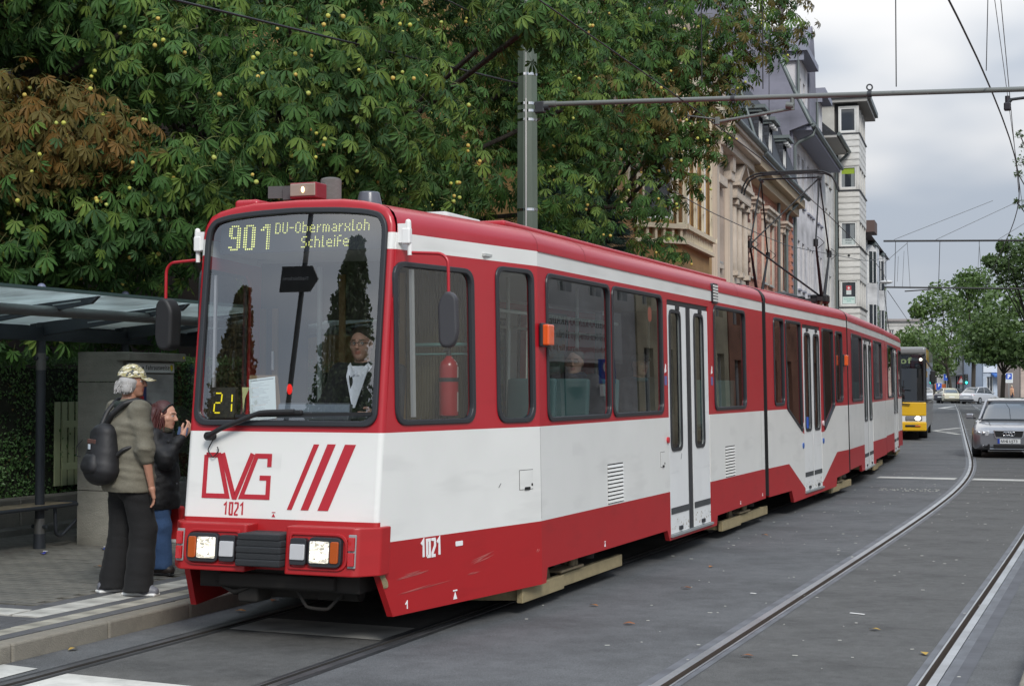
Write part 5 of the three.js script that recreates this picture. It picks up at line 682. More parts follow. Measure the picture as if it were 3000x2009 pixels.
{
  // seated figures: floor of the tram at 0.88
  const sit = (sc = 1) => ({ pel: [0, 0.50, -0.02], hipL: [0.09, 0.48, 0], hipR: [-0.09, 0.48, 0], kneeL: [0.12, 0.50, 0.40], kneeR: [-0.12, 0.50, 0.40], ankL: [0.12, 0.09, 0.42], ankR: [-0.12, 0.09, 0.42], chest: [0, 0.80, -0.04], neck: [0, 1.00, -0.03], head: [0, 1.165, 0.0], shL: [0.175, 0.95, -0.03], shR: [-0.175, 0.95, -0.03], elL: [0.25, 0.70, 0.06], elR: [-0.25, 0.70, 0.06], wrL: [0.16, 0.62, 0.28], wrR: [-0.16, 0.62, 0.28] });
  const coat = (J, k = 1) => fieldMesh([b2([0.05, 0.52, 0], [0.06, 0.84, -0.03], 0.145 * k, 0.135 * k), b2([-0.05, 0.52, 0], [-0.06, 0.84, -0.03], 0.145 * k, 0.135 * k), b2([0, 0.84, -0.03], [0, 1.0, -0.03], 0.13, 0.068), b2(J.shL, J.shR, 0.075), b2(J.shL, J.elL, 0.076, 0.064), b2(J.elL, J.wrL, 0.06, 0.04), b2(J.shR, J.elR, 0.076, 0.064), b2(J.elR, J.wrR, 0.06, 0.04)], [], 0.05, 0.015, 0.008);
  const legs = (J) => fieldMesh([b2(J.hipL, J.kneeL, 0.10, 0.08), b2(J.kneeL, J.ankL, 0.078, 0.06), b2(J.hipR, J.kneeR, 0.10, 0.08), b2(J.kneeR, J.ankR, 0.078, 0.06)], [], 0.04, 0.02);
  const specs = (h, M_) => [...[-1, 1].map((s) => new THREE.TorusGeometry(0.019, 0.0022, 6, 16).applyMatrix4(M4(h[0] + s * 0.031, h[1] + 0.004, h[2] + 0.098, 0, s * 0.15, 0, [1.15, 0.8, 1]))), bar([h[0] - 0.012, h[1] + 0.008, h[2] + 0.102], [h[0] + 0.012, h[1] + 0.008, h[2] + 0.102], 0.002), ...[-1, 1].map((s) => bar([h[0] + s * 0.052, h[1] + 0.006, h[2] + 0.09], [h[0] + s * 0.08, h[1] + 0.008, h[2]], 0.002))];
  const J = sit(); J.wrL = [0.20, 0.66, 0.30]; J.wrR = [-0.20, 0.66, 0.30];
  const h = J.head;
  person('tram driver with glasses in dark suit and white open shirt', [-5.395 + 0.145, 0.885, -9.32 - 0.88], 0.12, J, { group: 'people inside the tram', headOpt: { stubble: true, brow: [0.09, 0.06, 0.04] }, headTurn: 0.05, skin: [0.50, 0.28, 0.20], wear: [
    { name: 'suit', geo: tri(coat(J)), mat: cloth(0.008, 0.008, 0.011) }, { name: 'trousers', geo: legs(J), mat: cloth(0.010, 0.010, 0.012) },
    { name: 'shirt', geo: tri(remap(ext(poly([[-0.08, 1.005], [0.08, 1.005], [0.075, 0.93], [0.01, 0.70], [-0.01, 0.70], [-0.075, 0.93]]), 0.01), (x, y, z, o) => { o[0] = x; o[1] = y; o[2] = 0.158 - Math.abs(x) * 0.42 - 0.75 * Math.max(0, y - 0.90) + z; })), mat: mat(0.72, 0.74, 0.80, 0.8) },
    { name: 'shirt_collar', geo: [-1, 1].map((s) => remap(ext(poly([[0.008, 0.945], [0.07, 1.03], [0.095, 1.0], [0.06, 0.915]]), 0.008), (x, y, z, o) => { o[0] = s * x; o[1] = y; o[2] = 0.118 - x * 0.75 - (y - 0.93) * 0.3 + z; }, s < 0)), mat: mat(0.75, 0.77, 0.82, 0.8) },
    { name: 'hair', geo: hair([], [[h[0], h[1] + 0.058, h[2] - 0.026, 0.086, 0.078, 0.096], [h[0], h[1] + 0.02, h[2] - 0.05, 0.087, 0.085, 0.072]], 0.004), mat: mat(0.03, 0.02, 0.014, 0.7) }, { name: 'glasses', geo: specs(h), mat: M.darkMetal } ] });
  const J2 = sit(), h2 = J2.head; J2.head = [0, 1.14, 0.01];
  person('passenger with glasses, brown hair and blue scarf by the second tram window', [-5.395 + 0.60, 0.82, -9.32 - 4.30], 0.25, J2, { group: 'people inside the tram', skin: [0.52, 0.31, 0.23], headTurn: -0.05, wear: [
    { name: 'coat', geo: tri(coat(J2)), mat: cloth(0.014, 0.012, 0.018) }, { name: 'trousers', geo: legs(J2), mat: cloth(0.02, 0.02, 0.025) },
    { name: 'hair', geo: hair([], [[0, 1.19, -0.02, 0.088, 0.085, 0.10], [0, 1.14, -0.06, 0.085, 0.10, 0.065]], 0.006), mat: mat(0.075, 0.045, 0.025, 0.6) },
    { name: 'scarf', geo: tri(fieldMesh([b2([-0.07, 1.0, 0.0], [0.07, 1.0, 0.0], 0.055), b2([0, 0.98, -0.07], [0, 0.99, 0.06], 0.06), b2([0.03, 0.96, 0.08], [0.05, 0.72, 0.14], 0.045, 0.05)], [], 0.05, 0.01, 0.01)), mat: mat(0.035, 0.04, 0.13, 0.9, { map: rep(camoT, 6) }) }, { name: 'glasses', geo: specs(J2.head), mat: M.darkMetal },
    { name: 'bag_strap', geo: tube([[-0.15, 0.98, 0.05], [-0.03, 0.85, 0.15], [0.1, 0.7, 0.16], [0.18, 0.58, 0.1]], 0.018, 6, 20), mat: mat(0.09, 0.025, 0.018, 0.6) } ] });
  const J3 = sit();
  person('young passenger with cap and teal collar by the third tram window', [-5.395 + 0.60, 0.80, -9.32 - 6.40], 0.95, J3, { group: 'people inside the tram', skin: [0.50, 0.30, 0.22], headTurn: -0.1, wear: [
    { name: 'jacket', geo: tri(coat(J3)), mat: cloth(0.02, 0.035, 0.045) }, { name: 'trousers', geo: legs(J3), mat: cloth(0.02, 0.02, 0.03) }, { name: 'collar', geo: new THREE.TorusGeometry(0.07, 0.026, 8, 24).applyMatrix4(M4(0, 1.01, -0.02, Math.PI / 2 + 0.1, 0, 0)), mat: mat(0.03, 0.13, 0.17, 0.8) },
    { name: 'cap', geo: fieldMesh([[0, 1.225, 0.06, 0, 1.215, 0.14, 0.05, 0.03]], [[0, 1.21, -0.01, 0.09, 0.075, 0.105]], 0.02, 0.01, 0, (x, y) => 1.20 - y), mat: cloth(0.08, 0.085, 0.09) }, { name: 'hair', geo: hair([], [[0, 1.17, -0.05, 0.084, 0.08, 0.07]], 0.003), mat: mat(0.04, 0.03, 0.02, 0.8) } ] });
}

// ---------- tram stop: shelter, bench, ticket machine, hedge ----------
{
  const slate = mat(0.035, 0.040, 0.048, 0.5, { metalness: 0.2 }), tubeM = mat(0.13, 0.13, 0.125, 0.45, { metalness: 0.3 }), domeM = mat(0.16, 0.18, 0.26, 0.45);
  const frost = phys(0.84, 0.95, 0.97, 1.0, { transmission: 0.95, thickness: 0, ior: 1.5, map: rep(stainTex, 0.6) });
  const sh = thing('shelter', 'glass roofed tram shelter with dark slate posts behind the waiting man', 'shelter', [0, 0.12, 0]);
  const XF = -8.45, XR = -10.13, yF = 2.325, yR = 2.16, raft = [8.5, 9.9, 11.3, 12.7, 14.1, 15.5, 16.9];
  const yat = (x) => lerp(yF, yR, (x - XF) / (XR - XF));
  for (let i = 0; i < raft.length - 1; i++) {
    const a = raft[i] + 0.02, b = raft[i + 1] - 0.02;
    part(sh, 'roof_pane', tri(remap(box(XF - XR + 0.25, 0.012, b - a), (x, y, z, o) => { const X = (XF + XR) / 2 - 0.1 + x; o[0] = X; o[1] = yat(X) + 0.10 + y; o[2] = -(a + b) / 2 + z; })), frost);
  }
  for (const a of raft) {
    const sp = [[XF + 0.06, yF + 0.085], [XF - 0.02, yF + 0.02], [XR - 0.12, yR - 0.06], [XR - 0.12, yR + 0.085]];
    const r = part(sh, 'rafter', remap(ext(poly(sp), 0.045), (x, y, z, o) => { o[0] = x; o[1] = y; o[2] = -a + 0.022 - z; }, false), slate);
    part(r, 'rafter_slot', [beam([XF - 0.12, yat(XF - 0.12) + 0.055, -a + 0.024], [XF - 0.42, yat(XF - 0.42) + 0.055, -a + 0.024], 0.006, 0.012), beam([XF - 0.9, yat(XF - 0.9) + 0.03, -a + 0.024], [XF - 1.1, yat(XF - 1.1) + 0.03, -a + 0.024], 0.006, 0.01)], M.galv);
  }
  part(sh, 'front_edge', beam([XF + 0.03, yF + 0.112, -8.3], [XF + 0.03, yF + 0.112, -17.2], 0.02, 0.028), mat(0.04, 0.07, 0.065, 0.4));
  part(sh, 'purlin', bar([-8.86, 2.28, -8.3], [-8.86, 2.28, -17.2], 0.048, 0.048, 16), tubeM);
  part(sh, 'rear_beam', beam([XR, 2.14, -8.3], [XR, 2.14, -17.2], 0.10, 0.13), slate); part(sh, 'rear_gutter', beam([XR - 0.2, 2.20, -8.3], [XR - 0.2, 2.20, -17.2], 0.08, 0.07), slate);
  for (const a of [9.9, 11.3, 12.7, 14.1, 16.9]) {
    const p = part(sh, 'post', [bar([XR, 0.42, -a], [XR, 2.1, -a], 0.047, 0.047, 16), bar([XR, 2.1, -a], [XR, 2.60, -a], 0.046, 0.046, 16)], slate);
    part(p, 'post_cap', sph(0.047, XR, 2.60, -a, [1, 1.1, 1]), domeM); part(p, 'post_sleeve', [bar([XR, 0.15, -a], [XR, 0.30, -a], 0.052, 0.052, 16), bar([XR, 1.78, -a], [XR, 1.95, -a], 0.050, 0.050, 16)], tubeM);
    part(p, 'post_foot', bar([XR, 0, -a], [XR, 0.15, -a], 0.062, 0.058, 16), slate); part(p, 'bolt', [cyl(0.022, 0.022, 0.17, XR, 0.22, -a, 0, 0, Math.PI / 2), cyl(0.022, 0.022, 0.15, XR, 1.90, -a, Math.PI / 2, 0, 0.3), bar([XR, 0.29, -a], [XR, 0.43, -a], 0.047, 0.047, 16)], slate);
  }
  for (const [a, b] of [[14.14, 16.86]]) part(sh, 'rear_glass', box(0.012, 1.35, b - a, XR, 1.2, -(a + b) / 2), phys(0.75, 0.8, 0.78, 0.02, { transmission: 1, thickness: 0, ior: 1.5 }));

  const be = thing('bench', 'tubular bench with pale worn seat boards fixed to the shelter post', 'bench', [0, 0.12, 0]);
  const seatM = [0, 1, 2].map((i) => mat(0.30 - 0.02 * i, 0.24 - 0.016 * i, 0.16 - 0.01 * i, 0.75, { map: rep(stainTex, 2) }));
  part(be, 'frame', [tube([[-10.02, 0.415, -10.0], [-10.02, 0.415, -11.5], [-10.02, 0.415, -13.0], [-10.03, 0.415, -13.42], [-10.05, 0.36, -13.36], [-10.06, 0.15, -13.02], [-10.07, 0.105, -12.95], [-10.07, 0.14, -12.88], [-10.07, 0.40, -12.86]], 0.019, 8, 80), bar([-10.36, 0.415, -10], [-10.36, 0.415, -13.3], 0.019), bar([-10.02, 0.415, -13.42], [-10.36, 0.415, -13.3], 0.017), bar([-10.05, 0.40, -12.72], [-10.36, 0.40, -12.72], 0.02), bar([-10.05, 0.40, -11.3], [-10.36, 0.40, -11.3], 0.02)], slate);
  for (let i = 0; i < 3; i++) part(be, 'seat_board', tri(rbox(0.098, 0.02, 3.1, 0.004, -10.09 - i * 0.102, 0.428, -11.55)), seatM[i]);

  const tm = thing('ticket_machine', 'grey concrete-clad ticket machine with steel front and Fahrausweise sign', 'ticket machine', [0, 0.12, 0]);
  const shell = mat(0.27, 0.26, 0.225, 0.85, { map: rep(stainTex, 1), bumpMap: rep(grainBump, 3), bumpScale: 0.004 }), steelP = mat(0.42, 0.42, 0.40, 0.5, { map: rep(stainTex, 1.2), metalness: 0.2 });
  part(tm, 'cabinet', tri(merge([bx(-10.02, -9.47, 0.56, 1.66, -13.15, -14.05), bx(-10.02, -9.47, 1.668, 1.97, -13.15, -14.05)])), shell); part(tm, 'plinth', tri(bx(-10.02, -9.475, 0, 0.552, -13.15, -14.05)), shell);
  part(tm, 'hood', tri(rbox(0.16, 0.085, 1.02, 0.01, -9.45, 1.92, -13.62)), shell); part(tm, 'yellow_dot', cyl(0.014, 0.014, 0.004, -9.367, 1.92, -14.08, 0, 0, Math.PI / 2), mat(0.65, 0.55, 0.02, 0.5));
  part(tm, 'front_plate', tri(bx(-9.47, -9.455, 0.62, 1.74, -13.20, -14.02)), steelP);
  const signT = canv(1024, 128, (x, w, h) => { x.fillStyle = '#c6c9c4'; x.fillRect(0, 0, w, h); x.fillStyle = '#1a1c1c'; x.font = 'bold 84px sans-serif'; x.fillText('Fahrausweise', 370, 92); x.font = 'bold 56px sans-serif'; x.fillText('H', 40, 84); x.fillText('G', 160, 84); x.fillStyle = '#d9b81f'; x.fillRect(92, 18, 62, 92); x.fillStyle = '#202222'; x.fillRect(215, 62, 105, 7); x.beginPath(); x.moveTo(340, 65); x.lineTo(306, 44); x.lineTo(306, 86); x.fill(); x.fillStyle = '#e0c419'; x.beginPath(); x.moveTo(950, 20); x.lineTo(1000, 32); x.lineTo(1000, 80); x.lineTo(975, 112); x.lineTo(945, 84); x.lineTo(935, 40); x.fill(); x.strokeStyle = '#3f9a3f'; x.lineWidth = 6; x.stroke(); });
  const sg = new THREE.PlaneGeometry(0.80, 0.10); sg.rotateY(Math.PI / 2); const sign = part(tm, 'sign', rbox(0.02, 0.105, 0.83, 0.003, -9.455, 1.81, -13.61), steelP); const sf = part(sign, 'sign_face', sg.translate(-9.443, 1.81, -13.61), new THREE.MeshStandardMaterial({ map: signT, roughness: 0.5 }));
  const post = canv(128, 192, (x, w, h) => { x.fillStyle = '#2e3560'; x.fillRect(0, 0, w, h); x.fillStyle = '#aeb4c8'; for (let i = 0; i < 4; i++) x.fillRect(14, 16 + i * 14, 90 - i * 9, 4); x.fillStyle = '#b5302c'; x.fillRect(14, 86, 86, 24); x.fillStyle = '#8d94ae'; x.fillRect(14, 126, 90, 3); x.fillStyle = '#dfe2ea'; x.font = 'bold 20px sans-serif'; x.fillText('na 0', 62, 172); });
  const pq = new THREE.PlaneGeometry(0.22, 0.36); pq.rotateY(Math.PI / 2); part(tm, 'poster', pq.translate(-9.451, 1.50, -13.42), new THREE.MeshStandardMaterial({ map: post, roughness: 0.4 }));
  const scr = canv(96, 96, (x, w, h) => { x.fillStyle = '#1b1f8e'; x.fillRect(0, 0, w, h); x.fillStyle = '#6fc3dd'; x.fillRect(8, 10, 40, 36); x.fillStyle = '#c9d0f0'; x.fillRect(70, 76, 10, 10); });
  const sq = new THREE.PlaneGeometry(0.13, 0.17); sq.rotateY(Math.PI / 2); part(tm, 'info_panel', sq.translate(-9.451, 1.25, -13.62), new THREE.MeshStandardMaterial({ map: scr, roughness: 0.3 }));
  part(tm, 'coin_slot', [bx(-9.456, -9.448, 1.06, 1.14, -13.70, -13.715), bx(-9.456, -9.448, 1.12, 1.16, -13.78, -13.81)], M.black);

  // low wall, hedge and garden fence behind the stop
  const wl = thing('low_wall', 'low weathered concrete garden wall under the clipped hedge', 'wall', [0, 0, 0]), conc = mat(0.21, 0.20, 0.175, 0.9, { map: rep(stainTex, 0.8), bumpMap: rep(grainBump, 3), bumpScale: 0.006 });
  for (let a = 4; a < 34; a += 2) part(wl, 'wall_block', tri(rbox(0.25, 0.40, 1.988, 0.015, -11.55 + rr(-0.004, 0.004), 0.29, -(a + 1))), conc); part(wl, 'footing', tri(rbox(0.5, 0.10, 30, 0.01, -11.45, 0.14, -19)), conc);
  const hg = thing('hedge', 'clipped dark green hedge behind shelter and ticket machine', 'hedge', [0, 0, 0]);
  part(hg, 'branch_core', tri(bx(-11.95, -13.2, 0.45, 1.95, -3.2, -34)), mat(0.012, 0.016, 0.008, 1));
  const lf = new THREE.BufferGeometry(); lf.setAttribute('position', new THREE.Float32BufferAttribute([0, 0, 0, 0.011, 0.013, 0.003, 0, 0.016, 0, 0, 0, 0, 0, 0.016, 0, -0.011, 0.013, 0.003, 0.011, 0.013, 0.003, 0, 0.036, -0.002, 0, 0.016, 0, -0.011, 0.013, 0.003, 0, 0.016, 0, 0, 0.036, -0.002], 3)); lf.computeVertexNormals();
  const NH = 52000, him = new THREE.InstancedMesh(lf, phys(1, 1, 1, 0.5, { transmission: 0.25, thickness: 0 }), NH), c = new THREE.Color();
  for (let i = 0; i < NH; i++) {
    const top = rnd() < 0.22, a = rr(8, rnd() < 0.75 ? 20 : 33), bump = 0.12 * fbm(a * 2.5, i % 2 ? 3 : 8, 3), y = top ? 2.02 + bump + rr(-0.06, 0.05) : rr(0.44, 2.05), x = top ? rr(-13.2, -11.8) : -11.83 - 0.14 * fbm(a * 3, y * 3, 3) - Math.abs(rr(0, 0.08));
    him.setMatrixAt(i, M4(x, y, -a, rr(-1.2, 1.6), rr(0, 6.3), rr(-1.4, 1.4), rr(0.8, 1.5))); const t = rnd(), b = 0.7 + 0.6 * fbm(a * 1.4, y * 1.4, 2); him.setColorAt(i, t > 0.985 ? c.setRGB(0.16, 0.13, 0.03) : c.setRGB((0.06 + 0.04 * t) * b, (0.14 + 0.08 * t) * b, (0.04 + 0.016 * t) * b));
  }
  him.name = 'foliage'; him.userData.kind = 'stuff'; him.castShadow = him.receiveShadow = true; hg.add(him);
  const fe = thing('garden_fence', 'pale green wooden fence showing behind the woman and the hedge', 'fence', [0, 0, 0]), fm = mat(0.34, 0.38, 0.22, 0.7);
  for (let i = 0; i < 14; i++) part(fe, 'fence_board', rbox(0.02, 1.0, 0.10, 0.004, -11.88, 1.05, -(15.2 + i * 0.13)), fm); part(fe, 'fence_rail', [bx(-11.73, -11.715, 0.75, 0.83, -15.1, -17.1), bx(-11.73, -11.715, 1.25, 1.33, -15.1, -17.1)], fm);
  // litter on the platform
  for (const [x, a, t, cc] of [[-9.75, 12.3, 'in front of the shelter post', [0.06, 0.07, 0.35]], [-9.45, 12.85, 'nearer the ticket machine', [0.05, 0.08, 0.30]]]) { const g = remap(new THREE.PlaneGeometry(0.10, 0.05, 4, 2), (X, Y, Z, o) => { o[0] = X; o[1] = 0.012 + 0.012 * Math.sin(X * 60 + Y * 40); o[2] = Y; }, true); const o = thing('wrapper', 'crumpled blue and white wrapper on the pavers ' + t, 'litter', [x, 0.125, -a], rr(0, 3), 'wrappers on the platform'); part(o, 'foil', g, mat(...cc, 0.4)); part(o, 'print', rbox(0.02, 0.004, 0.045, 0.001, 0.015, 0.024, 0), M.white); }
}

// ---------- chestnut trees ----------
const spot = (px, py, z) => { const x = (px - 1500) / 4550 * z, yc = (1004.5 - py) / 4550 * z, p = R(1.5548), t = R(21.6855), y = yc * Math.cos(p) + z * Math.sin(p), zf = z * Math.cos(p) - yc * Math.sin(p); return [x * Math.cos(t) - zf * Math.sin(t), 1.75 + y, -(x * Math.sin(t) + zf * Math.cos(t))]; };   // photograph pixel and depth -> place
const toPx = (v) => { const t = R(21.6855), p = R(1.5548), dx = v.x, dy = v.y - 1.75, dz = -v.z, x = dx * Math.cos(t) + dz * Math.sin(t), f = -dx * Math.sin(t) + dz * Math.cos(t), z = f * Math.cos(p) + dy * Math.sin(p), y = dy * Math.cos(p) - f * Math.sin(p); return [1500 + 4550 * x / z, 1004.5 - 4550 * y / z, z]; };
function palmate() {   // seven drooping leaflets on one stalk, about 0.26 m across
  const pos = [], lens = [0.075, 0.105, 0.13, 0.14, 0.13, 0.105, 0.075];
  lens.forEach((L, i) => {
    const a = (i - 3) * 0.60 + (hash2(i, 5) - 0.5) * 0.16, ca = Math.cos(a), sa = Math.sin(a), P = (t, w, lift) => { const l = L * t, droop = -0.05 * t * t * (0.6 + 0.8 * hash2(i, 9)); const x = sa * l + ca * w, y = -ca * l + sa * w; return [x, y, droop + lift]; };
    const st = [[0.02, 0.0015], [0.35, 0.008], [0.66, 0.0185], [0.86, 0.0145], [1, 0]].map(([t, w]) => [P(t, -w * L / 0.12, 0.010 * (w / 0.024)), P(t, 0, 0), P(t, w * L / 0.12, 0.010 * (w / 0.024))]);
    for (let k = 0; k < 4; k++) { const [a0, b0, c0] = st[k], [a1, b1, c1] = st[k + 1]; pos.push(...a0, ...b0, ...b1, ...a0, ...b1, ...a1, ...b0, ...c0, ...c1, ...b0, ...c1, ...b1); }
  });
  const g = new THREE.BufferGeometry(); g.setAttribute('position', new THREE.Float32BufferAttribute(pos, 3)); g.computeVertexNormals(); return g;
}
const leafGeo = palmate();
const stalkG = tube([[0, 0, 0], [0.004, 0.05, -0.006], [0, 0.11, -0.03]], 0.0022, 4, 4);
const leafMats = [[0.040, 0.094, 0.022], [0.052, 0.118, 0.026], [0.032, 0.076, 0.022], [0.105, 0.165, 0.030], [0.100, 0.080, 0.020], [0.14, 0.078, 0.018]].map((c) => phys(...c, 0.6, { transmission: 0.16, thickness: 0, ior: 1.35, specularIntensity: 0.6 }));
const barkM = mat(0.075, 0.062, 0.048, 0.95, { map: rep(grainTex, 2), bumpMap: rep(grainBump, 3), bumpScale: 0.03 });
const fruitG = (() => { const g = new THREE.IcosahedronGeometry(0.024, 2), p = g.attributes.position; for (let i = 0; i < p.count; i++) { const s = 1 + 0.13 * hash2(Math.round(p.getX(i) * 9000), Math.round(p.getY(i) * 9000 + p.getZ(i) * 7000)); p.setXYZ(i, p.getX(i) * s, p.getY(i) * s, p.getZ(i) * s); } g.computeVertexNormals(); return g; })();
const fruitM = [mat(0.46, 0.46, 0.08, 0.6), mat(0.38, 0.42, 0.09, 0.6), mat(0.50, 0.37, 0.08, 0.6)];
// clumps: [x,y,z,r,brown]
function chestnut(label, base, clumps, perM2, nParts, nFruit, group) {
  clumps = clumps.filter((k) => { const q = toPx(V(k[0], k[1], k[2])), rp = k[3] * 1.25 * 4550 / q[2]; return !(q[2] - k[3] < 21 && q[0] + rp > 1500 && q[0] - rp < 1600 && q[1] + rp * 0.8 > 215) || k[4] === -9; });
  const T = thing('chestnut_tree', label, 'tree', base, 0, group), L = [], c = new THREE.Color(), B = V(...base);
  const top = clumps.reduce((s, q) => s.add(V(q[0], q[1], q[2])), V(0, 0, 0)).multiplyScalar(1 / clumps.length).sub(B);
  const fork = V(top.x * 0.25, Math.min(top.y * 0.55, 3.2), top.z * 0.25);
  part(T, 'trunk', [tube([[0, -0.2, 0], [fork.x * 0.3, fork.y * 0.5, fork.z * 0.3], fork.toArray()], 0.26, 12, 16), tube([fork.toArray(), fork.clone().lerp(top, 0.5).toArray(), top.toArray()], 0.15, 10, 12)], barkM);
  const limbs = []; clumps.forEach((q, i) => { if (i % 3 === 0) { const e = V(q[0], q[1], q[2]).sub(B), m = fork.clone().lerp(e, 0.5); m.y += 0.35; limbs.push(tube([fork.clone().lerp(top, rnd()).toArray(), m.toArray(), e.toArray()], 0.035, 6, 12)); } }); part(T, 'limbs', limbs, barkM);
  const fr = [];
  for (const [x, y, z, r, brown] of clumps) {
    const n = Math.round(perM2 * r * r);
    for (let i = 0; i < n; i++) {
      const u = rr(-0.75, 1), th = rr(0, 6.283), s = Math.sqrt(1 - u * u), k = rnd() < 0.72 ? rr(0.82, 1.05) : rr(0.35, 0.85), d = V(s * Math.cos(th), u, s * Math.sin(th)), p = V(x + d.x * r * k * 1.15, y + d.y * r * k * 0.8, z + d.z * r * k * 1.15);
      // leaf plane: normal looks outwards and up, tips hang down
      const nrm = V(d.x + rr(-0.45, 0.45), Math.max(0.15, d.y * 0.5 + 0.45) + rr(-0.3, 0.4), d.z + rr(-0.45, 0.45)).normalize(), dn = V(d.x * 0.5 + rr(-0.5, 0.5), -1, d.z * 0.5 + rr(-0.5, 0.5)); dn.addScaledVector(nrm, -dn.dot(nrm)).normalize(); const xx = V().crossVectors(dn.clone().negate(), nrm);
      const sc = rr(0.6, 1.35), m = new THREE.Matrix4().makeBasis(xx.multiplyScalar(sc * rr(0.75, 1.1)), dn.clone().negate().multiplyScalar(sc), nrm.multiplyScalar(sc * rr(0.5, 2.2))); m.setPosition(p.clone().sub(B));
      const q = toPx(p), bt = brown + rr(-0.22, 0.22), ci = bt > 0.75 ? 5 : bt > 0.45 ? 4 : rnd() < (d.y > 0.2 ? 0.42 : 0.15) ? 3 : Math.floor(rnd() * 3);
      L.push({ m, q, ci, front: k > 0.8 ? d.x * 0.5 + d.z * 0.8 : -1, b: bt });
    }
    for (let i = 0; i < 6; i++) { const th = rr(-0.3, 2.2), u = rr(-0.6, 0.6), s = Math.sqrt(1 - u * u), o = V(x + s * Math.cos(th) * r * 1.2, y + u * r * 0.85, z + s * Math.sin(th) * r * 1.2); const nb = 1 + Math.floor(rnd() * 3.4); for (let j = 0; j < nb; j++) fr.push([o.x + rr(-0.07, 0.07), o.y + rr(-0.05, 0.05), o.z + rr(-0.07, 0.07)]); }
  }
  const inF = (q) => q[0] > 20 && q[0] < 2980 && q[1] > 20 && q[1] < 1000;
  const cand = L.filter((l) => inF(l.q) && l.front > 0.45).sort((a, b) => a.q[2] - b.q[2]).slice(0, nParts), chosen = new Set(cand);
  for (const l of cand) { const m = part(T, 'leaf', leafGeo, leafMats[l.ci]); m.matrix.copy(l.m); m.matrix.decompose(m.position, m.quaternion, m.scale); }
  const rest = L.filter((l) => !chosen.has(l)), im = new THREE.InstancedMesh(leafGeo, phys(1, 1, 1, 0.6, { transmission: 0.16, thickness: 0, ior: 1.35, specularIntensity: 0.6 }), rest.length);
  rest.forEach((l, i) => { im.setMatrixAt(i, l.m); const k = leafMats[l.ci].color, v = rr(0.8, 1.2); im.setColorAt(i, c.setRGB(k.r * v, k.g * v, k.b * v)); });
  im.name = 'foliage'; im.userData.kind = 'stuff'; im.castShadow = im.receiveShadow = true; T.add(im);
  const st = new THREE.InstancedMesh(stalkG, mat(0.10, 0.12, 0.03, 0.7), L.length); L.forEach((l, i) => st.setMatrixAt(i, l.m)); st.name = 'leaf_stalks'; st.userData.kind = 'stuff'; T.add(st);
  fr.filter((p) => inF(toPx(V(...p)))).sort((a, b) => hash2(a[0] * 1000, a[1] * 1000) - hash2(b[0] * 1000, b[1] * 1000)).slice(0, nFruit * 2).forEach((p) => { const m = part(T, 'chestnut_fruit', fruitG, fruitM[Math.floor(rnd() * 3)]); m.position.set(p[0] - B.x, p[1] - B.y, p[2] - B.z); m.rotation.set(rr(0, 6), rr(0, 6), 0); m.scale.setScalar(rr(0.7, 1.0)); });
  return T;
}
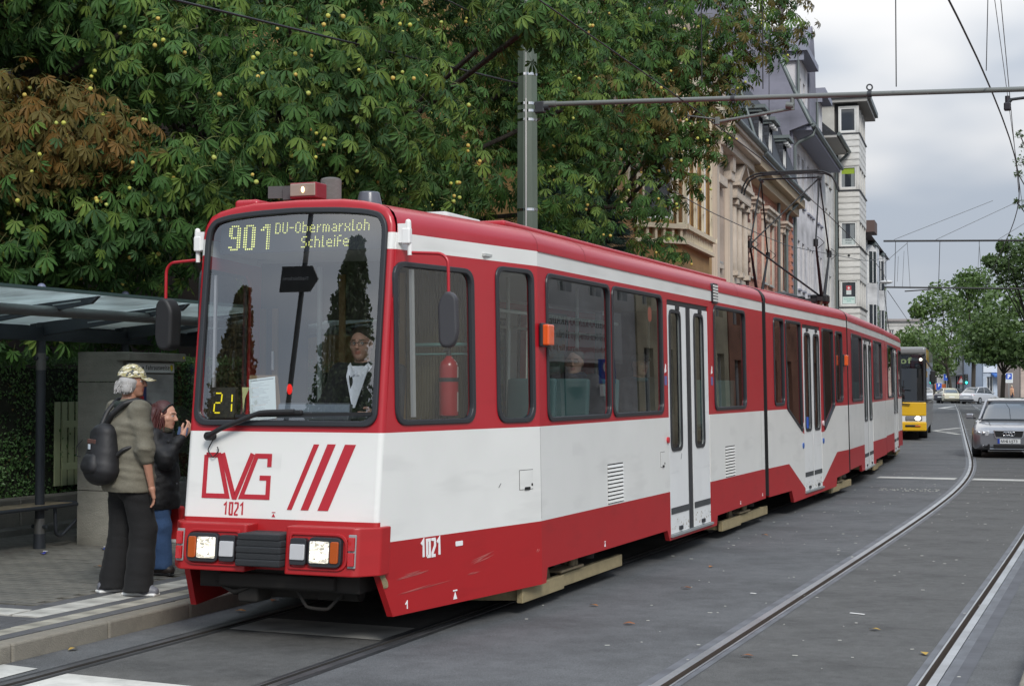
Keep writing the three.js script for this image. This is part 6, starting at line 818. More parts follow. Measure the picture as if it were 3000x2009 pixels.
{
  // crown as boughs on the outside of an ellipsoid, fuller on the street side
  const crown = (C, A, n, r0, r1, brown, extra = []) => { const o = []; for (let i = 0; i < n; i++) { const u = rr(-0.95, 0.95), th = rnd() < 0.78 ? rr(-0.6, 2.3) : rr(2.3, 5.7), s = Math.sqrt(1 - u * u), k = rr(0.42, 1.0); o.push([C[0] + A[0] * s * Math.cos(th) * k, C[1] + A[1] * u * k, C[2] + A[2] * s * Math.sin(th) * k, rr(r0, r1), typeof brown === 'function' ? brown() : brown]); } return [...o, ...extra]; };
  const at = (px, py, z, r, b = 0) => [...spot(px, py, z), r, b];
  const bA = [at(90, 330, 16.6, 0.7, 0.75), at(230, 370, 16.4, 0.62, 0.7), at(30, 430, 16.2, 0.7, 0.72), at(180, 450, 16.1, 0.6, 0.65), at(340, 420, 16.4, 0.5, 0.6), at(110, 520, 16.0, 0.5, 0.6), at(120, 380, 17.6, 0.70, 0.62), at(250, 430, 17.3, 0.68, 0.55), at(60, 480, 17.1, 0.68, 0.6), at(330, 500, 17.4, 0.56, 0.45), at(180, 560, 16.9, 0.62, 0.5), at(420, 560, 16.7, 0.70), at(300, 660, 16.5, 0.68), at(520, 520, 16.9, 0.62), at(560, 660, 16.9, 0.68), at(120, 700, 16.3, 0.68), at(40, 620, 16.7, 0.56, 0.3), at(420, 760, 17.3, 0.56), at(230, 790, 17.5, 0.56), at(60, 800, 17.5, 0.56), at(60, 990, 16.8, 0.42), at(240, 985, 17.2, 0.40), at(420, 990, 17.4, 0.40), at(640, 560, 17.6, 0.56), at(700, 120, 17.5, 0.70), at(480, 240, 17.2, 0.75), at(350, 100, 17.8, 0.80), at(900, 260, 17.0, 0.70), at(110, 90, 18.2, 0.70)];
  chestnut('broad chestnut tree with browning lower boughs above the shelter', [-13.2, 0, -13.5], crown([-13.5, 7.2, -13.8], [3.6, 5.0, 4.4], 70, 0.55, 0.9, () => rr(-0.25, 0.3), bA), 330, 280, 60, 'chestnut trees along the platform');
  const bB = [at(820, 330, 16.5, 0.7), at(1000, 400, 16.8, 0.7), at(1150, 300, 17.2, 0.75), at(1350, 150, 17.6, 0.8), at(1500, 60, 18.0, 0.8), at(1250, 60, 17.6, 0.8, 0.2), at(1050, 120, 17.4, 0.8, 0.15), at(1400, 330, 18.2, 0.7), at(1100, 480, 17.4, 0.6), at(1300, 470, 18.5, 0.6), at(1450, 470, 19.0, 0.6), at(1560, 90, 18.2, 0.6), at(1540, 20, 18.0, 0.6), at(760, 480, 16.2, 0.6), at(900, 180, 16.8, 0.75), at(1460, 120, 17.6, 0.6), at(1530, 95, 17.8, 0.45), at(1555, 60, 18.6, 0.5), at(1600, 60, 18, 0.5), at(1440, 560, 23.5, 0.9), at(1640, 700, 23.5, 0.6), at(1480, 380, 24, 0.9), at(1600, 200, 24, 1.0), at(1450, 60, 24, 1.1), at(1620, 420, 24.5, 0.9), at(1250, 560, 22, 0.8), at(1620, 560, 22.5, 0.6), at(1680, 650, 23, 0.55), at(1850, 600, 25, 0.65), at(1780, 420, 25, 0.6, 0.3), at(1930, 740, 25.5, 0.5), at(1650, 320, 23, 0.7), at(1800, 300, 24, 0.7, 0.35), at(1700, 470, 24, 0.6), at(1000, 560, 17.5, 0.5), at(1200, 590, 18, 0.5), at(1400, 610, 19, 0.5)];
  chestnut('tall dense chestnut tree with yellow-green fruit above the tram roof', [-12.6, 0, -20], crown([-12.4, 8.0, -20.3], [4.3, 5.6, 4.8], 84, 0.65, 1.0, () => rr(-0.25, 0.25), bB), 300, 280, 110, 'chestnut trees along the platform');
  const bC = [at(2260, 60, 28.5, 0.75, 0.4), at(2180, 140, 28, 0.75, 0.4), at(2080, 80, 27.5, 0.8, 0.35), at(2230, -40, 29, 0.8, 0.3), at(1960, 60, 27, 0.85, 0.2), at(2060, 240, 27.5, 0.75, 0.4), at(1950, 200, 27, 0.8, 0.3), at(1830, 120, 27, 0.8, 0.2), at(2050, 360, 27, 0.65, 0.45), at(1950, 340, 26.5, 0.7, 0.4), at(1840, 240, 26.5, 0.7, 0.3), at(2060, 430, 27, 0.5, 0.45), at(1980, 470, 26.5, 0.5, 0.4), at(2020, 540, 26.5, 0.35, 0.4), at(1890, 400, 26, 0.6, 0.35), at(1960, 410, 26.5, 0.6, 0.4), at(1750, 180, 26, 0.8, 0.2), at(1700, 60, 26, 0.8, 0.1), at(1920, 500, 26.5, 0.35, 0.35), at(2130, 300, 28, 0.45, 0.45), at(2140, 210, 28, 0.5, 0.4), at(2290, 120, 28.8, 0.4, 0.45), at(1990, 600, 26.6, 0.22, 0.4)];
  chestnut('chestnut tree with brown-tinged drooping boughs in front of the ochre house', [-10.6, 0, -28.5], crown([-10.8, 8.6, -28.5], [3.2, 3.0, 3.4], 34, 0.7, 1.0, () => rr(0.0, 0.45), bC), 230, 220, 45, 'chestnut trees along the platform');

  // blue-green spruce beside the house
  const sp = thing('spruce_tree', 'small blue-green spruce between chestnut boughs and ochre house', 'tree', [-9.3, 0.1, -26.5]);
  part(sp, 'trunk', cyl(0.12, 0.02, 5.6, 0, 2.8, 0), barkM);
  const tw = []; for (let i = 0; i < 34; i++) { const t = i / 34, a = i * 2.4; tw.push(beam([0, -t * 0.02, t * 0.26], [Math.cos(a) * 0.045, Math.sin(a) * 0.03 - 0.012 - t * 0.03, t * 0.26 + 0.05], 0.004, 0.004)); } tw.push(bar([0, 0, 0], [0, -0.02, 0.28], 0.004, 0.003, 4)); const twG = merge(tw);
  const NS = 5200, im = new THREE.InstancedMesh(twG, mat(1, 1, 1, 0.8), NS), c = new THREE.Color();
  for (let i = 0; i < NS; i++) { const h = Math.pow(rnd(), 0.75), R0 = (1 - h) * 2.1 + 0.1, k = Math.sqrt(rr(0.3, 1)), a = rr(0, 6.283), lay = Math.sin(h * 55) * 0.12; im.setMatrixAt(i, M4(Math.cos(a) * R0 * k, 0.9 + h * 4.9 - k * k * 0.45 * (1 - h) + lay, Math.sin(a) * R0 * k, rr(0.1, 0.6), Math.PI / 2 - a + rr(-0.5, 0.5), 0, rr(0.9, 1.6))); const t = rnd(); im.setColorAt(i, c.setRGB(0.035 + 0.02 * t, 0.075 + 0.03 * t, 0.055 + 0.03 * t)); }
  im.name = 'needles'; im.userData.kind = 'stuff'; sp.add(im);

  // dark brick house behind the trees
  const bh = thing('brick_house', 'dark brick house wall in the shade behind the chestnut trees', 'house', [0, 0, 0]);
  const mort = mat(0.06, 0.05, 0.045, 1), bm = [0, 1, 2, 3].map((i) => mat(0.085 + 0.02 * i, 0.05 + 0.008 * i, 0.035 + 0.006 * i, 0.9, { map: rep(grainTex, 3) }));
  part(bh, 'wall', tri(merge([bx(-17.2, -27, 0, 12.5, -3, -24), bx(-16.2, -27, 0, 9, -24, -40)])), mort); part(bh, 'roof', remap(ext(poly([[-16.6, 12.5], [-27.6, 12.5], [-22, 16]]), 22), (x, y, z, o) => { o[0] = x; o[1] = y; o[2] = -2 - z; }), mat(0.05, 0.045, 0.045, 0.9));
  const bg = tri(box(0.02, 0.065, 0.24)), list = []; for (let r = 0; r < 60; r++) for (let k = 0; k < 26; k++) list.push([-17.195, 2.6 + r * 0.075, -(9.6 + k * 0.25 + (r % 2) * 0.125)]);
  const d2 = (p) => { const q = toPx(V(...p)); return (q[0] > -20 && q[0] < 160 && q[1] > 100 && q[1] < 440 ? 0 : 1000) + Math.abs(q[1] - 280); }; list.sort((a, b) => d2(a) - d2(b));
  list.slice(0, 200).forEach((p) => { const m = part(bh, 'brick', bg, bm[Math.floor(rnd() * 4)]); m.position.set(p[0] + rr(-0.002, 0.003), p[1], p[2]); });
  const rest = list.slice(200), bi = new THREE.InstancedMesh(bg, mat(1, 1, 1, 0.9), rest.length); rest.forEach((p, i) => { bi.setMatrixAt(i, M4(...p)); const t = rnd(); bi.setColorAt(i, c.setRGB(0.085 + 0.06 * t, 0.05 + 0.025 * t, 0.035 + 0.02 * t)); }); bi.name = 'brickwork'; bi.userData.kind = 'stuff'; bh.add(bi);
}

// ---------- catenary mast and overhead wires ----------
{
  const green = mat(0.115, 0.15, 0.12, 0.5, { map: rep(stainTex, 0.7) }), pipeM = mat(0.17, 0.18, 0.17, 0.5, { metalness: 0.3 }), wireM = mat(0.03, 0.03, 0.032, 0.5, { metalness: 0.4 }), wireL = mat(0.12, 0.125, 0.13, 0.5, { metalness: 0.4 });
  const X0 = -7.57, A0 = 19.6;
  const ms = thing('catenary_mast', 'grey-green octagonal catenary mast with steel bands behind the tram', 'mast', [X0, 0.1, -A0]);
  part(ms, 'shaft', new THREE.CylinderGeometry(0.125, 0.165, 9.5, 8, 1).toNonIndexed().translate(0, 4.75, 0), green).geometry.computeVertexNormals();
  const band = (y) => { const r = lerp(0.165, 0.125, y / 9.5) + 0.004; return cyl(r, r, 0.035, 0, y, 0, 0, 0, 0, 8); };
  for (const y of [4.02, 5.24, 5.36, 5.46, 5.86, 7.6]) part(ms, 'band', band(y), M.chrome); 
  part(ms, 'conduit', [bar([0.045, 0, 0.165], [0.035, 5.52, 0.145], 0.012), bar([0.035, 5.52, 0.145], [0.03, 9, 0.125], 0.005)], mat(0.5, 0.5, 0.48, 0.5)); part(ms, 'foot_plate', cyl(0.24, 0.24, 0.04, 0, 0.02, 0), M.darkMetal);
  part(ms, 'arm_clamp', [rbox(0.14, 0.16, 0.10, 0.02, 0.19, 5.41, 0), cyl(0.05, 0.05, 0.08, 0.28, 5.41, 0, 0, 0, Math.PI / 2)], M.darkMetal);
  const arm = ms; const armP = (n, g, m) => { const o = part(ms, n, g, m); o.position.set(-X0, -0.1, A0); return o; };
  const P = (x) => [x, lerp(5.55, 5.32, (x + 7.4) / 6.2), -A0];
  armP('cantilever_pipe', [bar(P(-7.3), P(0.6), 0.033, 0.033, 12), bar(P(-7.32), P(-7.15), 0.045, 0.045, 12)], pipeM);
  for (const x of [-4.72, -2.98]) armP('suspension_eye', [new THREE.TorusGeometry(0.035, 0.01, 6, 16).applyMatrix4(M4(x, P(x)[1] + 0.085, -A0, 0, 0.4, 0)), cyl(0.042, 0.042, 0.05, ...P(x), 0, 0, Math.PI / 2), rbox(0.03, 0.12, 0.03, 0.006, x, P(x)[1], -A0)], M.darkMetal);
  armP('steady_arm', [bar([-3.95, 5.27, -A0 - 0.02], [-4.92, 5.17, -A0 - 0.05], 0.02), rbox(0.06, 0.10, 0.05, 0.01, -4.94, 5.18, -A0 - 0.05), bar(P(-3.95), [-3.95, 5.25, -A0], 0.028), cyl(0.045, 0.045, 0.10, -3.98, 5.31, -A0, 0, 0, 1.4), bar([-4.94, 5.2, -A0 - 0.05], [-5.38, 5.30, -A0 - 0.2], 0.012)], pipeM);
  const wire = (name, label, pts, r, m = wireM, n = 60) => one(name, tube(pts, r, 6, n), m, label, 'wire');
  const line = (a, b, k0, k1) => [lerp3(a, b, k0), lerp3(a, b, (k0 + k1) / 2), lerp3(a, b, k1)]; function lerp3(a, b, t) { return [0, 1, 2].map((i) => a[i] + (b[i] - a[i]) * t); }
  // contact wire above each track, with droppers
  const cw = []; for (let a = 2; a < 62; a += 2) cw.push([trC(a) + 0.15 * Math.sin(a * 0.15), 5.46 + 0.00015 * Math.pow(a - 22, 2), -a]);
  wire('contact_wire', 'black contact wire running over the tram towards the pantograph', cw, 0.009, wireM, 200);
  const cw2 = []; for (let a = 2; a <= 62; a += 2) cw2.push([adjC(a) + 0.30 * sst(-6, 19, a) * (1 - 0.6 * sst(20, 60, a)), 5.40, -a]);
  wire('contact_wire', 'black contact wire above the empty track at the right', cw2, 0.010, wireM, 200);
  wire('messenger_wire', 'thin stay dropping steeply beside the right contact wire', line([-1.45, 8.4, -17.5], [-1.92, 5.42, -31], -0.3, 1), 0.006, wireL);
  wire('messenger_wire', 'second thin stay joining the right contact wire', line([-1.56, 7.6, -18.5], [-1.98, 5.42, -33], -0.4, 1), 0.005, wireL);
  wire('span_wire', 'thick dark span wire crossing the chestnut crown to the mast', [...line(spot(513, 0, 13.2), [X0 - 0.1, 5.85, -A0], -0.5, 1)], 0.012);
  wire('span_wire', 'thin span wire with turnbuckle through the crown left of the mast', line(spot(1290, -10, 16), spot(1450, 70, 20), -0.3, 1), 0.009);
  for (const [px, py, z, t] of [[2236, 268, 20, 'left'], [2627, 262, 19.2, 'middle'], [2057, 250, 18.2, 'tree-side']]) wire('suspension_wire', 'vertical suspension wire above the cantilever pipe, ' + t + ' one', [spot(px, py - 8, z), spot(px - 2, py - 300, z)], 0.007, wireM, 8);
  wire('suspension_wire', 'vertical hanger on the right contact wire near the top edge', [spot(2891, 207, 19), spot(2897, -60, 19)], 0.006, wireM, 8);
  wire('suspension_wire', 'vertical hanger in front of the grey gable', [spot(2254, 398, 22), spot(2254, 100, 22)], 0.005, wireM, 8);
  wire('service_cable', 'sagging cable along the house fronts behind the pantograph', [spot(1640, 370, 24), spot(1815, 469, 28), spot(2086, 622, 36), spot(2310, 719, 47), spot(2535, 763, 64), spot(2588, 757, 70)], 0.012, wireL);
  const ins = thing('wire_insulator', 'dark insulator clamp on the right contact wire with side bracket', 'insulator', spot(2953, 312, 20.5)); part(ins, 'clamp', [rbox(0.09, 0.11, 0.09, 0.02), cyl(0.03, 0.03, 0.18, 0, 0.05, 0)], mat(0.02, 0.015, 0.02, 0.4)); part(ins, 'side_bracket', [bar([0.03, 0.09, 0], [0.9, 0.13, 0.1], 0.02), bar([0.0, 0.04, 0], [0.05, 0.1, 0], 0.03)], M.darkMetal);
  // far portal with two pipes
  const fp = thing('wire_portal', 'far double pipe portal with droppers spanning the street', 'wire portal', [0, 0, 0]), Q = (px, py) => spot(px, py, 61);
  part(fp, 'pipe', bar(Q(2590, 706), Q(3200, 703), 0.04), wireM); part(fp, 'pipe', bar(Q(2592, 841), Q(3200, 848), 0.035), wireM); part(fp, 'steady_arm', bar(Q(2652, 853), Q(2726, 848), 0.025), wireM);
  for (const [a, b] of [[2625, 2622], [2755, 2751], [2958, 2957]]) part(fp, 'dropper', bar(Q(a, 706), Q(b, 842), 0.012), wireM);
  for (const [x, X] of [[2620, 2752], [2743, 2855], [2925, 3010]]) part(fp, 'stay_wire', bar(Q(x, 702), Q(x + (X - x) * 2.2, 702 - 52 * 2.2), 0.010), wireL);
  part(fp, 'dropper', [bar(Q(2659, 708), Q(2668, 845), 0.008), bar(Q(2659, 712), Q(2590, 772), 0.01), bar(Q(2870, 708), Q(2876, 800), 0.01), bar(Q(2871, 708), Q(2866, 800), 0.008), bar(Q(2650, 735), Q(2645, 840), 0.007), bar(Q(2633, 750), Q(2630, 825), 0.007)], wireL);
  const cw3 = []; for (let a = 62; a < 150; a += 4) cw3.push([trC(a), 5.46, -a]); wire('contact_wire', 'far stretch of contact wire towards the junction', cw3, 0.012, wireM, 60);
  wire('guy_cable', 'curved dark cable in front of the white bay house', [spot(2588, 757, 66), spot(2592, 850, 66), spot(2603, 947, 66), spot(2612, 1000, 66)], 0.014);
  for (const [px, t] of [[2599, 'left'], [2700, 'right']]) wire('span_wire', 'faint far span wire below the portal, ' + t + ' half', [spot(px - 15, 955, 100), spot(px + 100, 955, 100)], 0.015, wireL, 6);
}

// ---------- houses on the left ----------
const FA = R(4.79), houseAt = (s) => [-10 - Math.sin(FA) * s, 0, -35 - Math.cos(FA) * s];
const paneM = phys(0.035, 0.042, 0.05, 0.06, { ior: 1.6, clearcoat: 1, clearcoatRoughness: 0.02 }), frameM = mat(0.72, 0.72, 0.70, 0.5), sillM = mat(0.40, 0.39, 0.37, 0.8), curtainM = mat(0.62, 0.62, 0.6, 0.9);
const fac = (shape, depth, x0 = 0) => remap(ext(shape, depth), (s, y, d, o) => { o[0] = x0 - d; o[1] = y; o[2] = -s; }, true);   // facade sheet, thickness inwards
const fbox = (x0, x1, y0, y1, s0, s1) => bx(x0, x1, y0, y1, -s0, -s1);
// wall in the facade plane with windows [s0,s1,y0,y1,{...}]
function wallWin(H, pts, wins, m, o = {}) {
  const x0 = o.x || 0, shape = poly(pts); shape.holes = wins.map(([a, b, c, d]) => new THREE.Path(rectP(a, b, c, d).map(([x, y]) => new THREE.Vector2(x, y))));
  const w = part(H, o.name || 'wall', tri(fac(shape, 0.3, x0)), m);
  for (const [a, b, c, d, k = {}] of wins) {
    const win = part(H, 'window', fbox(x0 - 0.19, x0 - 0.175, c, d, a, b), paneM), t = 0.06, fr = [fbox(x0 - 0.20, x0 - 0.12, c, c + t, a, b), fbox(x0 - 0.20, x0 - 0.12, d - t, d, a, b), fbox(x0 - 0.20, x0 - 0.12, c + t, d - t, a, a + t), fbox(x0 - 0.20, x0 - 0.12, c + t, d - t, b - t, b)];
    if (!k.plain) { fr.push(fbox(x0 - 0.17, x0 - 0.13, c + t, d - t, (a + b) / 2 - 0.03, (a + b) / 2 + 0.03)); if (d - c > 1.3) fr.push(fbox(x0 - 0.172, x0 - 0.128, c + (d - c) * 0.7, c + (d - c) * 0.7 + 0.05, a + t, b - t)); }
    part(win, 'window_frame', fr, frameM); if (!k.nosill) part(win, 'sill', fbox(x0 - 0.15, x0 + 0.08, c - 0.07, c, a - 0.06, b + 0.06), o.sill || sillM);
    if (k.curtain) part(win, 'curtain', fbox(x0 - 0.174, x0 - 0.168, c + t, d - t, a + t, a + (b - a) * 0.35), curtainM);
    if (o.trim) { part(win, 'surround', [fbox(x0 + 0.003, x0 + 0.07, c - 0.05, d + 0.08, a - 0.2, a), fbox(x0 + 0.003, x0 + 0.07, c - 0.05, d + 0.08, b, b + 0.2), fbox(x0 + 0.003, x0 + 0.12, d + 0.082, d + 0.26, a - 0.24, b + 0.24)], o.trim); if (k.hood) part(win, 'hood', [fbox(x0 + 0.003, x0 + 0.30, d + 0.40, d + 0.50, a - 0.38, b + 0.38), fbox(x0 + 0.003, x0 + 0.22, d + 0.28, d + 0.40, a - 0.30, b + 0.30), fbox(x0 + 0.003, x0 + 0.18, d + 0.1, d + 0.28, a - 0.16, a - 0.06), fbox(x0 + 0.003, x0 + 0.18, d + 0.1, d + 0.28, b + 0.06, b + 0.16)], o.trim); }
  }
  return w;
}
const house = (label, s0) => thing('house', label, 'house', houseAt(s0), FA, 'houses along the left side of the street');
const plaster = (r, g, b) => mat(r, g, b, 0.9, { map: rep(stainTex, 0.25), bumpMap: rep(grainBump, 2), bumpScale: 0.006 });
const slate = mat(0.045, 0.05, 0.062, 0.6, { map: dtex(256, 256, (u, v) => { const r = Math.floor(v * 12), k = (u * 8 + (r % 2) * 0.5) % 1, e = (v * 12) % 1, c = 0.75 + 0.25 * hash2(Math.floor(u * 8 + (r % 2) * 0.5), r); return (k < 0.05 || e < 0.09) ? [0.35, 0.35, 0.36] : [c, c, c]; }) });
const zinc = mat(0.17, 0.20, 0.20, 0.5, { metalness: 0.3, map: rep(stainTex, 0.6) });
const gutter = (H, x, y, s0, s1) => part(H, 'gutter', [bar([x, y, -s0], [x, y, -s1], 0.09, 0.09, 10)], zinc);
{
  // ochre house with oriel
  const H = house('ochre rendered house with cream lattice oriel behind the chestnut boughs', -8), o = 8, och = plaster(0.36, 0.225, 0.095), cream = mat(0.62, 0.55, 0.40, 0.7), brown = plaster(0.26, 0.14, 0.055);
  wallWin(H, [[0, 0], [14.2, 0], [14.2, 9.2], [0, 9.2]], [[o - 4.3, o - 3.4, 5.3, 7.6], [o - 6.9, o - 5.8, 5.2, 7.6], [o + 3.4, o + 4.6, 5.3, 7.5], [o - 4.6, o - 3.2, 1.3, 3.6], [o + 3.4, o + 4.8, 1.3, 3.6]], och, { trim: cream });
  part(H, 'side_wall', tri(fbox(-9, -0.3, 0, 9.2, 0, 0.25)), och); part(H, 'cornice', [fbox(0.003, 0.5, 8.9, 9.3, -0.2, 14.2), fbox(0.003, 0.3, 8.6, 8.9, -0.1, 14.2)], cream);
  part(H, 'roof', tri(remap(ext(poly([[0.55, 9.3], [-1.2, 11.8], [-9, 12.2], [-9, 9.3]]), 14.2), (x, y, z, q) => { q[0] = x; q[1] = y; q[2] = -z; })), slate);
  // oriel: a five-sided bay on a cornice
  const plan = [[o - 3.6, 0.0], [o - 2.7, 0.85], [o + 0.75, 0.85], [o + 1.7, 0.0]];
  for (let i = 0; i < 3; i++) {
    const [a, b] = [plan[i], plan[i + 1]], L = Math.hypot(b[0] - a[0], b[1] - a[1]), u = [(b[0] - a[0]) / L, (b[1] - a[1]) / L], n = [-u[1], u[0]];
    const P = (t, y, d, q) => { q[0] = a[1] + u[1] * t + n[1] * d; q[1] = y; q[2] = -(a[0] + u[0] * t + n[0] * d); };
    const bxo = (t0, t1, y0, y1, d0, d1) => remap(bx(t0, t1, y0, y1, d0, d1), (t, y, d, q) => P(t, y, d, q), true);
    const wins = i === 1 ? [[0.22, 1.1], [1.35, 2.1], [2.35, 3.23]] : [[0.2, L - 0.2]], sh = poly(rectP(0, L, 4.2, 8.5)); sh.holes = wins.map(([x0, x1]) => new THREE.Path(rectP(x0, x1, 5.3, 7.9).map(([x, y]) => new THREE.Vector2(x, y))));
    part(H, 'oriel_wall', tri(remap(ext(sh, 0.12), (t, y, d, q) => P(t, y, d - 0.12, q), true)), och);
    for (const [x0, x1] of wins) { const w = part(H, 'oriel_window', bxo(x0, x1, 5.3, 7.9, -0.10, -0.09), paneM); part(w, 'window_frame', [bxo(x0, x0 + 0.06, 5.3, 7.9, -0.089, -0.04), bxo(x1 - 0.06, x1, 5.3, 7.9, -0.089, -0.04), bxo(x0 + 0.06, x1 - 0.06, 7.1, 7.16, -0.088, -0.042), bxo(x0 + 0.06, x1 - 0.06, 5.3, 5.37, -0.088, -0.042)], frameM); }
    for (const t of i === 1 ? [0.0, 1.11, 2.11, 3.24] : [0.0, L - 0.2]) { const pl = part(H, 'lattice_pilaster', bxo(t, t + 0.2, 5.2, 8.2, 0.004, 0.05), brown), bars = [bxo(t, t + 0.045, 5.2, 8.2, 0.052, 0.085), bxo(t + 0.155, t + 0.2, 5.2, 8.2, 0.052, 0.085)]; for (let y = 5.2; y <= 8.21; y += 0.5) bars.push(bxo(t + 0.046, t + 0.154, y - 0.04, y + 0.04, 0.052, 0.085)); part(pl, 'lattice', bars, cream); }
    part(H, 'oriel_cornice', [bxo(-0.1, L + 0.1, 5.10, 5.2, 0.003, 0.16), bxo(-0.06, L + 0.06, 4.78, 4.86, 0.003, 0.13)], cream); const bal = []; for (let t = 0.02; t < L; t += 0.22) bal.push(bxo(t, t + 0.06, 4.862, 5.098, 0.003, 0.10)); part(H, 'oriel_balusters', bal, cream); part(H, 'oriel_frieze', bxo(0, L, 4.86, 5.1, -0.02, 0.002), brown);
  }
}
{
  // beige house with pediment, shares a mansard with the brick house
  const H = house('beige stucco house with pilasters and a pediment window under slate mansard', 6.25), be = plaster(0.50, 0.40, 0.33), tr = mat(0.60, 0.52, 0.44, 0.8, { map: rep(stainTex, 0.6) });
  wallWin(H, [[0, 0], [5.8, 0], [5.8, 8.7], [0, 8.7]], [[0.5, 1.35, 5.2, 7.25], [3.3, 4.2, 5.1, 7.05], [4.55, 5.4, 5.1, 7.05], [0.5, 1.4, 1.2, 3.4], [3.4, 5.2, 1.2, 3.6]], be, { trim: null });
  part(H, 'pilaster', [fbox(0.003, 0.16, 0, 8.1, 2.1, 2.6), fbox(0.003, 0.22, 7.6, 7.85, 2.0, 2.7), fbox(0.003, 0.26, 7.85, 8.6, 2.1, 2.6)], tr); part(H, 'pilaster', [fbox(0.003, 0.16, 0, 8.1, -0.1, 0.3), fbox(0.003, 0.26, 7.85, 8.6, -0.1, 0.3)], tr);
  for (const s of [3.2, 4.22, 5.42]) { part(H, 'half_column', [remap(cyl(0.11, 0.10, 1.95, 0, 0, 0), (x, y, z, q) => { q[0] = 0.06 + x; q[1] = 6.05 + y; q[2] = -(s + 0.15) + z; }), fbox(0.003, 0.22, 7.03, 7.18, s, s + 0.3), fbox(0.003, 0.22, 4.95, 5.1, s, s + 0.3)], tr); }
  part(H, 'entablature', [fbox(0.003, 0.24, 7.2, 7.55, 3.0, 5.8), fbox(0.003, 0.34, 7.55, 7.66, 2.9, 5.85)], tr);
  part(H, 'pediment', fac((() => { const p = poly([[2.9, 7.66], [5.85, 7.66], [4.38, 8.5]]); p.holes.push(new THREE.Path([[3.4, 7.76], [5.35, 7.76], [4.38, 8.33]].map(([x, y]) => new THREE.Vector2(x, y)))); return p; })(), 0.30, 0.30), tr); part(H, 'pediment_field', fac(poly([[3.3, 7.7], [5.4, 7.7], [4.38, 8.4]]), 0.1, 0.10), mat(0.25, 0.17, 0.14, 0.9));
  part(H, 'cornice', [fbox(0.003, 0.55, 8.55, 8.8, -0.1, 5.8), fbox(0.003, 0.35, 8.3, 8.55, -0.1, 5.8), fbox(0.003, 0.65, 8.8, 8.95, -0.1, 5.8)], tr); gutter(H, 0.68, 8.98, -0.1, 5.8);
  part(H, 'window_apron', [fbox(0.003, 0.10, 4.3, 4.9, 3.2, 5.6), fbox(0.003, 0.08, 5.0, 5.15, 0.3, 1.55), fbox(0.003, 0.18, 7.3, 7.55, 0.25, 1.6)], tr);
  const mans = (L) => tri(remap(ext(poly([[0.45, 8.95], [-0.35, 11.6], [-4.5, 12.4], [-9, 12.2], [-9, 8.95]]), L), (x, y, z, q) => { q[0] = x; q[1] = y; q[2] = -z; }));
  part(H, 'mansard_roof', mans(5.8), slate); part(H, 'gable_parapet', tri(remap(ext(poly([[0.55, 8.95], [-0.25, 11.8], [-1.4, 12.2], [-1.4, 8.95]]), 0.35), (x, y, z, q) => { q[0] = x; q[1] = y; q[2] = 0.1 - z; })), be); part(H, 'side_wall', tri(fbox(-9, -0.3, 0, 8.9, 0, 0.25)), be);
  const H3 = house('pink brick house with carved stone window hoods behind the pantograph', 12.08), brickT = dtex(512, 512, (u, v) => { const r = Math.floor(v * 28), k = (u * 8 + (r % 2) * 0.5) % 1, e = (v * 28) % 1, n = hash2(Math.floor(u * 8 + (r % 2) * 0.5) % 8, r), m = k < 0.05 || e < 0.14; return m ? [0.62, 0.55, 0.5] : [0.66 + 0.16 * n, 0.46 + 0.12 * n, 0.40 + 0.1 * n]; });
  const brick = mat(0.92, 0.85, 0.82, 0.9, { map: rep(brickT, 0.5) }), red = mat(0.13, 0.055, 0.04, 0.9, { map: rep(grainTex, 1) });
  wallWin(H3, [[0, 0], [12.3, 0], [12.3, 8.7], [0, 8.7]], [[1.4, 2.25, 5.2, 7.2, { hood: 1 }], [4.2, 5.1, 5.2, 7.2, { hood: 1 }], [5.7, 6.6, 5.2, 7.2, { hood: 1 }], [9.2, 10.1, 5.2, 7.2, { hood: 1 }], [1.4, 2.3, 1.3, 3.6], [4.2, 5.1, 1.3, 3.6], [9.2, 10.1, 1.3, 3.6]], brick, { trim: tr });
  const qn = []; for (let i = 0; i < 58; i++) qn.push(fbox(0.003, 0.10 + (i % 2) * 0.05, i * 0.15 + 0.004, i * 0.15 + 0.146, 0.0, 0.42)); qn.forEach((g, i) => { if (i > 26) part(H3, 'corner_brick', g, red); }); part(H3, 'corner_pier', qn.slice(0, 27), red); part(H3, 'string_course', [fbox(0.003, 0.20, 6.35, 6.75, -0.03, 0.5), fbox(0.003, 0.12, 4.4, 4.7, 0.5, 12.2)], tr);
  const qr = []; for (let i = 28; i < 58; i++) qr.push(fbox(0.003, 0.06 + (i % 2) * 0.04, i * 0.15 + 0.004, i * 0.15 + 0.146, 11.85, 12.25)); qr.forEach((g) => part(H3, 'corner_brick', g, brick));
  part(H3, 'cornice', [fbox(0.003, 0.55, 8.5, 8.8, 0, 12.3), fbox(0.003, 0.32, 8.2, 8.5, 0, 12.3)], mat(0.42, 0.33, 0.22, 0.8)); gutter(H3, 0.66, 8.9, -0.1, 12.6); part(H3, 'mansard_roof', mans(12.3), slate); part(H3, 'roof_seam', bar([0.50, 8.95, -0.02], [-0.33, 11.65, -0.02], 0.05), zinc);
  part(H3, 'downpipe', tube([[0.62, 8.8, -11.0], [0.35, 8.3, -10.2], [0.14, 7.9, -9.9], [0.14, 4, -9.9], [0.14, 0, -9.9]], 0.06, 8, 40), zinc); part(H3, 'downpipe', tube([[0.14, 8.2, -7.5], [0.14, 4, -7.5], [0.14, 0, -7.5]], 0.06, 8, 10), zinc);
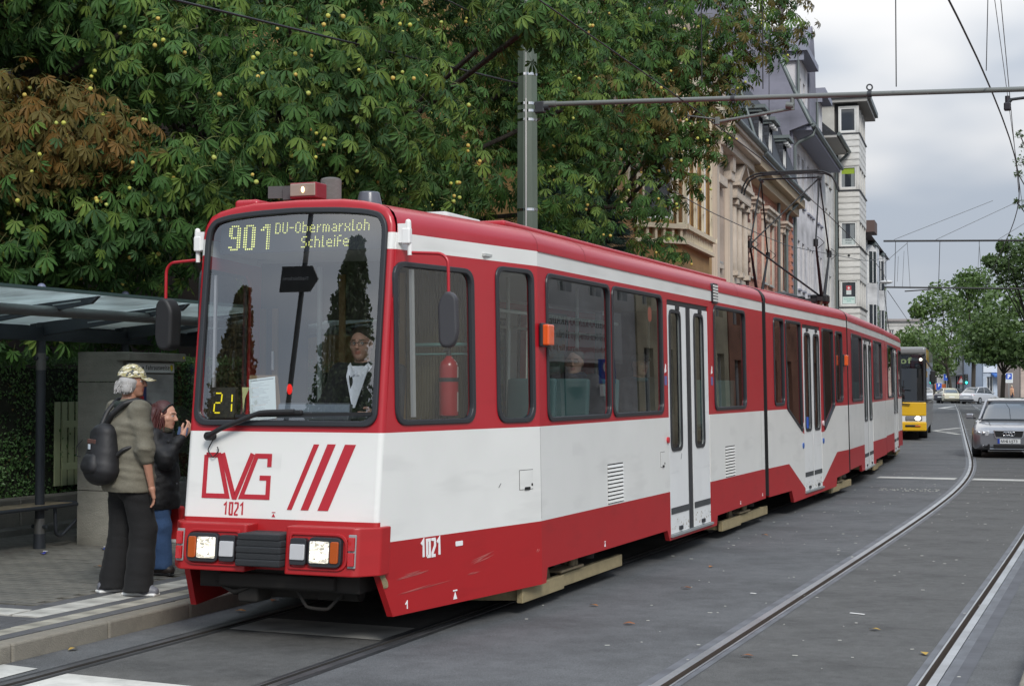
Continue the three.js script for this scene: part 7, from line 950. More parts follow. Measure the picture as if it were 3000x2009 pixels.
  for (const [s, HH] of [[1.3, H3], [3.7, H3], [7.6, H3]]) { const d = part(HH, 'dormer', [fbox(-0.9, 0.28, 9.05, 10.5, s, s + 0.12), fbox(-0.9, 0.28, 9.05, 10.5, s + 1.1, s + 1.22), fbox(-0.9, 0.20, 10.2, 10.5, s + 0.12, s + 1.1)], slate); part(d, 'dormer_roof', [fbox(-1.0, 0.52, 10.5, 10.62, s - 0.12, s + 1.34), fbox(-1.0, 0.40, 10.4, 10.5, s - 0.06, s + 1.28)], zinc); part(d, 'dormer_window', fbox(0.19, 0.2, 9.1, 10.2, s + 0.12, s + 1.1), paneM); part(d, 'dormer_frame', [fbox(0.2, 0.26, 9.05, 10.2, s + 0.12, s + 0.22), fbox(0.2, 0.26, 9.05, 10.2, s + 1.0, s + 1.1), fbox(0.2, 0.26, 9.05, 10.2, s + 0.57, s + 0.65)], frameM); for (let i = 0; i < 3; i++) part(d, 'eave_block', fbox(0.3, 0.46, 10.32, 10.4, s + 0.05 + i * 0.45, s + 0.2 + i * 0.45), frameM); }
}
{
  // grey-lilac gabled house
  const H = house('tall lilac-grey gabled house with zinc downpipe beyond the brick house', 24.4), li = plaster(0.70, 0.69, 0.72), gab = mat(0.23, 0.23, 0.285, 0.85, { map: rep(stainTex, 0.25) }), bl = mat(0.26, 0.27, 0.33, 0.8);
  const w = []; for (const [a, b] of [[2.3, 3.1], [3.9, 4.7], [5.9, 6.5], [6.8, 7.4], [7.7, 8.3], [10.0, 10.8], [11.3, 12.0]]) { w.push([a, b, 9.0, 11.0, { curtain: 1 }], [a, b, 5.6, 7.55], [a, b, 1.8, 3.9]); }
  wallWin(H, [[0, 0], [12.6, 0], [12.6, 11.7], [0, 11.7]], w, li, { sill: bl });
  part(H, 'gable_wall', tri(remap(ext(poly([[0, 0], [0, 11.5], [0.72, 11.75], [0.1, 13.05], [-0.72, 15.0], [-1.9, 16.6], [-5, 17.2], [-9, 17], [-9, 0]]), 0.3), (x, y, z, q) => { q[0] = x - 0.003; q[1] = y; q[2] = 0.02 + z * 1.0 - 0.3 + 0.28; })), gab);
  part(H, 'verge', [bar([0.80, 11.75, 0.0], [0.14, 13.15, 0], 0.10, 0.10, 6), bar([0.14, 13.15, 0], [-0.7, 15.1, 0], 0.10, 0.10, 6), bar([-0.7, 15.1, 0], [-1.9, 16.8, 0], 0.1, 0.1, 6)], zinc);
  part(H, 'roof', tri(remap(ext(poly([[0.85, 11.7], [0.14, 13.1], [-0.7, 15.05], [-1.9, 16.75], [-5, 17.2], [-9, 17], [-9, 11.7]]), 12.5), (x, y, z, q) => { q[0] = x; q[1] = y; q[2] = -0.1 - z; })), slate);
  part(H, 'eaves', [fbox(0.003, 0.8, 11.55, 11.7, 0.02, 12.6)], bl); gutter(H, 0.86, 11.75, 0, 12.8);
  part(H, 'downpipe', tube([[0.85, 11.7, -0.6], [0.85, 11.45, -0.6], [0.2, 11.1, -0.3], [0.13, 10.8, -0.25], [0.13, 5, -0.25], [0.13, 0, -0.25]], 0.075, 8, 40), zinc); part(H, 'corner_strip', fbox(0.003, 0.09, 0, 11.5, -0.03, 0.5), gab);
  // wall dormers above the eaves
  const up = (s0, s1, y1, x, wins) => { const h = part(H, 'wall_dormer', [fbox(-2.5, x, 11.72, y1, s0, s0 + 0.2), fbox(-2.5, x, 11.72, y1, s1 - 0.2, s1)], li); const wm = wallWin(H, [[s0 + 0.2, 11.72], [s1 - 0.2, 11.72], [s1 - 0.2, y1], [s0 + 0.2, y1]], wins, li, { x, name: 'wall_dormer_front', sill: bl }); part(h, 'dormer_cornice', [fbox(-2.5, x + 0.45, y1 + 0.002, y1 + 0.25, s0 - 0.3, s1 + 0.2), fbox(-2.5, x + 0.3, y1 - 0.35, y1, s0 - 0.15, s0 - 0.003)], bl); part(h, 'dormer_pipe', bar([x + 0.08, y1, -s0 + 0.1], [x + 0.08, 12, -s0 + 0.1], 0.06), zinc); };
  up(2.0, 6.0, 15.0, 0.02, [[2.9, 3.6, 12.5, 14.2, { curtain: 1 }], [4.3, 5.0, 12.5, 14.2]]); up(9.3, 12.2, 14.6, 0.02, [[10.0, 10.7, 12.6, 14.0]]);
  part(H, 'curved_gable', tri(remap(ext((() => { const p = new THREE.Shape(); p.moveTo(6.4, 11.72); p.lineTo(9.0, 11.72); p.lineTo(9.0, 14.8); p.bezierCurveTo(8.9, 16.4, 8.2, 17.2, 7.7, 17.3); p.bezierCurveTo(7.2, 17.2, 6.5, 16.4, 6.4, 14.8); return p; })(), 2.2), (s, y, d, q) => { q[0] = 0.06 - d; q[1] = y; q[2] = -s; }, true)), gab); part(H, 'flue', [bar([-1.2, 16.6, -7.0], [-1.2, 18.2, -7.0], 0.12), cyl(0.28, 0.28, 0.08, -1.2, 18.25, -7.0)], mat(0.08, 0.07, 0.07, 0.6));
}
{
  const H = house('narrow white rendered house between gabled house and panelled tower', 37.0), wh = plaster(0.70, 0.70, 0.69);
  const w = []; for (const a of [1.2, 3.0]) w.push([a, a + 0.9, 8.2, 10.1], [a, a + 0.9, 5.0, 7.0], [a, a + 0.9, 1.6, 3.6], [a, a + 0.9, 11.3, 12.9]);
  wallWin(H, [[0, 0], [5.7, 0], [5.7, 13.4], [0, 13.4]], w, wh); part(H, 'roof', tri(remap(ext(poly([[0.7, 13.3], [-1.0, 14.8], [-8, 15.2], [-8, 13.3]]), 5.7), (x, y, z, q) => { q[0] = x; q[1] = y; q[2] = -z; })), slate); gutter(H, 0.75, 13.35, 0, 5.9); part(H, 'downpipe', tube([[0.72, 13.2, -5.4], [0.2, 12.7, -5.4], [0.13, 12.2, -5.4], [0.13, 0, -5.4]], 0.07, 8, 30), zinc); part(H, 'eaves', fbox(0.003, 0.65, 13.2, 13.3, 0, 5.7), sillM);
}
{
  // panelled tower with oriel and practice windows
  const H = house('tall pale grey panelled house with corner oriel and practice signs in its windows', 43.0), gr = plaster(0.60, 0.585, 0.54), pan = [0, 1, 2].map((i) => mat(0.68 + 0.03 * i, 0.675 + 0.03 * i, 0.65 + 0.03 * i, 0.6, { map: rep(stainTex, 0.5) }));
  part(H, 'wall', tri(merge([fbox(-9, -0.003, 0, 16.0, 0, 6)])), gr); part(H, 'roof_slab', fbox(-9, 1.75, 16.05, 16.3, -0.3, 6.3), zinc); part(H, 'fascia', fbox(-9, 1.62, 15.85, 16.05, -0.2, 6.1), mat(0.35, 0.34, 0.32, 0.8));
  const rows = [[14.4, 15.6], [11.57, 12.65], [8.68, 9.87], [5.73, 6.93], [2.9, 4.1]], bands = [[12.66, 14.28], [9.9, 11.42], [6.95, 8.6], [4.12, 5.6]];
  part(H, 'oriel_core', fbox(-0.002, 1.10, 2.6, 15.85, 0.25, 4.6), mat(0.06, 0.06, 0.06, 0.9));
  rows.forEach(([y0, y1], i) => {
    const near = part(H, 'oriel_window', fbox(0.28, 1.05, y0, y1, 0.10, 0.115), paneM); part(near, 'window_frame', [fbox(0.2, 0.28, y0 - 0.08, y1 + 0.08, 0.02, 0.14), fbox(1.05, 1.2, y0 - 0.08, y1 + 0.08, 0.02, 0.14), fbox(0.28, 1.05, y1, y1 + 0.08, 0.02, 0.14), fbox(0.28, 1.05, y0 - 0.08, y0, 0.02, 0.14)], pan[0]); part(near, 'sash', [fbox(0.28, 0.34, y0, y1, 0.04, 0.09), fbox(0.99, 1.05, y0, y1, 0.04, 0.09), fbox(0.34, 0.99, y1 - 0.06, y1, 0.04, 0.09), fbox(0.34, 0.99, y0, y0 + 0.06, 0.04, 0.09)], frameM);
    if (i === 1) { part(near, 'green_blind', fbox(0.34, 0.99, y1 - 0.36, y1 - 0.06, 0.094, 0.099), mat(0.30, 0.42, 0.04, 0.8)); part(near, 'curtain', [fbox(0.34, 0.5, y0 + 0.06, y1 - 0.36, 0.095, 0.099), fbox(0.8, 0.99, y0 + 0.06, y1 - 0.36, 0.095, 0.099)], mat(0.22, 0.24, 0.25, 0.9)); }
    if (i === 2) part(near, 'curtain', [fbox(0.34, 0.52, y0 + 0.3, y1 - 0.06, 0.095, 0.099), fbox(0.74, 0.99, y0 + 0.3, y1 - 0.06, 0.095, 0.099)], mat(0.22, 0.24, 0.25, 0.9));
    for (let k = 0; k < 3; k++) { const a = 0.3 + k * 1.4; const w = part(H, 'oriel_window', fbox(1.10, 1.115, y0, y1, a, a + 1.15), paneM); part(w, 'window_frame', [fbox(1.1, 1.2, y0 - 0.08, y1 + 0.08, a - 0.125, a), fbox(1.1, 1.2, y0 - 0.08, y1 + 0.08, a + 1.15, a + 1.275), fbox(1.116, 1.17, y0, y1, a + 0.55, a + 0.62)], pan[1]); }
  });
  for (const [y0, y1] of bands) { const n = 5, h = (y1 - y0) / n; for (let k = 0; k < n; k++) { part(H, 'cladding_panel', fbox(0.18, 1.205, y0 + k * h + 0.012, y0 + (k + 1) * h - 0.012, 0.0, 0.24), pan[k % 3]); for (let q = 0; q < 3; q++) part(H, 'cladding_panel', fbox(1.1, 1.215, y0 + k * h + 0.012, y0 + (k + 1) * h - 0.012, 0.245 + q * 1.45, 1.68 + q * 1.45), pan[(k + q) % 3]); } part(H, 'drip_edge', [fbox(0.15, 1.26, y1 - 0.01, y1 + 0.05, -0.03, 0.23), fbox(1.1, 1.27, y1 - 0.012, y1 + 0.048, 0.235, 4.7)], M.darkMetal); }
  part(H, 'vent_hole', cyl(0.06, 0.06, 0.02, 0.68, 8.2, 0.006, Math.PI / 2), M.black);
  const signs = (t, w, h, x, y, draw) => { const g = new THREE.PlaneGeometry(w, h); part(H, t, g.translate(x, y, -0.093 + 0.002), new THREE.MeshStandardMaterial({ map: canv(256, Math.round(256 * h / w), draw), roughness: 0.6 })); };
  signs('practice_sign', 0.62, 0.30, 0.665, 8.90, (x, w, h) => { x.fillStyle = '#b9c2c0'; x.fillRect(0, 0, w, h); x.fillStyle = '#3f474b'; x.font = 'bold 58px sans-serif'; x.textAlign = 'center'; x.fillText('HNO', w / 2, 54); x.font = 'bold 42px sans-serif'; x.fillText('Praxis', w / 2, 106); });
  signs('care_sign', 0.62, 0.34, 0.665, 5.98, (x, w, h) => { x.fillStyle = '#c9dcd6'; x.fillRect(0, 0, w, h); x.fillStyle = '#2f8f7a'; x.font = 'bold 30px sans-serif'; x.textAlign = 'center'; x.fillText('Krankenpflege', w / 2, 56); x.fillText('Saelia', w / 2, 100); });
  signs('cross_poster', 0.24, 0.44, 0.66, 6.48, (x, w, h) => { x.fillStyle = '#cfd6d4'; x.fillRect(0, 0, w, h); x.fillStyle = '#c4474f'; x.fillRect(0, 0, w, h * 0.5); x.fillStyle = '#e9e6e4'; x.fillRect(w * 0.42, h * 0.1, w * 0.16, h * 0.32); x.fillRect(w * 0.25, h * 0.2, w * 0.5, h * 0.1); });
}
{
  const H = house('white house with two angular bays far down the left side', 62), wh = plaster(0.76, 0.77, 0.79);
  wallWin(H, [[0, 0], [20, 0], [20, 11], [0, 11]], [[1, 2.2, 5.5, 7.5], [16.5, 17.6, 5.5, 7.5]], wh); part(H, 'roof', tri(remap(ext(poly([[0.5, 11], [-3, 14.5], [-8, 14.5], [-8, 11]]), 20), (x, y, z, q) => { q[0] = x; q[1] = y; q[2] = -z; })), mat(0.09, 0.06, 0.055, 0.8));
  for (const s of [3.5, 11.5]) { const b = part(H, 'bay', tri(remap(ext(poly([[s, 0.003], [s + 0.8, 0.55], [s + 3.2, 0.55], [s + 4, 0.003]]), 8.0), (a, d, y, q) => { q[0] = d; q[1] = 2.7 + y; q[2] = -a; }, false)), wh); part(b, 'bay_roof', remap(new THREE.ConeGeometry(2.2, 1.0, 4).rotateY(Math.PI / 4), (x, y, z, q) => { q[0] = x * 0.4; q[1] = 11.2 + y; q[2] = -(s + 2) + z; }), zinc); for (const y of [8.3, 4.9]) { const w = part(H, 'bay_window', remap(bx(0.12, 0.86, y, y + 2.0, 0.012, 0.03), (t, yy, d, q) => { q[0] = 0.003 + t * 0.566 + d * 0.82; q[1] = yy; q[2] = -(s + t * 0.82 - d * 0.566); }), paneM); part(w, 'window_frame', [remap(bx(0.05, 0.12, y - 0.05, y + 2.05, 0.0, 0.06), (t, yy, d, q) => { q[0] = t * 0.566 + d * 0.82; q[1] = yy; q[2] = -(s + t * 0.82 - d * 0.566); }), remap(bx(0.5, 0.56, y, y + 2.0, 0.0, 0.05), (t, yy, d, q) => { q[0] = t * 0.566 + d * 0.82; q[1] = yy; q[2] = -(s + t * 0.82 - d * 0.566); })], frameM); for (const a of [1.0, 2.1]) part(H, 'bay_window', fbox(0.551, 0.56, y, y + 2.0, s + a, s + a + 0.8), paneM); } }
  const H8 = house('grey-brown house with steep gable behind the panelled tower', 50), lg = plaster(0.42, 0.42, 0.46); wallWin(H8, [[0, 0], [11.5, 0], [11.5, 12], [0, 12]], [[2, 3.2, 6, 8], [5, 6.2, 6, 8], [2, 3.2, 9, 11], [5, 6.2, 9, 11], [8, 9.2, 9, 11]], lg); part(H8, 'gable', tri(remap(ext(poly([[0, 12], [11.5, 12], [5.7, 15.5]]), 6), (s, y, d, q) => { q[0] = 0.02 - d; q[1] = y; q[2] = -s; }, true)), mat(0.16, 0.13, 0.12, 0.85)); part(H8, 'balcony', fbox(0.003, 0.9, 10.9, 11.6, 9, 11.4), mat(0.12, 0.08, 0.07, 0.8));
  part(H, 'flag', remap(ext(poly([[0, 0], [1.4, 0.1], [0.1, 1.5]]), 0.02), (a, y, d, q) => { q[0] = 0.6 + a * 0.5; q[1] = 4.2 + y; q[2] = -(17 + d); }), mat(0.10, 0.01, 0.015, 0.8));
}

// ---------- bus, cars and the far end of the street ----------
{
  const yel = phys(0.72, 0.42, 0.01, 0.35, { clearcoat: 0.6 }), grey = phys(0.22, 0.22, 0.22, 0.4, { clearcoat: 0.5 }), wht = phys(0.75, 0.75, 0.74, 0.4, { clearcoat: 0.5 }), dk = phys(0.02, 0.022, 0.025, 0.15, { clearcoat: 1 }), scr = phys(0.30, 0.33, 0.35, 0.0, { transmission: 1, thickness: 0, ior: 1.9 });
  const B = thing('bus', 'yellow and grey city bus with lit headlight following the tram', 'bus', [-5.96 - 1.25, 0, -50.4], FA + R(0.8));
  const rect = (x0, x1, y0, y1, z0, z1) => bx(x0, x1, y0, y1, z0, z1);
  part(B, 'body', [rect(-1.25, 1.25, 2.72, 2.95, -0.1, -12), rect(1.22, 1.25, 0.35, 1.15, -0.1, -12), rect(-1.25, -1.22, 0.35, 2.72, -0.1, -12), rect(1.22, 1.25, 2.45, 2.72, -0.1, -12), rect(-1.22, 1.22, 0.35, 0.6, -0.3, -12), rect(-1.22, 1.22, 0.6, 2.72, -11.95, -12), rbox(2.5, 0.25, 0.5, 0.1, 0, 2.84, -0.2)], grey);
  part(B, 'front_panel', rbox(2.48, 0.44, 0.12, 0.04, 0, 0.99, -0.05), yel); part(B, 'bumper', rbox(2.5, 0.30, 0.16, 0.05, 0, 0.44, -0.05), yel); part(B, 'lamp_band', rbox(2.46, 0.20, 0.10, 0.02, 0, 0.68, -0.06), wht);
  const le = (x) => new THREE.MeshStandardMaterial({ color: col(0.9, 0.9, 0.85), emissive: col(1, 0.95, 0.8), emissiveIntensity: x });
  for (const s of [-1, 1]) { const h = part(B, 'headlight', rbox(0.52, 0.14, 0.06, 0.03, s * 0.86, 0.70, 0.0), mat(0.20, 0.20, 0.21, 0.3)); part(h, 'headlight_bulb', sph(0.09, s * 0.98, 0.70, 0.02, [1.1, 0.75, 0.3]), le(s > 0 ? 3 : 2)); part(B, 'fog_lamp', rbox(0.42, 0.07, 0.05, 0.02, s * 0.8, 0.46, 0.03), dk); part(B, 'turn_signal', rbox(0.18, 0.06, 0.05, 0.02, s * 0.98, 0.455, 0.035), mat(0.5, 0.12, 0.02, 0.3)); }
  part(B, 'windscreen', remap(new THREE.PlaneGeometry(2.3, 1.15, 12, 2), (x, y, z, o) => { o[0] = x; o[1] = 1.77 + y; o[2] = -0.02 - 0.10 * Math.pow(x / 1.15, 4) - (y + 0.57) * 0.06; }), scr); part(B, 'pillar', [rbox(0.10, 1.5, 0.12, 0.03, 1.19, 1.95, -0.12), rbox(0.10, 1.5, 0.12, 0.03, -1.19, 1.95, -0.12), rbox(2.4, 0.08, 0.1, 0.02, 0, 1.22, -0.06)], dk);
  const dest = canv(512, 128, (x, w, h) => { x.fillStyle = '#2b3338'; x.fillRect(0, 0, w, h); x.fillStyle = '#d7dc8e'; x.font = 'bold 92px sans-serif'; x.textAlign = 'right'; x.fillText('Bahnhof', w - 48, 98); });
  part(B, 'destination_display', new THREE.PlaneGeometry(2.1, 0.36).translate(-0.05, 2.53, -0.10), new THREE.MeshStandardMaterial({ map: dest, emissiveMap: dest, emissive: col(1, 1, 1), emissiveIntensity: 0.7, roughness: 0.5 })); part(B, 'display_glass', rbox(2.3, 0.5, 0.02, 0.05, 0, 2.53, -0.07), phys(0.5, 0.55, 0.6, 0, { transmission: 1, thickness: 0, ior: 1.7 }));
  part(B, 'roof_edge', rbox(2.46, 0.10, 0.2, 0.04, 0, 2.88, -0.08), mat(0.25, 0.26, 0.28, 0.3)); part(B, 'marker_lamp', sph(0.05, 1.08, 2.56, -0.02), le(1.2));
  part(B, 'side_window', rect(1.23, 1.246, 1.2, 2.42, -0.6, -11.6), dk); part(B, 'side_stripe', [rect(1.251, 1.256, 2.3, 2.9, -0.3, -4), rect(1.251, 1.256, 2.0, 2.2, -0.7, -2)], yel); part(B, 'cab_floor', rect(-1.2, 1.2, 0.62, 0.66, -0.3, -11.9), mat(0.05, 0.05, 0.05, 0.9)); part(B, 'seats', [rbox(0.5, 0.9, 0.15, 0.05, -0.7, 1.5, -1.6), rbox(0.5, 0.9, 0.15, 0.05, 0.6, 1.2, -2.5), rbox(0.5, 0.9, 0.15, 0.05, 0.6, 1.2, -3.5)], mat(0.03, 0.06, 0.12, 0.8));
  part(B, 'side_mirror', [rbox(0.16, 0.42, 0.22, 0.04, 1.45, 2.0, 0.12), bar([1.2, 2.6, 0.0], [1.45, 2.2, 0.12], 0.025)], M.black); part(B, 'wiper', [beam([-0.1, 1.2, 0.04], [0.75, 1.14, 0.06], 0.03, 0.03), beam([0.5, 1.16, 0.05], [0.55, 1.9, 0.02], 0.015, 0.02)], M.black);
  for (const s of [-1, 1]) for (const z of [-2.5, -8.5]) { const w = part(B, 'wheel', cyl(0.48, 0.48, 0.28, s * 1.08, 0.48, z, 0, 0, Math.PI / 2, 24), M.rubber); part(w, 'rim', cyl(0.28, 0.28, 0.30, s * 1.085, 0.48, z, 0, 0, Math.PI / 2, 16), M.galv); }
  part(B, 'number_plate', canvPlate('093', 0.26, 0.09), new THREE.MeshStandardMaterial({ map: plateTex('093', '#c98a10', '#2a2110'), roughness: 0.5 })).position.set(0.15, 1.02, 0.014);
  function canvPlate(t, w, h) { return new THREE.PlaneGeometry(w, h); }
  function plateTex(t, bg, fg) { return canv(128, 48, (x, w, h) => { x.fillStyle = bg; x.fillRect(0, 0, w, h); x.fillStyle = fg; x.font = 'bold 40px sans-serif'; x.textAlign = 'center'; x.fillText(t, w / 2, 38); }); }

  // cars: lofted lower body and cabin; front at z = 0 looking +z
  const loft = (st, n = 20) => { const P = []; for (const [z, w, y0, y1, k = 0.28] of st) { const row = []; for (let i = 0; i < n; i++) { const a = i / n * 2 * Math.PI, c = Math.cos(a), s = Math.sin(a), e = k; row.push([Math.sign(c) * Math.pow(Math.abs(c), e) * w, (y0 + y1) / 2 + Math.sign(s) * Math.pow(Math.abs(s), e) * (y1 - y0) / 2, z]); } P.push(row); } const m = st.length - 1; const side = grid(n, m, (u, v) => P[Math.round(v * m)][Math.round(u * n) % n]); const cap = (r, f) => { const g = new THREE.BufferGeometry(), c = r.reduce((a, p) => [a[0] + p[0] / n, a[1] + p[1] / n, a[2] + p[2] / n], [0, 0, 0]), v = []; for (let i = 0; i < n; i++) { const p = r[i], q = r[(i + 1) % n]; f ? v.push(...c, ...p, ...q) : v.push(...c, ...q, ...p); } g.setAttribute('position', new THREE.Float32BufferAttribute(v, 3)); g.computeVertexNormals(); return g; }; return merge([side, cap(P[0], true), cap(P[m], false)]); };
  function car(name, label, pos, turn, paint, o = {}) {
    const C = thing(name, label, 'car', pos, turn, o.group), H = o.tall || 0, gl = phys(0.03, 0.04, 0.05, 0.04, { clearcoat: 1, ior: 1.7 });
    part(C, 'body', loft([[0, 0.66, 0.30, 0.60, 0.3], [-0.05, 0.76, 0.22, 0.66, 0.3], [-0.18, 0.84, 0.18, 0.72, 0.28], [-0.45, 0.875, 0.17, 0.79, 0.26], [-1.15, 0.885, 0.17, 0.90 + H * 0.3, 0.24], [-2.2, 0.885, 0.17, 0.94 + H * 0.4, 0.22], [-3.4, 0.88, 0.18, 0.97 + H * 0.4, 0.22], [-4.1, 0.84, 0.20, 0.98 + H * 0.4, 0.25], [-4.40, 0.76, 0.26, 0.94 + H * 0.4, 0.3], [-4.5, 0.66, 0.34, 0.82, 0.35]], 28), paint);
    const cab = part(C, 'cabin_glass', loft([[-1.0, 0.70, 0.80, 0.92 + H * 0.3, 0.3], [-1.4, 0.67, 0.80, 1.16 + H * 0.7, 0.3], [-1.8, 0.61, 0.80, 1.385 + H, 0.32], [-2.5, 0.60, 0.80, 1.415 + H, 0.32], [-3.2, 0.585, 0.80, 1.37 + H, 0.32], [-3.75, 0.60, 0.80, 1.16 + H * 0.9, 0.3], [-4.05, 0.63, 0.80, 1.0 + H * 0.4, 0.3]], 28), gl);
    part(C, 'roof', loft([[-1.72, 0.60, 1.33 + H, 1.375 + H, 0.5], [-1.9, 0.62, 1.33 + H, 1.42 + H, 0.5], [-2.5, 0.61, 1.33 + H, 1.435 + H, 0.5], [-3.15, 0.59, 1.31 + H, 1.40 + H, 0.5], [-3.4, 0.57, 1.28 + H, 1.33 + H, 0.5]], 20), paint);
    part(C, 'pillar', [-1, 1].flatMap((s) => [beam([s * 0.735, 0.90 + H * 0.3, -1.0], [s * 0.60, 1.38 + H, -1.78], 0.05, 0.05), beam([s * 0.68, 0.98 + H * 0.4, -2.45], [s * 0.61, 1.38 + H, -2.45], 0.03, 0.07), beam([s * 0.58, 1.34 + H, -3.25], [s * 0.70, 1.0 + H * 0.4, -3.9], 0.06, 0.06)]), paint);
    for (const s of [-1, 1]) {
      const m = part(C, 'side_mirror', [rbox(0.20, 0.13, 0.09, 0.04, s * 0.98, 0.98 + H * 0.4, -1.25)], paint); part(m, 'mirror_foot', beam([s * 0.84, 0.92, -1.27], [s * 0.95, 0.95, -1.26], 0.04, 0.04), M.black);
      for (const z of [-0.85, -3.55]) { const w = part(C, 'wheel', cyl(0.315, 0.315, 0.21, s * 0.79, 0.315, z, 0, 0, Math.PI / 2, 24), M.rubber); part(w, 'rim', cyl(0.21, 0.2, 0.215, s * 0.795, 0.315, z, 0, 0, Math.PI / 2, 16), M.steel); }
      const hl = part(C, 'headlight', loft([[-0.02, 0.16, 0.535, 0.655, 0.4], [-0.14, 0.18, 0.53, 0.67, 0.4], [-0.24, 0.16, 0.54, 0.67, 0.4]], 18).applyMatrix4(M4(s * 0.63, 0, -0.01, 0, s * 0.35, 0)), phys(0.55, 0.56, 0.58, 0.1, { clearcoat: 1 })); part(hl, 'reflector', [sph(0.045, s * 0.58, 0.60, 0.005), sph(0.04, s * 0.69, 0.605, -0.05)], M.chrome);
      part(C, 'tail_light', rbox(0.30, 0.13, 0.06, 0.03, s * 0.62, 0.80 + H * 0.3, -4.42, 0, s * -0.2, 0), phys(0.40, 0.02, 0.02, 0.2, { clearcoat: 1 }));
    }
    part(C, 'rear_plate', rbox(0.52, 0.11, 0.01, 0.003, 0, 0.62, -4.515), M.white); part(C, 'rear_bumper', rbox(1.5, 0.12, 0.1, 0.04, 0, 0.40, -4.47), M.rubber);
    return C;
  }
  const silver = phys(0.26, 0.265, 0.285, 0.3, { metalness: 0.6, clearcoat: 1 });
  const A = car('car', 'grey metallic saloon car with ring emblem approaching at the right edge', [-2.68, 0, -38.9], R(1.5), silver);
  part(A, 'grille', remap(ext(rpoly([[-0.34, 0.66], [0.34, 0.66], [0.30, 0.505], [-0.30, 0.505]], 0.02), 0.03), (x, y, z, o) => { o[0] = x; o[1] = y; o[2] = -0.005 + z - 0.05 * x * x; }), M.black);
  { const r = rpoly([[-0.36, 0.675], [0.36, 0.675], [0.32, 0.49], [-0.32, 0.49]], 0.03); r.holes.push(rpoly([[-0.335, 0.657], [0.335, 0.657], [0.298, 0.507], [-0.298, 0.507]], 0.02, THREE.Path)); part(A, 'grille_frame', remap(ext(r, 0.03), (x, y, z, o) => { o[0] = x; o[1] = y; o[2] = 0.01 + z - 0.05 * x * x; }), M.chrome); }
  part(A, 'ring_emblem', [-1.5, -0.5, 0.5, 1.5].map((k) => new THREE.TorusGeometry(0.042, 0.009, 8, 24).translate(k * 0.062, 0.583, 0.05)), M.chrome);
  part(A, 'lower_intake', [rbox(0.72, 0.10, 0.04, 0.02, 0.0, 0.285, 0.01), rbox(0.34, 0.10, 0.04, 0.02, -0.60, 0.295, -0.06, 0, -0.35, 0), rbox(0.34, 0.10, 0.04, 0.02, 0.60, 0.295, -0.06, 0, 0.35, 0)], M.black); part(A, 'fog_lamp', [sph(0.03, -0.60, 0.295, -0.03), sph(0.03, 0.60, 0.295, -0.03)], M.chrome); part(A, 'bumper_strip', rbox(0.9, 0.02, 0.03, 0.008, 0, 0.225, 0.0), M.chrome);
  const pt = canv(512, 112, (x, w, h) => { x.fillStyle = '#e4e6e6'; x.fillRect(0, 0, w, h); x.fillStyle = '#1c3fa8'; x.fillRect(0, 0, 50, h); x.fillStyle = '#14161a'; x.font = 'bold 92px sans-serif'; x.fillText('MH', 62, 90); x.fillText('UJ73', 250, 90); x.beginPath(); x.arc(222, 40, 14, 0, 7); x.fill(); x.beginPath(); x.arc(222, 78, 14, 0, 7); x.fill(); });
  part(A, 'number_plate', new THREE.PlaneGeometry(0.52, 0.112).translate(0.0, 0.41, 0.022), new THREE.MeshStandardMaterial({ map: pt, roughness: 0.5 }));
  part(A, 'seat', [rbox(0.42, 0.62, 0.14, 0.06, 0.34, 1.0, -2.4), rbox(0.42, 0.62, 0.14, 0.06, -0.34, 1.0, -2.4)], mat(0.03, 0.03, 0.03, 0.9)); part(A, 'hood_seam', [tube([[-0.45, 0.785, -0.4], [-0.52, 0.86, -0.9], [-0.58, 0.915, -1.1]], 0.006, 4), tube([[0.45, 0.785, -0.4], [0.52, 0.86, -0.9], [0.58, 0.915, -1.1]], 0.006, 4)], M.black);
  const g = spot(2758, 1176, 150), q = spot(2838, 1174, 152), s = spot(2906, 1178, 146);
  const cr = car('car', 'cream estate car parked beyond the bus', [g[0], 0, g[2]], R(8) + Math.PI * 0, phys(0.62, 0.58, 0.45, 0.4, { clearcoat: 0.8 }), { group: 'cars parked at the far junction', tall: 0.05 }); cr.rotation.y = R(195); cr.position.z -= 3;
  const db = car('car', 'dark car with a blue windscreen parked in front of the far trees', [q[0], 0, q[2]], R(-30), phys(0.045, 0.045, 0.06, 0.3, { clearcoat: 1 }), { group: 'cars parked at the far junction' }); db.rotation.y = R(150);
  const sv = car('car', 'silver estate car parked behind the approaching grey saloon', [s[0], 0, s[2]], R(-30), phys(0.55, 0.56, 0.58, 0.3, { metalness: 0.3, clearcoat: 1 }), { group: 'cars parked at the far junction', tall: 0.16 }); sv.rotation.y = R(155);

  // far trees with light crowns
  const lg = new THREE.BufferGeometry(); lg.setAttribute('position', new THREE.Float32BufferAttribute([0, 0, 0, 0.5, 0.1, 0.12, 0.35, 0.55, 0, 0, 0, 0, 0.35, 0.55, 0, -0.1, 0.5, -0.1, 0, 0, 0, -0.1, 0.5, -0.1, -0.5, 0.25, 0.08, 0.1, -0.1, 0.1, 0.4, -0.3, 0, 0.5, -0.05, -0.1], 3)); lg.computeVertexNormals();
  const leafy = phys(1, 1, 1, 0.6, { transmission: 0.3, thickness: 0 }), c = new THREE.Color();
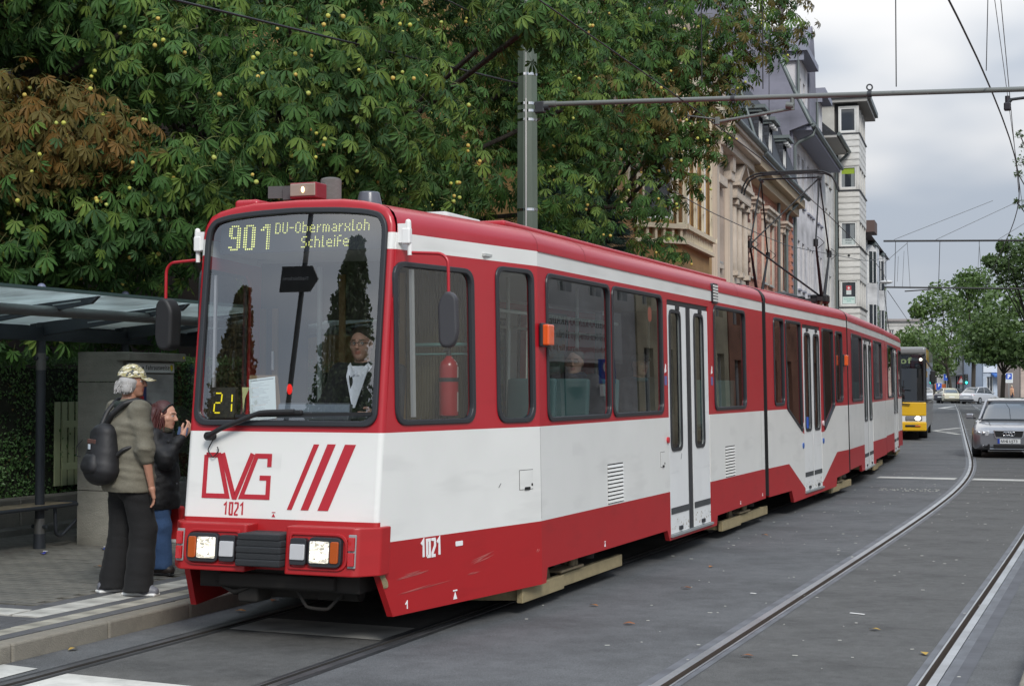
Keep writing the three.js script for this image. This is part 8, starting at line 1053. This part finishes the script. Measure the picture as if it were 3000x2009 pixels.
  function farTree(label, base, clumps, size, n, tone, trunkR = 0.16) {
    const T = thing('street_tree', label, 'tree', base, 0, 'trees at the far end of the street'), B0 = V(...base), tops = clumps.map((k) => V(k[0], k[1], k[2]).sub(B0)), mid = tops.reduce((a, b) => a.add(b.clone().multiplyScalar(1 / clumps.length)), V(0, 0, 0)), fork = V(mid.x * 0.3, Math.max(2.0, mid.y * 0.45), mid.z * 0.3);
    part(T, 'trunk', [tube([[0, -0.2, 0], [fork.x * 0.4, fork.y * 0.5, 0], fork.toArray()], trunkR, 8, 10)], barkM); part(T, 'limbs', tops.map((t) => tube([fork.toArray(), fork.clone().lerp(t, 0.55).add(V(0, 0.2, 0)).toArray(), t.toArray()], trunkR * 0.35, 5, 8)), barkM);
    const im = new THREE.InstancedMesh(lg, leafy, n); for (let i = 0; i < n; i++) { const [x, y, z, r] = clumps[i % clumps.length], u = rr(-1, 1), th = rr(0, 6.283), w = Math.sqrt(1 - u * u), k = Math.pow(rnd(), 0.4) * (0.75 + 0.5 * fbm(th * 1.3, u * 3 + x, 2)); im.setMatrixAt(i, M4(x - base[0] + w * Math.cos(th) * r * k, y - base[1] + u * r * k * 0.75, z - base[2] + w * Math.sin(th) * r * k, rr(-1, 1), rr(0, 6.3), rr(-1, 1), size * rr(0.6, 1.3))); const t = rnd() * 0.5 + 0.5 * fbm(x * 3 + u * 2, y * 2 + th, 2); im.setColorAt(i, c.setRGB((0.045 + 0.05 * t) * tone[0], (0.085 + 0.075 * t) * tone[1], (0.02 + 0.015 * t) * tone[2])); }
    im.name = 'crown'; im.userData.kind = 'stuff'; T.add(im); return T;
  }
  const at = (px, py, z, r) => [...spot(px, py, z), r], gr = (px, z) => { const k = spot(px, 1128, z); return [k[0], 0, k[2]]; };
  farTree('slim street tree with open crown left of the traffic light', gr(2790, 165), [at(2720, 900, 165, 2.0), at(2760, 870, 165, 2.2), at(2800, 900, 165, 2.0), at(2700, 985, 163, 2.4), at(2760, 970, 165, 2.6), at(2720, 1020, 160, 2.2), at(2780, 1030, 165, 2.0), at(2690, 915, 165, 1.0), at(2830, 960, 166, 2.0), at(2660, 1000, 160, 1.6)], 0.42, 2900, [1.3, 1.3, 1]);
  farTree('leaning street tree beside the traffic light', gr(2852, 150), [at(2830, 830, 150, 1.6), at(2860, 820, 150, 1.8), at(2890, 860, 150, 2.0), at(2840, 900, 150, 2.0), at(2870, 940, 150, 2.4), at(2840, 990, 150, 2.0), at(2900, 980, 150, 2.0), at(2850, 1040, 150, 1.3)], 0.40, 2500, [1.2, 1.25, 1], 0.2);
  farTree('dense dark green street tree above the grey saloon car', gr(2937, 120), [at(2960, 890, 122, 2.4), at(2910, 960, 120, 2.2), at(2990, 960, 120, 2.6), at(2930, 1010, 120, 2.0), at(2970, 1030, 120, 1.8), at(3030, 900, 122, 2.6), at(2900, 1040, 120, 1.2), at(2880, 990, 120, 1.4), at(3010, 1040, 120, 1.6)], 0.40, 4000, [1.1, 1.15, 1], 0.17);
  farTree('tall airy street tree at the right edge of the street', gr(3060, 100), [at(2985, 735, 100, 1.2), at(2960, 770, 100, 1.3), at(2925, 775, 100, 0.9), at(2990, 790, 100, 1.6), at(3030, 740, 100, 1.8), at(2960, 810, 100, 1.0), at(2900, 765, 100, 0.5), at(2940, 725, 100, 0.5), at(3040, 820, 100, 1.8)], 0.28, 2000, [1.0, 1.05, 1], 0.10);
  farTree('near street tree whose twigs hang into the right edge', gr(3260, 45), [at(2990, 395, 45, 0.18), at(2995, 470, 45, 0.25), at(2985, 510, 45, 0.15), at(3005, 430, 45, 0.2), at(2980, 590, 45, 0.12), at(3000, 600, 45, 0.2), at(3150, 450, 45, 1.5), at(3230, 300, 45, 1.6)], 0.07, 420, [0.9, 0.9, 1], 0.045);
  farTree('distant tree left of the bus route behind the tram end', gr(2742, 185), [at(2740, 1050, 185, 2.0), at(2720, 1080, 185, 1.6), at(2690, 1040, 185, 2.0), at(2770, 1080, 185, 1.6), at(2650, 1030, 185, 1.6)], 0.45, 1400, [1.25, 1.2, 1.1]);
  for (const [px, r, t] of [[2800, 1.5, 'left'], [2850, 1.4, 'right']]) { const b = gr(px, 158), o = thing('shrub', 'low dark shrub bed under the far trees, ' + t + ' half', 'shrub', b, 0, 'shrub beds at the junction'), im = new THREE.InstancedMesh(lg, leafy, 700); for (let i = 0; i < 700; i++) { im.setMatrixAt(i, M4(rr(-1.8, 1.8), rr(0, 0.75), rr(-0.8, 0.8), rr(-1, 1), rr(0, 6), rr(-1, 1), rr(0.15, 0.3))); const k = rnd(); im.setColorAt(i, c.setRGB(0.02 + 0.015 * k, 0.035 + 0.02 * k, 0.012)); } im.name = 'foliage'; im.userData.kind = 'stuff'; o.add(im); part(o, 'soil', rbox(3.6, 0.16, 1.7, 0.05, 0, 0.08, 0), mat(0.05, 0.045, 0.04, 0.95)); }

  // far buildings closing the view
  const farHouse = (label, px0, px1, z, top, wallM, rows, colsN, roofM, wm = paneM) => {
    const a = spot(px0, 1128, z), b = spot(px1, 1128, z), L = Math.hypot(b[0] - a[0], b[2] - a[2]), H = thing('building', label, 'building', [a[0], 0, a[2]], Math.atan2(-(b[2] - a[2]), b[0] - a[0]), 'buildings closing the street');
    const sh = poly(rectP(0, L, 0, top)), wins = []; rows.forEach(([y0, y1]) => { for (let k = 0; k < colsN; k++) { const w = L / colsN; wins.push([k * w + w * 0.26, k * w + w * 0.74, y0, y1]); } }); sh.holes = wins.map(([x0, x1, y0, y1]) => new THREE.Path(rectP(x0, x1, y0, y1).map(([x, y]) => new THREE.Vector2(x, y))));
    part(H, 'wall', tri(ext(sh, 0.3)), wallM); part(H, 'rear_block', bx(0.01, L - 0.01, 0, top - 0.01, -0.2, -8), wallM); for (const [x0, x1, y0, y1] of wins) { const w = part(H, 'window', bx(x0, x1, y0, y1, 0.06, 0.08), wm); part(w, 'window_frame', [bx(x0, x0 + 0.1, y0, y1, 0.08, 0.16), bx(x1 - 0.1, x1, y0, y1, 0.08, 0.16), bx((x0 + x1) / 2 - 0.04, (x0 + x1) / 2 + 0.04, y0, y1, 0.08, 0.15)], frameM); }
    part(H, 'roof', [bx(-0.3, L + 0.3, top + 0.002, top + 0.3, 0.7, -8.2)], roofM); return { H, L };
  };
  const bl = plaster(0.50, 0.58, 0.70);
  const b1 = farHouse('pale blue house with shop fronts behind the far trees at right', 2880, 3080, 196, 9.5, bl, [[4.6, 6.8], [0.6, 2.8]], 5, slate); part(b1.H, 'shop_awning', [remap(bx(1, 4.6, 3.1, 3.3, 0.3, 1.6), (x, y, z, o) => { o[0] = x; o[1] = y - (z - 0.3) * 0.25; o[2] = z; })], mat(0.03, 0.12, 0.40, 0.6)); part(b1.H, 'fascia_board', bx(0, b1.L, 3.35, 4.1, 0.302, 0.45), mat(0.62, 0.66, 0.72, 0.6)); part(b1.H, 'blue_shutter', [bx(0.9, 1.3, 4.5, 6.9, 0.302, 0.36), bx(2.2, 2.6, 4.5, 6.9, 0.302, 0.36), bx(4.0, 4.4, 4.5, 6.9, 0.302, 0.36)], mat(0.04, 0.08, 0.22, 0.7));
  const b2_ = farHouse('white shop building behind the traffic light', 2690, 2890, 206, 7.5, plaster(0.68, 0.67, 0.64), [[4.4, 6.2], [0.5, 2.9]], 6, mat(0.3, 0.3, 0.3, 0.8)); part(b2_.H, 'orange_sign', bx(2.2, 3.6, 1.2, 1.9, 0.302, 0.4), mat(0.7, 0.18, 0.05, 0.6)); part(b2_.H, 'brown_cladding', bx(b2_.L - 2.2, b2_.L, 2.2, 6.2, 0.302, 0.8), mat(0.10, 0.055, 0.045, 0.8)); part(b2_.H, 'canopy', bx(3.5, b2_.L, 3.1, 3.3, 0.302, 1.5), mat(0.5, 0.5, 0.5, 0.6));
  farHouse('flat-roofed pale grey block beyond the tram end', 2600, 2706, 215, 10.6, plaster(0.52, 0.51, 0.49), [[8.0, 9.4], [5.2, 6.8]], 4, mat(0.28, 0.25, 0.24, 0.8));
  farHouse('low pale shop row at the far right', 2990, 3200, 170, 6, plaster(0.55, 0.45, 0.40), [[0.6, 2.7]], 5, mat(0.2, 0.12, 0.1, 0.8));

  // signs and signal
  const sgn = (label, px, py, z, w, h, tex, hgt) => { const p = spot(px, py, z), S = thing('road_sign', label, 'sign', [p[0], 0, p[2]], R(18)); part(S, 'post', bar([0, 0, 0], [0, p[1] + h / 2, 0], 0.04), M.galv); part(S, 'panel', rbox(w, h, 0.02, 0.008, 0, p[1], 0.05), M.white); const pl = new THREE.PlaneGeometry(w * 0.96, h * 0.96); part(S, 'panel_face', pl.translate(0, p[1], 0.062), new THREE.MeshStandardMaterial({ map: tex, roughness: 0.5 })); return S; };
  const pT = (l, white) => canv(128, 160, (x, w, h) => { x.fillStyle = white ? '#d8dcdc' : '#1f4fb4'; x.fillRect(0, 0, w, h); x.fillStyle = '#1f4fb4'; if (white) x.fillRect(14, 4, 100, 100); x.fillStyle = '#eef0f2'; x.font = 'bold 96px sans-serif'; x.textAlign = 'center'; x.fillText(l, w / 2, 90); x.fillStyle = '#8a9096'; if (white) x.fillRect(20, 122, 88, 10); });
  sgn('blue parking sign with white board at the far right', 2957, 1107, 150, 0.75, 0.95, pT('P', true)); sgn('blue parking sign left of the slim far tree', 2775, 1105, 165, 0.7, 0.7, pT('P', false)); sgn('small blue sign low beyond the cream car', 2752, 1132, 165, 0.6, 0.75, pT('P', false));
  { const p = spot(2817, 1113, 155), S = thing('warning_sign', 'triangular red-bordered warning sign beside the traffic light', 'sign', [p[0], 0, p[2]], R(18)); part(S, 'post', bar([0, 0, 0], [0, p[1], 0], 0.04), M.galv); const t = poly([[-0.45, -0.38], [0.45, -0.38], [0, 0.42]]); t.holes.push(new THREE.Path([[-0.28, -0.28], [0.28, -0.28], [0, 0.22]].map(([x, y]) => new THREE.Vector2(x, y)))); part(S, 'red_border', ext(t, 0.02).translate(0, p[1], 0.05), mat(0.5, 0.03, 0.03, 0.5)); part(S, 'white_field', ext(poly([[-0.3, -0.3], [0.3, -0.3], [0, 0.24]]), 0.01).translate(0, p[1], 0.045), M.white); }
  { const p = spot(2832, 1120, 148), S = thing('traffic_light', 'traffic light showing green in front of the far trees', 'traffic light', [p[0], 0, p[2]], R(18)); part(S, 'pole', bar([-0.25, 0, -0.1], [-0.25, 4.6, -0.1], 0.07), M.darkMetal); part(S, 'housing', rbox(0.36, 0.98, 0.25, 0.05, 0, p[1] + 0.3, 0), M.black); part(S, 'green_lamp', sph(0.12, 0, p[1] - 0.02, 0.12, [1, 1, 0.3]), new THREE.MeshStandardMaterial({ color: col(0.05, 0.6, 0.5), emissive: col(0.05, 0.9, 0.75), emissiveIntensity: 1.6 })); part(S, 'dark_lamp', [sph(0.11, 0, p[1] + 0.28, 0.12, [1, 1, 0.3]), sph(0.11, 0, p[1] + 0.58, 0.12, [1, 1, 0.3])], M.black); const gp = new THREE.PointLight(new THREE.Color(0.1, 1, 0.8), 0.4); gp.position.set(p[0], p[1], p[2] + 0.4); scene.add(gp); }
  // distant walker
  { const p = spot(2966, 1150, 140), J = { pel: [0, 0.95, 0], hipL: [0.09, 0.92, 0], hipR: [-0.09, 0.92, 0], kneeL: [0.10, 0.5, 0.1], kneeR: [-0.10, 0.5, -0.05], ankL: [0.10, 0.09, 0.2], ankR: [-0.10, 0.09, -0.25], chest: [0, 1.25, 0], neck: [0, 1.45, 0], head: [0, 1.6, 0.02], shL: [0.17, 1.38, 0], shR: [-0.17, 1.38, 0], elL: [0.24, 1.12, 0.05], elR: [-0.24, 1.12, -0.03], wrL: [0.22, 0.9, 0.2], wrR: [-0.22, 0.88, 0.05] };
    person('distant walker in a peach top beyond the grey saloon car', [p[0], 0, p[2]], 2.2, J, { headOpt: { cell: 0.012 }, wear: [{ name: 'top', geo: fieldMesh([b2([0, 0.9, 0], [0, 1.3, 0], 0.16, 0.15), b2(J.shL, J.shR, 0.08), b2(J.shL, J.elL, 0.08, 0.06), b2(J.shR, J.elR, 0.08, 0.06), b2(J.elL, J.wrL, 0.055, 0.04), b2(J.elR, J.wrR, 0.055, 0.04)], [], 0.05, 0.025), mat: mat(0.62, 0.34, 0.2, 0.8) }, { name: 'trousers', geo: fieldMesh([b2(J.hipL, J.kneeL, 0.1, 0.08), b2(J.kneeL, J.ankL, 0.075, 0.06), b2(J.hipR, J.kneeR, 0.1, 0.08), b2(J.kneeR, J.ankR, 0.075, 0.06)], [], 0.04, 0.025), mat: mat(0.03, 0.03, 0.05, 0.9) }, { name: 'hair', geo: sph(0.11, 0, 1.66, -0.01, [0.85, 0.9, 0.95]), mat: mat(0.45, 0.38, 0.28, 0.8) }] }); }
  const lp = spot(2597, 826, 64); const la = thing('hanging_lamp', 'pale oval street lamp hanging before the white bay house', 'lamp', lp); part(la, 'lamp_head', sph(0.28, 0, 0, 0, [1, 0.28, 0.6]), mat(0.55, 0.56, 0.56, 0.4)); part(la, 'lamp_cable', bar([0, 0.05, 0], [0, 1.2, 0], 0.01), M.black);
}

// ---------- what the tram's glass and paint mirror: right-hand house row, poplars and a sign behind the camera ----------
{
  const XR = 6.2, row = (label, a0, L, top, m, rows, n, extra) => {
    const H = thing('house', label, 'house', [XR + (a0 > 85 ? -9.6 : a0 > 60 ? -4 : 0), 0.1, -(a0 + L)], R(-90), 'houses on the right, outside the frame'), sh = poly(rectP(0, L, 0, top)), wins = [];
    rows.forEach(([y0, y1]) => { for (let k = 0; k < n; k++) { const w = L / n; wins.push([k * w + w * 0.28, k * w + w * 0.72, y0, y1]); } }); sh.holes = wins.map(([x0, x1, y0, y1]) => new THREE.Path(rectP(x0, x1, y0, y1).map(([x, y]) => new THREE.Vector2(x, y))));
    part(H, 'wall', tri(ext(sh, 0.3)), m); part(H, 'rear_block', bx(0.01, L - 0.01, 0, top, -0.2, -9), m); part(H, 'roof', [bx(-0.1, L + 0.1, top, top + 0.3, 0.6, -9)], slate);
    for (const [x0, x1, y0, y1] of wins) { const w = part(H, 'window', bx(x0, x1, y0, y1, 0.05, 0.07), paneM); part(w, 'window_frame', [bx(x0, x0 + 0.08, y0, y1, 0.07, 0.14), bx(x1 - 0.08, x1, y0, y1, 0.07, 0.14), bx((x0 + x1) / 2 - 0.04, (x0 + x1) / 2 + 0.04, y0, y1, 0.07, 0.14)], frameM); }
    if (extra) extra(H, L); return H;
  };
  row('grey rendered house with a lettered white fascia, mirrored in the tram windows', 34, 13, 10.5, plaster(0.62, 0.63, 0.65), [[4.6, 6.6], [7.6, 9.5]], 5, (H, L) => {
    const t = canv(1024, 256, (x, w, h) => { x.fillStyle = '#d4d9db'; x.fillRect(0, 0, w, h); x.fillStyle = '#1e2326'; x.font = 'bold 56px serif'; x.textAlign = 'center'; x.fillText('BUSHIDO-KENDO-AKADEMIE', w / 2, 80); x.font = 'bold 50px serif'; x.fillText('Hei-Sen-Dro-Jojo Ikeda e.V.', w / 2, 150); x.fillStyle = '#8d3b36'; x.font = 'bold 40px serif'; x.fillText('Bundesleistungszentrum für Jiu-Jitsu', w / 2, 216); });
    const f = part(H, 'fascia', bx(3, 11, 2.6, 4.1, 0.302, 0.8), mat(0.66, 0.68, 0.70, 0.7)); part(f, 'fascia_lettering', new THREE.PlaneGeometry(7.6, 1.3).translate(7, 3.35, 0.81), new THREE.MeshStandardMaterial({ map: t, roughness: 0.7 })); part(H, 'shop_window', [bx(3.2, 6.8, 0.5, 2.5, 0.302, 0.34), bx(7.2, 10.8, 0.5, 2.5, 0.302, 0.34)], paneM);
  });
  row('pale yellow house mirrored in the rear tram windows', 47.2, 12, 11, plaster(0.66, 0.60, 0.44), [[1, 3.2], [4.6, 6.6], [7.8, 9.8]], 5);
  row('red rendered house with shop mirrored in the low-floor section', 59.4, 14, 10, plaster(0.45, 0.22, 0.15), [[0.8, 3.0], [4.4, 6.4], [7.2, 9.0]], 5);
  row('white shop house mirrored beside the lettered one', 22.5, 11.3, 10, plaster(0.74, 0.74, 0.72), [[0.8, 3.0], [4.4, 6.4], [7.2, 9.0]], 4);
  row('brown brick house mirrored in the third tram section', 73.6, 16, 12, plaster(0.34, 0.24, 0.18), [[0.8, 3.0], [4.4, 6.6], [8, 10]], 6);
  row('grey corner house mirrored in the last tram section', 89.8, 26, 12, plaster(0.30, 0.30, 0.31), [[0.8, 3.0], [4.4, 6.6], [8, 10]], 9);
  { const S = thing('road_sign', 'blue parking sign on the right footway, mirrored in the second window', 'sign', [3.4, 0.1, -36.3], R(-60)); part(S, 'post', bar([0, 0, 0], [0, 2.5, 0], 0.03), M.galv); part(S, 'panel', rbox(0.55, 0.6, 0.02, 0.01, 0, 2.25, 0.04), mat(0.02, 0.09, 0.42, 0.5)); part(S, 'letter', strokes([[[-0.10, 2.05], [-0.10, 2.43], [0.08, 2.43], [0.12, 2.36], [0.08, 2.27], [-0.08, 2.27]]], 0.06, 0.01).translate(0, 0, 0.052), M.white); part(S, 'lower_panel', rbox(0.5, 0.28, 0.02, 0.01, 0, 1.78, 0.04), M.white); }
  { const S = thing('direction_sign', 'arrow sign to the library on a post behind the camera, mirrored in the windscreen', 'sign', [-9.9, 0.12, -1.65], R(0)); part(S, 'post', bar([0, 0, 0], [0, 6.5, 0], 0.035), M.darkMetal);
    const pan = part(S, 'arrow_panel', remap(ext(poly([[0.02, -0.17], [0.46, -0.17], [0.56, 0], [0.46, 0.17], [0.02, 0.17]]), 0.03), (x, y, z, o) => { o[0] = -0.28 + x; o[1] = 4.8 + y; o[2] = z - 0.12; }), mat(0.06, 0.065, 0.07, 0.5)); const tx = canv(256, 128, (x, w, h) => { x.fillStyle = '#43474b'; x.fillRect(0, 0, w, h); x.fillStyle = '#b9bcbd'; x.font = 'bold 34px sans-serif'; x.textAlign = 'center'; x.fillText('Stadtbücherei', w / 2, 74); }); const g = new THREE.PlaneGeometry(0.42, 0.24); g.rotateY(Math.PI); part(pan, 'arrow_lettering', g.translate(-0.04, 4.8, -0.122 - 0.002), new THREE.MeshStandardMaterial({ map: tx, roughness: 0.5 })); }
  // poplars
  const pg = new THREE.BufferGeometry(); pg.setAttribute('position', new THREE.Float32BufferAttribute([0, 0, 0, 0.3, 0.5, 0.1, 0, 1, 0, 0, 0, 0, 0, 1, 0, -0.3, 0.5, -0.1, 0.1, 0.2, -0.2, 0.5, 0.5, 0, 0.1, 0.8, 0.2], 3)); pg.computeVertexNormals(); const c = new THREE.Color();
  const poplar = (label, base, H, r, tone) => { const T = thing('poplar_tree', label, 'tree', base, 0, 'poplars behind the camera'); part(T, 'trunk', cyl(0.35, 0.05, H * 0.9, 0, H * 0.45, 0), barkM); const n = 26000, im = new THREE.InstancedMesh(pg, leafy2, n); for (let i = 0; i < n; i++) { const h = rnd(), a = rr(0, 6.283), k = Math.sqrt(rnd()) * (0.6 + 0.8 * fbm(a * 3, h * 40, 2)), R0 = r * Math.pow(Math.sin(Math.PI * Math.min(1, 0.12 + h * 0.86)), 0.7) * (0.75 + 0.5 * fbm(a * 2, h * 14, 2)); im.setMatrixAt(i, M4(Math.cos(a) * R0 * k, 1.2 + h * H, Math.sin(a) * R0 * k, rr(-0.4, 0.4), rr(0, 6), rr(-0.4, 0.4), rr(0.12, 0.34))); const t = rnd(); im.setColorAt(i, c.setRGB((0.06 + 0.06 * t) * tone[0], (0.09 + 0.07 * t) * tone[1], 0.025 + 0.015 * t)); } im.name = 'crown'; im.userData.kind = 'stuff'; T.add(im); };
  const leafy2 = phys(1, 1, 1, 0.6, { transmission: 0.2, thickness: 0 });
  poplar('tall dark poplar behind the camera, mirrored beside the driver', [-37.1, 0, 49.6], 22, 1.5, [0.8, 0.9]);
  poplar('browning poplar behind the camera, mirrored at the windscreen left', [-42.6, 0, 48.2], 19, 1.25, [1.7, 1.0]);
}
renderer.render(scene, camera);
